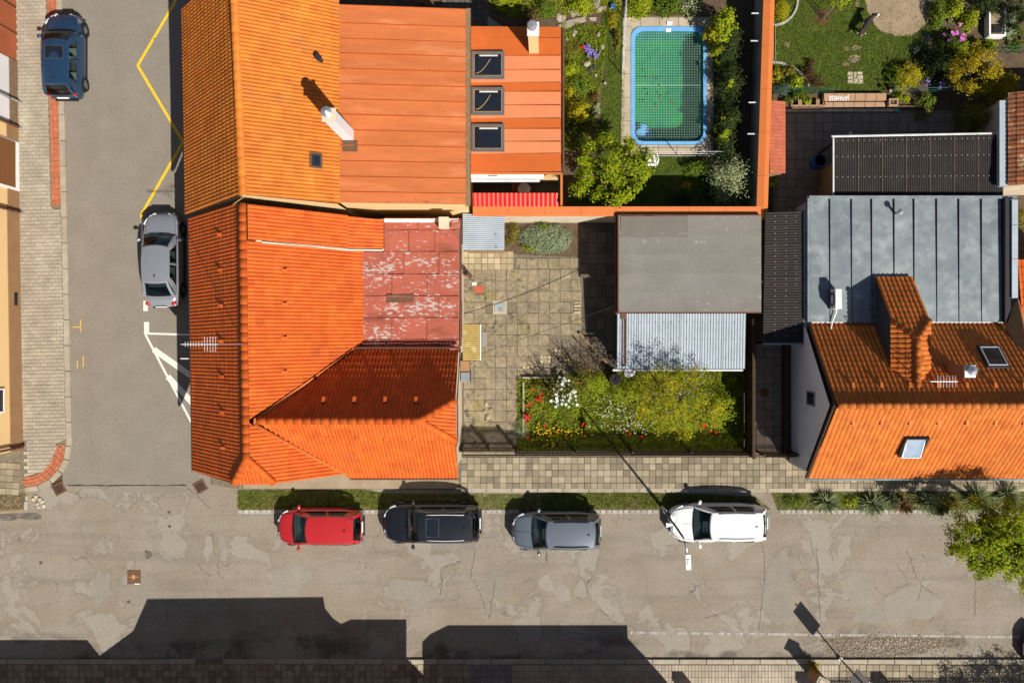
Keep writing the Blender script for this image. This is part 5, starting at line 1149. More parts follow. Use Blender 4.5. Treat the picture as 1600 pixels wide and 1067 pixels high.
# ================================================================== STREET FRONT BEYOND THE LOWER EDGE (their shadows reach the road)
def shp(px, py, y=-16.45):
    z = ((NY - py) / 33 - y) / KY; return ((px - NX) / 33 + KX * z, max(0, z))
def ext(name, label, pts, d=8, mat=None):
    t = thing(name, label, 'house', (pts[0][0], -18, 0)); n = len(pts); V = [(x, -16.45, z) for x, z in pts] + [(x, -16.45 - d, z) for x, z in pts]
    MB().add(V, [tuple(range(n)), tuple(range(2 * n - 1, n - 1, -1))] + [(i, n + i, n + (i + 1) % n, (i + 1) % n) for i in range(n)]).build('wall', mat or m_wall_c, t)
    rf = MB()
    for (xa, za), (xb2, zb2) in zip(pts, pts[1:]):
        if abs(xb2 - xa) > .5 and min(za, zb2) > 1: MB().slab([(xa, -16.5, za + .012), (xb2, -16.5, zb2 + .012), (xb2, -16.45 - d, zb2 + .012), (xa, -16.45 - d, za + .012)], .008).build('roof', m_tile_b, t)
    return t
q = [shp(*p) for p in ((208, 985), (230, 935), (505, 932), (508, 950), (520, 965), (533, 974))]
ext('gabled_house', 'tall house whose shadow covers the lower left of the road', [(-20.2, 0), (-20.2, 1.93)] + q + [(-6.9, 0)])
ext('low_house', 'low house casting the shadow at the lower left corner', [(-30, 0), (-30, 3.1), (-19.9, 3.1), (-19.9, 1.93), (-20.2, 1.93), (-20.2, 0)])
q = [shp(*p) for p in ((533, 974), (548, 967), (635, 967), (632, 985), (617, 990), (620, 1010), (640, 1030), (660, 1050))]
ext('narrow_house', 'narrow house casting the short shadow in the road centre left', [(-6.9, 0)] + q + [(-4.85, 0)])
q = [shp(*p) for p in ((660, 1050), (660, 1002), (672, 990), (700, 976), (980, 976), (981, 997), (1010, 1027), (1035, 1055))]
ext('wide_house', 'wide low house casting the long shadow in the road centre', [(q[0][0], 0)] + q + [(q[-1][0], 0)])
# ================================================================== COURTYARD
yd = sheet('courtyard', [(700, 325), (985, 325), (985, 725), (700, 725)], .0, m_joint)
def yk(x, y): return not (x > 905 and y < 575) and not (x > 812 and y > 590) and not (x > 858 and y > 520) and not (764 < x < 800 and 470 < y < 492) and not (800 < x < 905 and y < 400)
lay(yd, 'slab', grid_px(724, 912, 421, 700, 16.8, 17.0, .03, .45, 0, .0, yk, .35), m_yard, -.02, .03, 300)
lay(yd, 'pale_slab', grid_px(722, 800, 393, 421, 10, 9.6, .03, .6), m_yard_p, -.02, .03, 60)
lay(yd, 'slab', grid_px(806, 905, 403, 421, 16.8, 17, .03, .7), m_yard, -.02, .03, 30)
lay(yd, 'dark_slab', grid_px(906, 962, 345, 575, 13.8, 17, .03, .8, 0, 0, None, .5), m_yard_d, -.02, .03, 90)  # garage shadow put into the colour: slabs lying in it are darker
for q in ((823, 565, 8, 6), (850, 556, 10, 9), (872, 545, 9, 8), (880, 560, 10, 8)):
    for k in range(3):
        for j in range(2): MB().prism(pxpoly([(q[0] + k * 6 - 6, q[1] + j * 6), (q[0] + k * 6 - 1.5, q[1] + j * 6), (q[0] + k * 6 - 1.5, q[1] + j * 6 + 4.5), (q[0] + k * 6 - 6, q[1] + j * 6 + 4.5)]), 0, .04, .01).build('grass_paver', m_yard_p, yd)
t = thing('inspection_hatch', 'pale blue-grey inspection hatch in the courtyard slabs', 'hatch', tuple(P(781, 481)))
MB().prism(pxpoly([(773, 473), (789, 473), (789, 488), (773, 488)]), 0, .06, .01).build('lid', M('hatch_grey', (.3, .36, .38), rough=.7), t); MB().prism(pxpoly([(779.5, 481), (785, 481), (785, 487), (779.5, 487)]), .055, .075, .005).build('brick', m_slab, t)
MB().prism(pxpoly([(770, 470), (792, 470), (792, 491), (770, 491)]), 0, .035).build('concrete_frame', m_yard_p, t)
tag(MB().prism(pxpoly([(741, 446), (756, 446), (756, 458), (741, 458)]), 0, .055, .01).build('terracotta_slab', m_terr), 'square terracotta slab set among the courtyard slabs', 'slab')
tag(MB().prism(pxpoly([(738, 441), (744.5, 441), (744.5, 446), (738, 446)]), 0, .06, .01).build('white_block', m_whitep), 'small white block beside the terracotta slab', 'block')
tag(MB().prism(pxpoly([(753, 519), (761, 519), (761, 541), (753, 541)]), 0, .05, .008).build('grey_grate', m_wall_g), 'narrow grey mat next to the amber canopy', 'mat')
t = thing('flue_pipe', 'dark stove flue standing by the flaking red roof', 'flue', tuple(P(731, 432, 0))); c = P(735, 432, 0)
MB().lathe(c, [(.1, 0), (.1, 2.2), (.15, 2.22), (.15, 2.34)], 14).build('pipe', m_iron, t); MB().lathe(c, [(.11, 2.345), (.11, 2.35)], 14).build('mouth', m_blk, t)
t = thing('brown_bin', 'brown wooden box with flat lid against the white gable wall', 'box', tuple(P(731, 571, 0)))
MB().prism(pxpoly([(723, 564), (735, 564), (735, 578), (723, 578)]), 0, .8).build('box', m_garage, t); MB().prism(pxpoly([(722, 563), (736, 563), (736, 579), (722, 579)]), .8, .86, .01).build('lid', m_wall_t, t)
t = thing('grey_bin', 'grey rubbish bin below the brown box', 'bin', tuple(P(729, 588, 0)))
MB().prism(pxpoly([(723, 580), (736, 580), (736, 595), (723, 595)]), 0, .82).build('body', m_dk, t); MB().prism(pxpoly([(722.5, 580), (736.5, 580), (736.5, 595.5), (722.5, 595.5)]), .82, .9, .03).build('lid', M('bin_grey', (.22, .24, .26), rough=.5), t)
t = thing('stone_heap', 'small heap of broken slabs and dry leaves in the yard', 'heap', tuple(P(762, 646)))
for px, py, r_ in ((760, 632, .13), (763, 651, .15), (757, 643, .09), (767, 640, .1), (760, 657, .08)): MB().ball(P(px, py, .05), (r_, r_ * .8, .06), 8, 5, R(0, 3), .15).build('stone', m_yard_p, t)
tag(MB().obox(P(930, 547, .12), (2.2, .12, .14), -.82).build('timber_beam', m_wood_l), 'weathered timber beam lying across the yard by the tin shed', 'beam')
tag(MB().obox(P(923, 556, .2), (2.0, .05, .3), -.82).build('edging_board', m_wood), 'dark edging board beside the weathered timber beam', 'board')
for i in range(4): tag(MB().obox(P(902, 473 + i * 5, .06), (.3, .09, .05), R(-.1, .1)).build('loose_brick', m_yard_p), 'loose pale bricks lying at the shadow edge of the yard', 'brick', 'loose bricks in the yard')
cb = MB(); a, b = P(729, 560, 2.4), P(962, 478, 2.5)
cb.tube([a.lerp(b, q) - Vector((0, 0, .22 * 4 * q * (1 - q))) for q in np.linspace(0, 1, 14)], .014, 4)
tag(cb.build('overhead_cable', m_dk), 'thin cable strung across the yard from house to garage', 'cable')
# ================================================================== FLOWER GARDEN
gp = [(808, 592), (985, 578), (1162, 578), (1162, 704), (808, 704)]
sheet('flower_bed', gp, .02, m_soil)
t = thing('bed_edging', 'low concrete edging of the flower garden', 'edging', tuple(P(815, 600)))
MB().obox(P(818, 640, .1), (.08, 2.6, .22), .0).build('edge', m_kerb, t); MB().obox(P(838, 590, .1), (1.3, .08, .22), .0).build('edge', m_kerb, t)
def cover(name, poly, n, key, size, h, lo=.02):
    xs = [p[0] for p in poly]; ys = [p[1] for p in poly]; pts = []
    while len(pts) < n:
        x, y = R(min(xs), max(xs)), R(min(ys), max(ys))
        if inpoly(x, y, poly): pts.append(tuple(P(x, y, lo + R(0, 1) ** 1.5 * h * (.55 + .45 * math.sin(x * .21) * math.cos(y * .17)))))
    c = np.array(pts); nr = np.random.normal(size=c.shape) * .5 + np.array([0, 0, .9]); V, F = leaf_quads(c, nr, np.random.uniform(.6, 1.3, n) * size)
    return npmesh(name, V, F, LF[key], kind='stuff')
cover('ground_cover', gp, 30000, 'lime', .08, .28); cover('ground_cover', gp, 11000, 'green', .085, .3); cover('ground_cover', [(990, 600), (1160, 600), (1160, 700), (990, 700)], 4500, 'yel', .06, .3)
def flowers(key, lst, spread, r, z, label, group, cat='flower'):
    for px, py, n in lst:
        for _ in range(n):
            p = P(px + random.gauss(0, spread), py + random.gauss(0, spread), z + R(-.05, .06)); s = r * R(.75, 1.25)
            f = MB().lathe(p, [(s * .3, -.05), (s, -.01), (s * .95, .02), (s * .3, .01)], 6).tube([p - Vector((0, 0, .03)), Vector((p.x + R(-.03, .03), p.y, .02))], .008, 3)
            tag(f.build(cat.replace(' ', '_'), FL[key]), label, cat, group)
flowers('red', [(829, 632, 7), (824, 650, 10), (822, 655, 8), (838, 622, 6), (845, 625, 6), (830, 610, 3), (848, 617, 3), (852, 668, 5), (868, 671, 2), (912, 662, 6), (915, 675, 3), (822, 683, 4), (980, 675, 4), (1003, 683, 6), (1010, 650, 1), (1100, 665, 7), (1112, 672, 3), (1120, 675, 3)], 2.4, .04, .36, 'bright red tulip among the plants of the flower bed', 'red tulips in the flower bed', 'tulip')
flowers('yellow', [(843, 672, 18), (858, 678, 20), (875, 676, 20), (890, 678, 14), (905, 674, 8), (850, 690, 8), (866, 695, 6), (835, 685, 6), (870, 668, 8)], 5, .03, .26, 'small yellow flower near the front edge of the flower bed', 'yellow flowers in the flower bed')
flowers('white', [(950, 650, 26), (965, 640, 20), (985, 655, 24), (975, 668, 16), (1000, 665, 14), (935, 660, 10), (960, 625, 8), (1105, 620, 10), (1050, 615, 8), (1015, 658, 10)], 9, .022, .3, 'tiny white flower in the green ground cover', 'white flowers in the ground cover')
shrub(880, 618, 26, 30, 1.1, 'green', 1500, 'white-flowering shrub in the flower garden', size=.085, name='flowering_shrub', flowers=('white', 75, .075))
shrub(842, 605, 14, 12, .7, 'olive', 600, 'olive-green bush at the top left corner of the flower bed', size=.06)
shrub(1130, 640, 26, 30, 1.3, 'lime', 1300, 'full yellow-green shrub at the right end of the flower bed', size=.08)
shrub(814, 672, 12, 18, .5, 'sage', 800, 'grey-green lavender bush at the corner of the flower bed', size=.06, asp=.2)
shrub(925, 600, 36, 26, 1.2, 'lime', 1300, 'loose lime-green shrub left of the tin shed corner', size=.055)
shrub(975, 615, 28, 20, 1.1, 'lime', 900, 'leafy green shrub below the water butt', size=.06)
shrub(920, 570, 26, 22, 1.3, 'dry', 420, 'bare brown shrub against the timber beam', size=.05)
# bare twiggy bushes that throw the tracery of shadow over the yard
for (px, py, n_, hgt, lab) in ((905, 590, 60, 1.7, 'bare twiggy bush with thin upright stems by the yard'), (862, 606, 34, 1.6, 'leggy bush with dark twigs near the yard corner')):
    t = thing('twiggy_bush', lab, 'shrub', tuple(P(px, py))); m = MB(); c = P(px, py, 0); pp = []
    for _ in range(n_):
        e = c + Vector((random.gauss(0, .42), random.gauss(0, .36), hgt * R(.6, 1.15))); s0 = c + Vector((R(-.12, .12), R(-.12, .12), 0)); md = s0.lerp(e, .5) + Vector((R(-.1, .1), R(-.1, .1), .1)); m.tube([s0, md, e], .018, 4, .007); pp += [e, e.lerp(md, .3), e.lerp(md, .6)]
    m.build('twigs', m_bark, t); pp = np.repeat(np.array([tuple(p) for p in pp]), 3, 0) + np.random.normal(size=(len(pp) * 3, 3)) * .06
    V, F = leaf_quads(pp, np.random.normal(size=pp.shape) + np.array([0, 0, .5]), np.random.uniform(.5, 1.2, len(pp)) * .095); npmesh('foliage', V, F, LF['olive'], t)
tree(P(1050, 628, 0), P(1062, 624, 3.1), (2.3, 1.7, 1.4), 'yel', 110, 4200, .15, 'thin open tree with yellow-green young leaves over the flower garden', .085, name='garden_tree', trunk_r=.09, limbs=14, bark=m_bark_l, shell=.2)
t = [o for o in bpy.data.objects if o.name == 'garden_tree'][0]
pts, nrm = clumps((P(1064, 622, 3.0)), (2.3, 1.7, 1.3), 100, 3800, .17, top=False, shell=.1); V, F = leaf_quads(pts, nrm, np.random.uniform(.6, 1.2, len(pts)) * .07); npmesh('young_leaves', V, F, LF['lime'], t)
t = thing('water_butt', 'dark round water butt at the corner of the tin shed', 'water butt', tuple(P(962, 592))); MB().lathe(P(960, 592, 0), [(.25, 0), (.3, .45), (.26, .85)], 16).build('barrel', m_iron, t); MB().lathe(P(960, 592, 0), [(.24, .86), (.22, .852)], 16).build('water', m_blk, t)
tag(MB().ball(P(984, 583, .1), (.3, .2, .14), 10, 6, .2, .15).build('plastic_sheet', m_lgrey), 'crumpled pale sheet under the tin shed gutter', 'sheet')
def picket_fence(name, label, pa, pb, h, n, mat, sw=.05, cat='fence', posts=5):
    a, b = P(*pa), P(*pb); t = thing(name, label, cat, tuple((a + b) / 2)); d = (b - a); ang = math.atan2(d.y, d.x); o = Vector((-math.sin(ang), math.cos(ang), 0))
    for z in (.3, h - .25): MB().obox((a + b) / 2 + Vector((0, 0, z)) + o * .04, (d.length, .04, .07), ang).build('rail', mat, t)
    me = None; w0 = Vector(WL[t.name])
    for i in range(n):
        p = a.lerp(b, (i + .5) / n)
        if me is None:
            m = MB().obox((0, 0, h / 2 + .04), (sw, .022, h), ang); me = bpy.data.meshes.new('picket'); me.from_pydata(m.v, [], m.f); me.materials.append(mat)
        q = bpy.data.objects.new('picket', me); C.objects.link(q); q.parent = t; q.location = p - w0 + Vector((0, 0, R(-.01, .01)))
    for i in range(posts): p = a.lerp(b, i / (posts - 1)); MB().obox(p + Vector((0, 0, h / 2)) + o * .08, (.09, .09, h + .05), ang).build('post', mat, t)
    return t
picket_fence('picket_fence', 'dark brown picket fence along the front of the flower garden', (806, 704), (1163, 704), 1.3, 90, m_wood, .08)
picket_fence('garden_gate', 'dark slatted gate closing the courtyard toward the pavement', (722, 700), (804, 700), 1.35, 20, m_wood, .08, 'gate', 3)
picket_fence('passage_gate', 'slatted gate at the end of the passage by the white gable', (1180, 706), (1230, 706), 1.7, 12, m_wood, .075, 'gate', 2)
t = thing('side_fence', 'dark board fence between the flower garden and the passage', 'fence', tuple(P(1165, 640)))
for i in range(24): MB().box(P(1163, 0).x, P(1164.5, 0).x, P(0, 500 + i * 8.7 + 8.4).y, P(0, 500 + i * 8.7).y, .05, 1.75 + R(-.01, .01)).build('board', m_wood, t)
MB().box(P(1161.5, 0).x, P(1166, 0).x, P(0, 709).y, P(0, 500).y, 1.76, 1.8).build('cap_rail', m_wood, t)
pg = sheet('passage', [(1168, 530), (1236, 530), (1236, 712), (1168, 712)], .01, m_joint)
lay(pg, 'slab', grid_px(1168, 1232, 532, 712, 13.5, 13.5, .04, .7), m_patio, -.02, .04, 90)
tag(MB().lathe(P(1194, 613, .04), [(.21, 0), (.21, .012), (.19, .016)], 20).build('round_cover', m_iron), 'round dark manhole cover in the shaded passage', 'manhole cover')
# sage-green mat of plants by the boundary wall
shrub(852, 372, 46, 26, .4, 'sage', 9500, 'broad grey-green sage cushion against the cream wall', size=.055, name='sage_bush', nc=420)
shrub(800, 362, 12, 24, .5, 'olive', 600, 'dry olive plant between the tin lean-to and the sage cushion', size=.06)
shrub(826, 387, 16, 7, .35, 'lime', 400, 'lime-green tuft at the front edge of the sage cushion', size=.06)
shrub(848, 353, 14, 7, .7, 'green', 300, 'green weed tuft growing through the sage cushion', size=.06)
sheet('planting_strip', [(788, 350), (905, 350), (905, 402), (850, 400), (788, 396)], .015, m_soil)
# ================================================================== POOL GARDEN
MB().add([(x, y, 0) for x, y in HOLE((P(880, 0).x, P(0, 326).y), (P(1190, 0).x, P(0, -160).y))], HF).build('garden_soil', m_soil)['kind'] = 'structure'
sheet('garden_soil', [(735, -160), (880, -160), (880, 40), (735, 40)], .0, m_soil)
lw = [(950, -30), (978, 30), (974, 243), (1100, 243), (1172, 322), (885, 322), (915, 235), (937, 190), (945, 110), (935, 62)]
sheet('lawn', lw, .012, m_lawn); grass('lawn_grass', lw, 24000, .09, m_grass, .01)
gl = [(878, 35), (948, 40), (944, 100), (928, 200), (900, 235), (880, 235)]
cover('ground_cover', gl, 7500, 'green', .075, .22); cover('ground_cover', gl, 6500, 'lime', .065, .24); cover('ground_cover', [(760, -30), (975, -30), (970, 18), (880, 26), (800, 30), (765, 12)], 6500, 'lime', .085, .3); cover('ground_cover', [(975, -60), (1100, -60), (1095, 24), (976, 24)], 4500, 'green', .085, .35)
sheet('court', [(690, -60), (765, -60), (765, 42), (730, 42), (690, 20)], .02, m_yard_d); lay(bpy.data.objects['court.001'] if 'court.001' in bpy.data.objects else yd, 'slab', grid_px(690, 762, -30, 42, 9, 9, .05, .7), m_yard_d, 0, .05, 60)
for px, py, lab in ((655, 3, 'terracotta flower pot on the paved court behind the orange roof, left of two'), (667, 5, 'planted terracotta pot on the paved court behind the orange roof, right of two')):
    t = thing('flower_pot', lab, 'flower pot', tuple(P(px, py, .05))); MB().lathe(P(px, py, .05), [(.12, 0), (.17, .26), (.18, .3), (.15, .3), (.13, .24)], 14).build('pot', m_terr, t)
    pts, nrm = clumps(tuple(P(px, py, .32)), (.14, .14, .2), 6, 60, .05); V, F = leaf_quads(pts, nrm, np.random.uniform(.6, 1.2, len(pts)) * .06); npmesh('foliage', V, F, LF['green'], t)
sheet('gravel', [(762, 25), (785, 42), (760, 42)], .03, m_gravel)
for px, py, rx, ry, h_, k, n_, lab, kw in [
    (792, 2, 26, 16, .8, 'lime', 900, 'lime bush at the top left corner of the pool garden', {}), (905, 8, 22, 14, .7, 'lime', 900, 'yellow-green bush above the stone path', {}), (850, 14, 20, 16, .7, 'green', 700, 'green bush behind the tan chimney', {}),
    (832, 22, 13, 14, .9, 'dry', 700, 'dry brown shrub beside the tan chimney', dict(size=.06)), (894, 75, 14, 14, .4, 'olive', 500, 'brownish rock-garden cushion near the orange roof edge', dict(size=.05)), (905, 62, 10, 8, .35, 'green', 300, 'small green cushion below the stone path', dict(size=.05)),
    (893, 108, 15, 12, .6, 'lime', 800, 'yellow-green plant below the red poppies', {}), (905, 130, 18, 16, .7, 'green', 700, 'loose green plant in the middle of the rock garden', {}), (889, 145, 8, 14, .5, 'yel', 700, 'bright yellow-lime cushion against the orange roof edge', dict(size=.05)),
    (905, 175, 17, 18, 1.5, 'yel', 900, 'tall yellow-leaved shrub above the big dark-shaded tree', dict(size=.1)), (928, 152, 9, 10, .4, 'red', 400, 'small bronze-red shrub by the lawn edge', dict(size=.05)), (930, 170, 9, 12, .5, 'vari', 300, 'pale variegated plant under the bronze shrub', dict(size=.07)),
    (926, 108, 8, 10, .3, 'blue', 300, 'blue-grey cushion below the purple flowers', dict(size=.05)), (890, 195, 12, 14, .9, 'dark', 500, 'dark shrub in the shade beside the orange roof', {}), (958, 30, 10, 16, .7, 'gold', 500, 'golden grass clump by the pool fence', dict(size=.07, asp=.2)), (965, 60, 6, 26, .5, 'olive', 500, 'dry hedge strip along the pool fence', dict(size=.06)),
    (1000, 8, 26, 18, .9, 'lime', 1200, 'lime-green hedge plant above the pool surround, left', {}), (1040, 6, 26, 18, .9, 'green', 1200, 'green hedge plant above the pool surround, centre', {}), (1080, 8, 18, 18, .8, 'vari', 700, 'pale dry plant above the pool corner', {}),
    (1075, 290, 9, 7, .5, 'gold', 350, 'small golden-yellow bush on the shaded lawn', dict(size=.07)), (1090, 262, 24, 14, .9, 'green', 900, 'low green bush under the pool edge', {}), (1062, 310, 20, 10, .6, 'dark', 600, 'dark low bush by the boundary wall', {}), (1110, 300, 14, 12, .7, 'dark', 500, 'dark bush beside the silver-leaved shrub', {}),
    (1130, 40, 20, 28, 2.6, 'lime', 1500, 'tall bright lime shrub right of the pool corner', dict(size=.13)), (1112, 50, 10, 11, 2.0, 'yel', 500, 'yellow-leaved shrub touching the pool corner', dict(size=.1)), (1124, 78, 10, 14, 2.0, 'lime', 450, 'lime shoot below the tall lime shrub', dict(size=.12)),
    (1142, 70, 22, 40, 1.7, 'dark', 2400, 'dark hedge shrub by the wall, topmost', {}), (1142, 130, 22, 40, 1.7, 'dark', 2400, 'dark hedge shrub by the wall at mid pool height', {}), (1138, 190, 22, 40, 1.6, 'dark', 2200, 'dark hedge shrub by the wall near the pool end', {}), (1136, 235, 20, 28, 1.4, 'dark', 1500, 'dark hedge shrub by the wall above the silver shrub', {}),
    (1122, 104, 8, 10, .9, 'green', 300, 'green tuft by the pool slabs opposite the pool middle', {}), (1140, 132, 9, 12, 2.2, 'lime', 220, 'thin lime shoot over the dark hedge', dict(size=.12)), (1134, 187, 9, 10, 2.0, 'lime', 260, 'bright shoot on the dark hedge near the pool end', dict(size=.11)), (1131, 215, 10, 12, 1.9, 'lime', 300, 'bright leafy shoot above the silver-leaved shrub', dict(size=.11)), (1117, 205, 7, 14, .9, 'green', 300, 'green plant edging the lower pool slabs', {}),
    (1145, 280, 38, 42, 2.2, 'vari', 2600, 'silver-leaved variegated shrub by the garden wall', dict(size=.1))]:
    shrub(px, py, rx, ry, h_, k, n_, lab, **kw)
flowers('purple', [(917, 76, 26), (922, 82, 26), (930, 86, 22)], 3.0, .036, .3, 'violet flower in the rock garden cushion', 'violet flowers in the rock garden'); flowers('red', [(908, 74, 2), (911, 77, 1)], 1.2, .055, .35, 'orange-red poppy beside the violet cushion', 'poppies by the violet cushion', 'poppy')
t = thing('stone_path', 'weathered sandstone path slabs below the rockery', 'path', tuple(P(893, 38)))
for q in ([(871, 41), (888, 32), (914, 27), (916, 34), (898, 40), (884, 47)], [(919, 28), (932, 28), (931, 34), (922, 33)], [(874, 37), (884, 33), (872, 32)]): MB().prism(pxpoly(q), 0, .08, .02).build('stone', m_stone, t)
for px, py, r_ in [(873, 28, .22), (880, 27, .15), (895, 21, .2), (902, 20, .15), (932, 8, .22), (938, 14, .17), (933, 2, .2), (944, 13, .14), (896, 55, .14), (918, 100, .2), (941, 74, .14), (898, 50, .12), (886, 62, .1), (935, 54, .12), (945, 130, .1), (931, 118, .1)]:
    tag(MB().ball(P(px, py, .06), (r_, r_ * .75, .12), 9, 6, R(0, 3), .14).build('rock', m_stone), 'pale rounded rock set in the pool garden rockery', 'rock', 'rocks of the rockery')
tree(P(958, 285, 0), P(955, 268, 2.7), (2.0, 1.6, 1.15), 'tree', 75, 7600, .16, 'broad leafy tree below the pool with yellow-green crown', .125, name='leafy_tree', trunk_r=.1)
# pool
def rrect(x0, x1, y0, y1, r, n=7, z=0.0):
    out = []
    for cx, cy, a0 in ((x1 - r, y0 + r, -math.pi / 2), (x1 - r, y1 - r, 0), (x0 + r, y1 - r, math.pi / 2), (x0 + r, y0 + r, math.pi)):
        for i in range(n + 1): a = a0 + math.pi / 2 * i / n; out.append((cx + r * math.cos(a), cy + r * math.sin(a)))
    return out
pool = thing('swimming_pool', 'blue-rimmed swimming pool of green water in a concrete surround', 'pool', tuple(P(1045, 133)))
o_ = [P(x, y, .06) for x, y in rrect(986, 1104, 42, 226, 17)]; i_ = [P(x, y, .06) for x, y in rrect(992, 1099, 49.5, 221, 14)]; lo = [Vector((p.x, p.y, -1.35)) for p in i_]; n = len(o_); ol = [Vector((p.x, p.y, .0)) for p in o_]
MB().add(ol + o_ + i_, [(k, (k + 1) % n, n + (k + 1) % n, n + k) for k in range(n)] + [(n + k, n + (k + 1) % n, 2 * n + (k + 1) % n, 2 * n + k) for k in range(n)]).build('rim', m_liner, pool)
MB().add(i_ + lo, [(k, (k + 1) % n, n + (k + 1) % n, n + k) for k in range(n)]).build('liner', m_wallp, pool)
m_water = M('green_water', (.025, .2, .065), (.014, .15, .07), scale=.6, rough=.25, spec=.25, stain=(.04, .21, .045), stscale=.5, speck=None)
MB().add([Vector((p.x, p.y, -1.2)) for p in i_], [tuple(range(n))[::-1]]).build('water', m_water, pool)
for o in (bpy.data.objects['water'],):
    if o.data.polygons[0].normal.z < 0: o.data.flip_normals()
for k in range(3): MB().lathe(P(999, 214, -1.2), [(.62 - k * .2, 0), (.62 - k * .2, .12 + k * .3), (.5 - k * .2, .13 + k * .3)], 20).build('step', m_liner, pool)
for px, py in ((1046, 38), (1044, 49)): MB().box(P(px - 4, 0).x, P(px + 4, 0).x, P(0, py + 2).y, P(0, py - 3).y, .03, .09).build('skimmer', m_whitep, pool)
net = MB(); z = -.1
def half(x): return None
for i in range(27):
    x = 993.5 + i * 4.0; pts = [P(x, y, z - .22 * math.sin(math.pi * (y - 50) / 170) * math.sin(math.pi * (x - 992) / 106) + .012 * math.sin(y * .3 + i)) for y in np.linspace(50 + (5 if i in (0, 26) else 0), 221 - (5 if i in (0, 26) else 0), 26)]
    net.add([p + Vector((-.0045, 0, 0)) for p in pts] + [p + Vector((.0045, 0, 0)) for p in pts], [(k, 26 + k, 27 + k, k + 1) for k in range(25)])
for j in range(42):
    y = 52.5 + j * 4.05; pts = [P(x, y, z - .22 * math.sin(math.pi * (y - 50) / 170) * math.sin(math.pi * (x - 992) / 106) + .012 * math.sin(x * .3 + j)) for x in np.linspace(992, 1099, 18)]
    wd = .0045 if j != 20 else .016
    net.add([p + Vector((0, -wd, 0)) for p in pts] + [p + Vector((0, wd, 0)) for p in pts], [(k, k + 1, 19 + k, 18 + k) for k in range(17)])
tag(net.build('pool_net', m_net), 'pale safety net stretched over the green pool', 'net')
lv = MB()
for px, py in [(1030, 133), (1029, 152), (1033, 160), (1048, 158), (1053, 163), (1010, 169), (1020, 171), (1026, 170), (1043, 146), (993, 200), (1010, 203), (1025, 122), (1046, 177)]: lv.obox(P(px, py, -.28), (.1, .07, .01), R(0, 3))
lv.build('fallen_leaves', m_iron, kind='stuff'); bpy.data.objects['fallen_leaves']['label'] = 'scattered brown leaves caught in the pool net'; bpy.data.objects['fallen_leaves']['category'] = 'leaves'
pd = MB().add([(x, y, .004) for x, y in HOLE((P(970, 0).x, P(0, 243).y), (P(1115, 0).x, P(0, 26).y))], HF).build('pool_surround', m_joint); pd['kind'] = 'structure'
def ringslab():
    out = []
    for x0, x1, y0, y1 in [(973, 1000, 28, 42), (1000.5, 1030, 28, 42), (1030.5, 1060, 28, 42), (1060.5, 1088, 28, 42), (1088.5, 1114, 28, 42)]: out.append((x0, x1, y0, 42))
    return out
pc = [[(x0, y0), (x1, y0), (x1, y1), (x0, y1)] for x0, x1, y0, y1 in ringslab()]
for k in range(5):
    y0 = 42.5 + k * 36.8; pc.append([(973 - k * .6, y0), (986, y0), (986, y0 + 36.2), (972.5 - k * .6, y0 + 36.2)]); pc.append([(1104, y0), (1114, y0), (1114, y0 + 36.2), (1104, y0 + 36.2)])
for k in range(5): pc.append([(971 + k * 28.8, 227), (971 + k * 28.8 + 28.2, 227), (971 + k * 28.8 + 28.2, 242), (971 + k * 28.8, 242)])
for sx, sy, cx, cy in ((1, 1, 986, 42), (-1, 1, 1104, 42), (1, -1, 986, 226), (-1, -1, 1104, 226)): pc.append([(cx, cy), (cx + sx * 11, cy), (cx + sx * 3.5, cy + sy * 4), (cx, cy + sy * 11)])
lay(pd, 'surround_slab', [pxpoly(q) for q in pc], m_pool_slab, -.02, .03, 60)
t = thing('pool_fence', 'thin wire fence with slim posts along two sides of the pool', 'fence', tuple(P(973, 130)))
for px, py in ((977, -20), (976, 30), (974, 75), (972, 118), (1010, 245), (1060, 245), (1112, 245)): MB().tube([P(px, py), P(px, py) + Vector((0, 0, 1.1))], .022, 6).build('post', m_lgrey, t)
for z in (.15, .6, 1.08): MB().tube([P(978, -30) + Vector((0, 0, z)), P(972, 118) + Vector((0, 0, z))], .012, 4).tube([P(1006, 245) + Vector((0, 0, z)), P(1125, 245) + Vector((0, 0, z))], .012, 4).build('rail', m_lgrey, t)
t = thing('white_chair', 'white plastic garden chair half under the leafy tree', 'chair', tuple(P(1018, 252))); c = P(1018, 252, .42)
MB().obox(c, (.44, .44, .04)).build('seat', m_whitep, t); MB().tube([c + Vector((.22, -.22, .3)), c + Vector((.27, 0, .4)), c + Vector((.22, .22, .3))], .04, 6).tube([c + Vector((.2, -.2, 0)), c + Vector((.24, -.22, .34))], .03, 5).tube([c + Vector((.2, .2, 0)), c + Vector((.24, .22, .34))], .03, 5).build('backrest', m_whitep, t)
for a in (-.2, .2):
    MB().tube([c + Vector((.2, a * 1.1, .22)), c + Vector((-.2, a * 1.1, .2))], .025, 5).build('armrest', m_whitep, t)
    for b in (-.2, .2): MB().tube([c + Vector((b, a, .0)), c + Vector((b * 1.1, a * 1.1, -.42))], .02, 5).build('leg', m_whitep, t)
t = thing('watering_can', 'blue and white watering can at the top of the pool garden', 'watering can', tuple(P(957, 11))); MB().lathe(P(957, 12, 0), [(.13, 0), (.13, .24), (.09, .28)], 12).build('body', m_blue, t); MB().tube([P(957, 12, .1), P(960, 7, .34)], .03, 6, .015).build('spout', m_lgrey, t); MB().tube([P(957, 12, .27), P(954, 14, .36), P(953, 16, .15)], .014, 5).build('handle', m_lgrey, t)
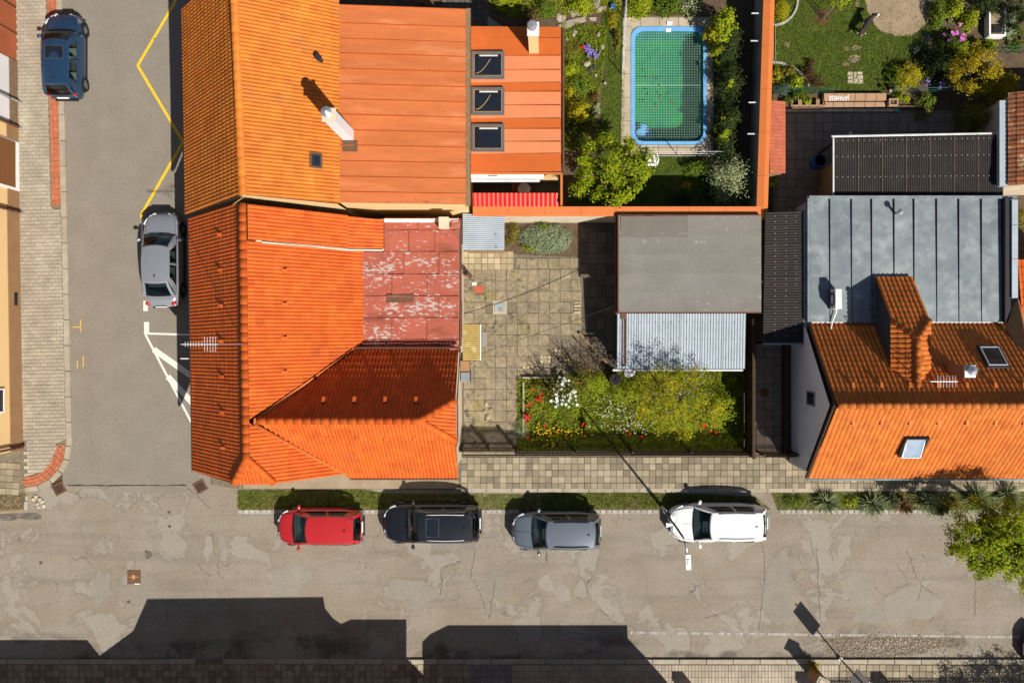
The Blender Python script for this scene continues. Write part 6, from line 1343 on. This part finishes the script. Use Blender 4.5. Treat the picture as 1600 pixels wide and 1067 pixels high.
# ================================================================== LAWN GARDEN AT THE TOP RIGHT
lw2 = [(1208, -60), (1420, -60), (1460, 60), (1405, 110), (1380, 147), (1208, 147)]
sheet('lawn', lw2, .012, m_lawn); sheet('garden_soil', [(1208, -160), (1900, -160), (1900, 330), (1208, 330)], .0, m_soil)
bare = blob(1407, -2, 54, 60, 40, .05)
sheet('bare_ground', bare, .02, m_dry)
grass('lawn_grass', lw2, 34000, .09, m_grass, .012, lambda x, y: not inpoly(x, y, bare) or R(0, 1) < .06)
for px, py, a, b in ((1323, 76, 5, 3), (1338, 75, 7, 4), (1322, 100, 5, 4), (1335, 92, 10, 6), (1340, 5, 3, 10), (1230, 70, 5, 4)): sheet('bare_ground', blob(px, py, a, b, 16, .3), .022, m_dry)
for i, (a, b) in enumerate(((0, 0), (1, 0), (0, 1), (1, 1), (0, 2), (1, 2))): pass
st = thing('stepping_slabs', 'square of pale slabs laid in the lawn', 'slabs', tuple(P(1335, 122)))
for x0, x1, y0, y1 in ((1324, 1333, 113, 118), (1334, 1338, 113, 122), (1339, 1347, 113, 117), (1324, 1333, 119, 125), (1324, 1333, 126, 131), (1334, 1340, 123, 131), (1339, 1348, 118, 124), (1341, 1348, 125, 131)): MB().prism(pxpoly([(x0, y0), (x1, y0), (x1, y1), (x0, y1)]), 0, .045, .01).build('slab', m_slab_l, st)
tag(MB().obox(P(1288, 85, .05), (.18, .03, .02), .1).build('stick', m_wood_l), 'short pale stick lying on the lawn', 'stick')
# curved stone edgings
def edging(lab, cx, cy, r0, a0, a1, n_, sx=1.0, sy=1.0):
    t = thing('bed_edging', lab, 'edging', tuple(P(cx + r0, cy)))
    for i in range(n_):
        a = a0 + (a1 - a0) * i / (n_ - 1); p = P(cx + r0 * sx * math.cos(a), cy + r0 * sy * math.sin(a), .05); MB().obox(p, (.15, .1, .12), -a + math.pi / 2).build('stone', m_sett, t)
edging('curved pale stone edging of the bed at the top of the lawn', 1208, 2, 38, -.6, 1.5, 18); edging('curved pale stone edging of the bed at the lower left of the lawn', 1208, 160, 62, -1.55, -.45, 18)
t = thing('young_tree', 'young staked tree in a round patch of bark mulch', 'tree', tuple(P(1286, 28)))
o = MB().add([P(x, y, .03) for x, y in blob(1286, 27, 12.5, 13, 18, .05)], [tuple(range(18))]).build('mulch', m_mulch, t)
if o.data.polygons[0].normal.z < 0: o.data.flip_normals()
MB().tube([P(1287, 30), P(1287, 30) + Vector((0, 0, 2.4))], .03, 6, .012).build('trunk', m_bark_l, t)
for dx in (-.12, .16): MB().tube([P(1287, 31) + Vector((dx, 0, 0)), P(1287, 31) + Vector((dx + .03, 0, 1.5))], .025, 5).build('stake', m_wood_l, t)
pts, nrm = clumps(tuple(P(1287, 30) + Vector((0, 0, 2.1))), (.45, .45, .6), 16, 420, .12, top=False); V, F = leaf_quads(pts, nrm, np.random.uniform(.6, 1.2, len(pts)) * .09); npmesh('crown', V, F, LF['lime'], t)
for px, py, rx, ry, h_, k, n_, lab, kw in [
    (1222, 15, 15, 18, .9, 'yel', 900, 'yellow-green shrub in the mulched bed at the top of the lawn', dict(size=.07)), (1214, 118, 8, 14, .7, 'yel', 450, 'yellow shrub against the wall in the lower left bed', {}), (1232, 112, 14, 10, .5, 'olive', 500, 'olive cushion behind the pale edging', {}), (1246, 128, 12, 12, .7, 'lime', 500, 'lime plant in the middle of the lower left bed', {}),
    (1262, 118, 11, 12, .8, 'red', 420, 'reddish barberry behind the pale edging', dict(size=.06)), (1280, 128, 13, 14, 1.0, 'red', 280, 'bare bronze shrub at the right end of the lower left bed', dict(size=.06)), (1222, 138, 16, 12, .7, 'blue', 600, 'grey-blue cushion beside the flat-tiled lean-to', dict(size=.05)), (1250, 147, 18, 9, .6, 'green', 450, 'green plants along the wire fence of the lower left bed', {}), (1268, 100, 8, 8, .5, 'red', 220, 'dark red plant at the curve of the edging', dict(size=.06)),
    (1230, 160, 12, 8, .4, 'green', 300, 'green tuft in the planter blocks, left', {}), (1262, 160, 12, 8, .4, 'lime', 260, 'green tuft in the planter blocks, right', {}), (1196 + 14, 280, 8, 18, 1.2, 'lime', 260, 'lime climber at the lower end of the orange-capped wall', {}),
    (1420, 118, 22, 24, 1.1, 'yel', 1500, 'yellow-leaved shrub left of the shaded border', dict(size=.07)), (1400, 118, 12, 20, .8, 'green', 600, 'green shrub at the lawn edge with round shadow', {}), (1410, 155, 16, 9, .5, 'lime', 400, 'lime plants behind the square planter', {}), (1448, 158, 16, 14, .9, 'green', 500, 'green bush near the patio corner', {}), (1445, 178, 14, 10, .9, 'olive', 400, 'drooping olive bush at the patio corner', dict(asp=.2)),
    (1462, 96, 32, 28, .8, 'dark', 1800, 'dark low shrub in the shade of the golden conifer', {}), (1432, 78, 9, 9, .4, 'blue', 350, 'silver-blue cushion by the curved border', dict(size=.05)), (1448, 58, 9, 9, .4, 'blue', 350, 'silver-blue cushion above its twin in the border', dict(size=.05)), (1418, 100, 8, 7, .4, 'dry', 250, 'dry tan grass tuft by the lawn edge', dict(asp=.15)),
    (1466, 20, 16, 26, .9, 'green', 900, 'green shrub bordering the bare round patch', {}), (1490, 12, 18, 16, .9, 'lime', 800, 'lime shrub at the top of the flower border', {}), (1517, 30, 14, 16, .9, 'lime', 700, 'bright lime shrub left of the grow box', {}), (1485, 62, 22, 20, .6, 'green', 900, 'leafy patch carrying pink flowers', {}), (1505, 78, 14, 14, .6, 'lime', 500, 'yellow-green plant below the pink flowers', {}), (1525, 72, 12, 16, .5, 'olive', 400, 'olive plant below the grow box', {}), (1545, 70, 18, 10, .5, 'lime', 450, 'lime tuft just under the grow box', {}),
    (1577, 40, 12, 26, .9, 'sage', 800, 'pale long-leaved plant right of the grow box', dict(asp=.25, size=.14)), (1588, 60, 16, 26, .3, 'green', 700, 'low green plants at the right edge of the garden', {}), (1555, 5, 34, 14, 1.8, 'dark', 1500, 'overhanging dark bush above the grow box', {}), (1592, 25, 14, 30, 2.2, 'dark', 1200, 'dark bush at the top right corner', {}),
    (1572, 136, 22, 24, 1.9, 'gold', 2200, 'bright golden shrub touching the brown-tiled shed', dict(size=.07)), (1530, 182, 38, 26, 1.8, 'olive', 1700, 'brownish-green shrub above the wide black roof', dict(size=.08)), (1560, 166, 18, 16, 1.6, 'gold', 700, 'golden-green shrub under the bright golden one', dict(size=.07)), (1290, 283, 18, 16, .9, 'green', 700, 'feathery green plant below the blue barrel', dict(asp=.15)), (1592, 345, 12, 26, 1.2, 'olive', 600, 'leafy bush between the grey roof and the right edge', {})]:
    shrub(px, py, rx, ry, h_, k, n_, lab, **kw)
tree(P(1514, 130, 0), P(1522, 112, 1.6), (1.15, 1.0, 1.0), 'gold', 70, 5200, .13, 'rounded golden conifer with layered sprays', .085, name='golden_conifer', trunk_r=.08, limbs=6, shell=.7)
flowers('pink', [(1490, 52, 7), (1495, 53, 4), (1503, 62, 6), (1484, 62, 4), (1498, 41, 2), (1474, 53, 3), (1505, 54, 4)], 1.6, .06, .55, 'pink flower in the border below the top right garden', 'pink border flowers'); flowers('purple', [(1472, 134, 26), (1448, 128, 8)], 3, .036, .5, 'lilac flower in the shaded border', 'lilac border flowers')
t = thing('grow_box', 'white-framed raised bed of soil with a black crate in it', 'raised bed', tuple(P(1550, 38)))
MB().prism(pxpoly([(1539, 16), (1562, 16), (1562, 61), (1539, 61)]), 0, .4).build('soil', m_dry, t)
for x0, x1, y0, y1 in ((1537.5, 1539.5, 15, 62), (1561, 1563.5, 15, 62), (1539.5, 1561, 60, 62.5)): MB().prism(pxpoly([(x0, y0), (x1, y0), (x1, y1), (x0, y1)]), 0, .48).build('side_board', m_whitep, t)
tag(MB().prism(pxpoly([(1542.5, 44), (1558, 44), (1558, 57), (1542.5, 57)]), .4, .47, .03).build('black_crate', m_blk), 'black plastic tray lying in the white raised bed', 'tray')
# steps, planter, patio
t = thing('garden_steps', 'two long sandstone steps with chalk writing between lawn and patio', 'steps', tuple(P(1335, 160)))
s1 = MB()
for i in range(6): MB().prism(pxpoly([(1284 + i * 16.2, 149), (1299.7 + i * 16.2, 149), (1299.7 + i * 16.2, 159.5), (1284 + i * 16.2, 159.5)]), 0, .32, .01).build('step_slab', m_step, t)
for i in range(6): MB().prism(pxpoly([(1284 + i * 16.2, 161.5), (1299.7 + i * 16.2, 161.5), (1299.7 + i * 16.2, 169), (1284 + i * 16.2, 169)]), 0, .18, .01).build('step_slab', m_step, t)
for i in range(17): MB().prism(pxpoly([(1228 + i * 10.4, 171), (1237.8 + i * 10.4, 171), (1237.8 + i * 10.4, 175.5), (1228 + i * 10.4, 175.5)]), 0, .1, .01).build('edge_slab', m_slab_l, t)
def chalk(txt, px, py, size, z, mat, sx=1.0):
    cu = bpy.data.curves.new('t', 'FONT'); cu.body = txt; cu.size = size; cu.align_x = 'CENTER'; cu.align_y = 'CENTER'; cu.space_character = 1.1; cu.offset = .006
    ob = bpy.data.objects.new('t', cu); C.objects.link(ob); bpy.context.view_layer.update()
    me = bpy.data.meshes.new_from_object(ob.evaluated_get(bpy.context.evaluated_depsgraph_get())); bpy.data.objects.remove(ob)
    Mx = Matrix.Translation(P(px, py, z) - Vector(WL[t.name])) @ Matrix.Rotation(math.pi, 4, 'Z') @ Matrix.Diagonal((sx, 1, 1, 1)); me.transform(Mx); me.materials.clear()
    return link('chalk_lettering', me, mat, t)
chalk('JAPANESE', 1311, 153.5, .32, .326, m_chalk, .62); 
m = MB()
for i in range(26):
    x = 1301 + i * 1.5; strip(m, [(x, 163 + R(0, 2)), (x + R(.4, 1.4), 164.5 + R(0, 2.6))], .5, .187)
m.build('faint_chalk', m_chalk2, t)
t = thing('planter_blocks', 'row of open concrete planter blocks at the patio edge', 'planter', tuple(P(1255, 166)))
for i in range(4): 
    x = 1234 + i * 14
    for q in ((x, x + 2, 158, 168), (x + 11, x + 13, 158, 168), (x + 2, x + 11, 166.5, 168)): MB().prism(pxpoly([(q[0], q[2]), (q[1], q[2]), (q[1], q[3]), (q[0], q[3])]), 0, .24).build('block', m_step, t)
t = thing('square_planter', 'square sandstone planter pot at the end of the steps', 'planter', tuple(P(1391, 163)))
for q in ((1384, 1386, 158, 169), (1396, 1398, 158, 169), (1386, 1396, 158, 160), (1386, 1396, 167, 169)): MB().prism(pxpoly([(q[0], q[2]), (q[1], q[2]), (q[1], q[3]), (q[0], q[3])]), 0, .4).build('side', m_step, t)
MB().prism(pxpoly([(1386, 160), (1396, 160), (1396, 167), (1386, 167)]), 0, .32).build('soil', m_soil, t)
t = thing('lattice_edging', 'low slatted edging along the planter row and bed', 'edging', tuple(P(1410, 169)))
for i in range(22): MB().obox(P(1399 + i * 1.9, 168, .1), (.02, .12, .2), .5).build('slat', m_step, t)
for i in range(24): MB().obox(P(1238 + i * 2.0, 170, .1), (.02, .12, .2), .5).build('slat', m_step, t)
pt = sheet('patio', [(1208, 172), (1580, 172), (1580, 335), (1208, 335)], .02, m_joint)
lay(pt, 'patio_slab', grid_px(1214, 1490, 177, 330, 14.6, 14.6, .05, .6), m_patio, 0, .05, 300)
tag(MB().ball(P(1401, 174, .13), (.13, .13, .13), 14, 10).build('ball', M('ball_green', (.05, .4, .12), (.02, .25, .45), scale=3, rough=.4), smooth=True), 'green and blue play ball at the patio edge', 'ball')
tag(MB().lathe(P(1329, 209, .05), [(.09, 0), (.09, .02), (.06, .03)], 14).build('drain_cap', m_lgrey), 'small round drain cap in the shaded patio', 'drain')
t = thing('blue_barrel', 'blue plastic barrel standing in the patio shade', 'barrel', tuple(P(1274, 256)))
MB().lathe(P(1272, 257, 0), [(.25, 0), (.29, .15), (.3, .5), (.27, .9)], 18).build('body', m_blue, t); MB().lathe(P(1272, 257, 0), [(.25, .9), (.22, .895)], 18).build('opening', m_blk, t)
for (x0, x1, y, lab) in ((1208, 1298, 147.5, 'green wire fence at the lower end of the lawn bed'), (1386, 1496, 146.5, 'green wire fence between the yellow shrub and the patio'), (1538, 1592, 84, 'green wire fence panel below the grow box')):
    t = thing('wire_fence', lab, 'fence', tuple(P((x0 + x1) / 2, y))); a, b = P(x0, y), P(x1, y)
    for q in np.linspace(0, 1, 4): MB().tube([a.lerp(b, q), a.lerp(b, q) + Vector((0, 0, .95))], .02, 5).build('post', m_green, t)
    for z in (.1, .35, .6, .92): MB().tube([a + Vector((0, 0, z)), b + Vector((0, 0, z))], .01 if z < .9 else .018, 4).build('wire', m_green, t)
t = thing('garden_figure', 'small dark garden ornament with pale top by the yellow shrub', 'ornament', tuple(P(1390, 142))); MB().lathe(P(1391, 142, 0), [(.12, 0), (.1, .2), (.07, .4), (.03, .5)], 10).build('body', m_dk, t); MB().ball(P(1391, 142, .56), (.09, .09, .09), 8, 6).build('head', m_step, t)
# lattice bed edge on the wall side of the lawn
t = thing('edging_boards', 'thin timber boards along the foot of the orange-capped wall', 'edging', tuple(P(1210, 70)))
for x in (1206.5, 1209.5): MB().prism(pxpoly([(x, 42), (x + 1.2, 42), (x + 1.2, 96), (x, 96)]), 0, .16).build('board', m_wood_l, t)
# ================================================================== DOG: one skinned body, coat patches by position
def dog():
    m = bpy.data.meshes.new('body')
    # local: x forward, z up; head turned right
    J = [(-.30, 0, .47, .105), (-.12, 0, .49, .12), (.08, 0, .48, .135), (.22, 0, .50, .13), (.33, -.01, .58, .085), (.41, -.03, .66, .075), (.46, -.07, .67, .08), (.51, -.16, .645, .05), (.53, -.22, .63, .036)]
    E = [(i, i + 1) for i in range(len(J) - 1)]
    def leg(root, pts):
        p = root
        for q in pts: J.append(q); E.append((p, len(J) - 1)); p = len(J) - 1
    for s in (1, -1):
        leg(0, [(-.27, s * .08, .40, .085), (-.20, s * .1, .29, .055), (-.31, s * .1, .17, .032), (-.29, s * .1, .04, .03), (-.24, s * .1, .022, .03)])
        leg(3, [(.22, s * .09, .38, .06), (.19, s * .1, .25, .042), (.22, s * .1, .12, .03), (.22, s * .1, .035, .03), (.27, s * .1, .02, .03)])
        leg(6, [(.42, -.05 + s * .07, .70, .03), (.41, -.05 + s * .105, .62, .03), (.43, -.06 + s * .11, .57, .02)])
    leg(0, [(-.40, .02, .50, .035), (-.52, .05, .44, .03), (-.60, .08, .46, .02)])
    m.from_pydata([j[:3] for j in J], E, [])
    mt = bpy.data.materials.new('tricolour_coat'); mt.use_nodes = True; n = mt.node_tree.nodes; L = mt.node_tree.links; b = n['Principled BSDF']; b.inputs['Roughness'].default_value = .85
    tc = n.new('ShaderNodeTexCoord'); sx = n.new('ShaderNodeSeparateXYZ'); L.new(tc.outputs['Object'], sx.inputs[0]); nz = n.new('ShaderNodeTexNoise'); nz.inputs['Scale'].default_value = 6; L.new(tc.outputs['Object'], nz.inputs['Vector'])
    r = n.new('ShaderNodeValToRGB'); ad = n.new('ShaderNodeMath'); ad.operation = 'MULTIPLY_ADD'; ad.inputs[1].default_value = .12; L.new(nz.outputs[0], ad.inputs[0]); L.new(sx.outputs['Z'], ad.inputs[2]); L.new(ad.outputs[0], r.inputs[0])
    r.color_ramp.interpolation = 'CONSTANT'; e = r.color_ramp.elements; e[0].position = 0; e[0].color = (.7, .65, .58, 1); e[1].position = .25; e[1].color = (.28, .11, .035, 1); q = e.new(.5); q.color = (.018, .014, .012, 1)
    r2 = n.new('ShaderNodeMath'); r2.operation = 'GREATER_THAN'; r2.inputs[1].default_value = .15; ng = n.new('ShaderNodeMath'); ng.operation = 'MULTIPLY'; ng.inputs[1].default_value = -1; L.new(sx.outputs['Y'], ng.inputs[0]); L.new(ng.outputs[0], r2.inputs[0])
    mx = n.new('ShaderNodeMix'); mx.data_type = 'RGBA'; L.new(r2.outputs[0], mx.inputs[0]); L.new(r.outputs[0], mx.inputs[6]); mx.inputs[7].default_value = (.75, .7, .64, 1); L.new(mx.outputs[2], b.inputs['Base Color'])
    t = thing('dog', 'tricolour dog with black back and white muzzle standing on the lawn', 'dog', (0, 0, 0))
    o = link('body', m, mt, t); md = o.modifiers.new('k', 'SKIN')
    for v, j in zip(m.skin_vertices[0].data, J): v.radius = (j[3], j[3])
    for i, v in enumerate(m.skin_vertices[0].data): v.use_root = i == 1
    s = o.modifiers.new('s', 'SUBSURF'); s.levels = s.render_levels = 2
    for s_ in (1, -1): MB().ball((.49, -.075 + s_ * .05, .70), (.014, .014, .014), 8, 6).build('eye', m_blk, t)
    MB().ball((.535, -.245, .64), (.022, .018, .018), 8, 6).build('nose', m_blk, t)
    t.location = P(1347, 46, 0); t.rotation_euler = (0, 0, math.radians(58)); t.scale = (1.15, 1.15, 1.15)
dog()
# ================================================================== CARS
HP = math.pi
make_car('hatchback_car', 'red hatchback parked leftmost along the verge', 505, 818, HP, 4.05, 1.72, 1.5, paint('paint_red', (.42, .018, .02), .15), hood=.22, ws=.2, rear=.02, rw=.09, belt=.6, spoiler=True, taper=.55)
make_car('sport_utility_car', 'black sport utility car with sunroof and silver roof rails', 677, 812, HP, 4.6, 1.85, 1.72, paint('paint_black', (.012, .013, .018), .3), hood=.27, ws=.15, rear=.02, rw=.08, belt=.6, roof_rails=m_lgrey, sunroof=True, chrome=True, taper=.66, spoiler=True, seat=m_seat_l)
make_car('estate_car', 'slate grey estate car between the black car and the white car', 868, 824, HP, 4.2, 1.8, 1.55, paint('paint_slate', (.165, .19, .225), .5, .3), hood=.25, ws=.17, rear=.02, rw=.07, belt=.6, roof_rails=m_blk, hood_line=True, taper=.6)
make_car('estate_car', 'white estate car parked under the street lamp', 1117, 812, HP, 4.62, 1.82, 1.5, paint('paint_white', (.72, .71, .69), .0), hood=.25, ws=.17, rear=.03, rw=.07, belt=.6, roof_rails=m_lgrey, hood_line=True, taper=.58)
make_car('saloon_car', 'silver saloon parked against the west front of the tiled house', 263, 407, HP / 2, 4.5, 1.76, 1.44, paint('paint_silver', (.36, .375, .4), .55, .3), hood=.25, ws=.15, rear=.0, rw=.15, trunk=.115, belt=.61, taper=.64)
make_car('hatchback_car', 'dark blue hatchback with sunroof parked half on the left pavement', 112, 94, HP / 2, 4.05, 1.72, 1.46, paint('paint_blue', (.022, .06, .125), .45, .28), hood=.24, ws=.16, rear=.03, rw=.1, belt=.62, sunroof=True, taper=.66, seat=m_seat_l)
make_car('parked_car', 'dark car parked beyond the right edge of the road', 1666, 1010, HP, 4.5, 1.8, 1.5, paint('paint_graphite', (.05, .05, .055), .4), hood=.25, ws=.17, rear=.03, rw=.08)
# ================================================================== STREET FURNITURE
t = thing('street_lamp', 'tall grey street lamp with short arm over the white car', 'street lamp', tuple(P(1034, 791)))
b = P(1034, 791); top = Vector((b.x, b.y, 6.2))
MB().tube([b, b + Vector((0, 0, 1.2))], .085, 10).build('base', m_lgrey, t, True); MB().tube([b + Vector((0, 0, 1.15)), top], .055, 10, .04).build('pole', m_dk, t, True)
e = P(1075, 868, 6.5); h2_ = P(1076, 888, 6.55)
MB().tube([top - Vector((0, 0, .1)), top + Vector((0, 0, .15)), top.lerp(e, .3) + Vector((0, 0, .18)), e], .035, 8).build('arm', m_steel, t, True)
d = (h2_ - e).normalized(); rz = math.atan2(d.y, d.x); MB().obox(e.lerp(h2_, .5), ((h2_ - e).length + .1, .2, .07), rz).build('lamp_head', m_whitep, t); MB().obox(e.lerp(h2_, .5) + Vector((0, 0, .05)), (.26, .1, .04), rz).build('lamp_cover', m_lgrey, t)
t2 = thing('pole_sign_bracket', 'small crossed white brackets clamped halfway up the lamp pole', 'bracket', (b.x, b.y, 3.9)); c = Vector((b.x, b.y, 3.9))
for k in range(4):
    a = k * HP / 2 + .15; v = Vector((math.cos(a), math.sin(a), 0)); s = Vector((-v.y, v.x, 0))
    MB().slab([c + v * .06 + s * .03, c + v * .34 + s * .1, c + v * .34 - s * .1, c + v * .06 - s * .03], .015).build('blade', m_whitep, t2)
t = thing('road_sign', 'tall road sign on a grey post at the lower pavement', 'road sign', tuple(P(1313, 1029, .1))); b = P(1313, 1029, .1)
MB().tube([b, b + Vector((0, 0, 3.3))], .035, 8).build('post', m_dk, t); q = Vector((.79, .61, 0)).normalized(); q = Vector((1, .12, 0)).normalized()
MB().obox(b + Vector((0, -.05, 2.45)), (.62, .03, 1.5), .95).build('sign_plate', m_lgrey, t); MB().lathe(b, [(.09, 0), (.09, .06)], 10).build('foot', m_lgrey, t)
t = thing('gate_pillar', 'rust-brown pillar with pale cap and ivy on the lower pavement', 'pillar', tuple(P(1268, 1046))); c = P(1268, 1047)
MB().obox(c + Vector((0, 0, .75)), (.42, .42, 1.5), -.45).build('shaft', m_wall_t, t); MB().obox(c + Vector((0, 0, 1.53)), (.54, .54, .08), -.45).build('cap', m_kerb, t); MB().obox(c + Vector((0, 0, 1.58)), (.34, .34, .04), -.45).build('cap_top', m_slab_l, t)
shrub(1272, 1042, 12, 8, 1.2, 'gold', 420, 'yellow ivy growing on the rust-brown pillar', cat='ivy', name='ivy', size=.07)
picket_fence('front_fence', 'pale picket fence just beyond the lower edge', (1290, 1086), (1900, 1086), 1.25, 150, m_wood_l, .05)
for px in (1256, 1010, 1060, 1375): 
    o = MB().obox(P(px + 28, 1096, .7), (.5, .4, 1.45)).build('fence_pillar', m_wall_p); tag(o, 'square plastered fence pillar beyond the lower edge', 'pillar', 'fence pillars beyond the lower edge')
an = thing('television_aerial', 'tall aerial mast on the ridge of the red-orange roof', 'antenna', (-11.68, -.1, 7.5))
MB().tube([(-11.68, -.1, 7.4), (-11.68, -.1, 10.0)], .025, 6).build('mast', m_steel, an); MB().tube([(-11.75, -.1, 9.55), (-13.2, -.1, 9.55)], .018, 5).build('boom', m_lgrey, an)
for i in range(12):
    hl = .09 if i > 4 else .26; x = -11.95 - i * .1; MB().tube([(x, -.1 - hl, 9.55), (x, -.1 + hl, 9.55)], .009, 4).build('element', m_lgrey, an)
for s in (-.25, .25): MB().tube([(-12.05, -.1 + s, 9.35), (-12.05, -.1 + s, 9.75)], .01, 4).build('reflector', m_lgrey, an)
tag(MB().obox(P(262, 607, .0) + Vector((3.2, 0, 3.0)), (1.0, .06, .5), .0).build('wall_sign', m_dk), 'dark projecting sign on the west wall of the tiled house', 'sign')
t = thing('corner_sign', 'projecting rectangular sign high on the west wall near the silver saloon', 'sign', (-15.3, 0, 2.6)); MB().obox((-15.55, -.75, 2.9), (.9, .05, .5), .0).build('panel', m_lgrey, t); MB().tube([(-15.1, -.75, 3.1), (-16.0, -.75, 3.1)], .02, 5).build('bracket', m_dk, t)
# ================================================================== STREET TREES AND YUCCAS
tree(P(1600, 832, 0), P(1562, 838, 4.0), (2.15, 1.75, 1.5), 'tree', 130, 21000, .19, 'leafy street tree with yellow-green crown at the right edge of the road', .12, name='street_tree', trunk_r=.15, limbs=10)
t = bpy.data.objects['street_tree']
pts, nrm = clumps(tuple(P(1608, 895, 3.6)), (.7, .95, .9), 20, 2600, .18, top=False); V, F = leaf_quads(pts, nrm, np.random.uniform(.6, 1.3, len(pts)) * .095); npmesh('crown', V, F, LF['tree'], t)
tree(P(1690, 1190, 0), P(1650, 1172, 2.6), (2.9, 1.3, 1.4), 'green', 120, 9000, .18, 'garden tree beyond the lower right corner shading the pavement', .1, name='garden_tree', trunk_r=.12)
def yucca(px, py, r, n_, lab, key='yucca'):
    t = thing('yucca', lab, 'yucca', tuple(P(px, py))); c = P(px, py, .12); m = []; V = []; F = []
    for i in range(n_):
        a = R(0, 6.283); el = R(.1, 1.35); L = r * R(.75, 1.1); d = Vector((math.cos(a) * math.cos(el), math.sin(a) * math.cos(el), math.sin(el))); s = Vector((-math.sin(a), math.cos(a), 0)) * .022
        o = c + Vector((R(-.06, .06), R(-.06, .06), 0)); mid = o + d * L * .55; e = o + d * L - Vector((0, 0, L * .12)); k = len(V)
        V += [tuple(o - s), tuple(o + s), tuple(mid + s * 1.1), tuple(mid - s * 1.1), tuple(e + s * .1), tuple(e - s * .1)]; F += [(k, k + 1, k + 2, k + 3), (k + 3, k + 2, k + 4, k + 5)]
    npmesh('leaves', np.array(V), np.array(F), LF[key], t); MB().lathe(P(px, py), [(.06, 0), (.05, .25)], 8).build('stem', m_bark, t)
for q in ((1291, 785, .75, 150, 'yucca on the verge below the orange eaves, leftmost'), (1362, 787, .8, 160, 'yucca under the open roof window of the orange house'), (1411, 790, .6, 110, 'half-dry yucca between two green ones', 'dry'), (1450, 785, .7, 140, 'yucca left of the pair nearest the street tree'), (1525, 778, .8, 170, 'yucca of the pair nearest the street tree, larger'), (1574, 772, .75, 150, 'yucca at the right edge beside the street tree'), (1392, 782, .55, 90, 'small yucca squeezed beside the half-dry one')): yucca(*q)
shrub(1240, 783, 24, 11, .35, 'green', 900, 'low green patch at the left end of the yucca strip', size=.05); shrub(1330, 784, 16, 9, .4, 'lime', 500, 'lime weeds between the two left yuccas', size=.06); shrub(1490, 788, 18, 9, .45, 'olive', 500, 'olive weeds at the foot of the right yuccas', size=.06); shrub(1465, 800, 20, 6, .4, 'green', 400, 'green weeds spilling over the kerb by the street tree', size=.06)
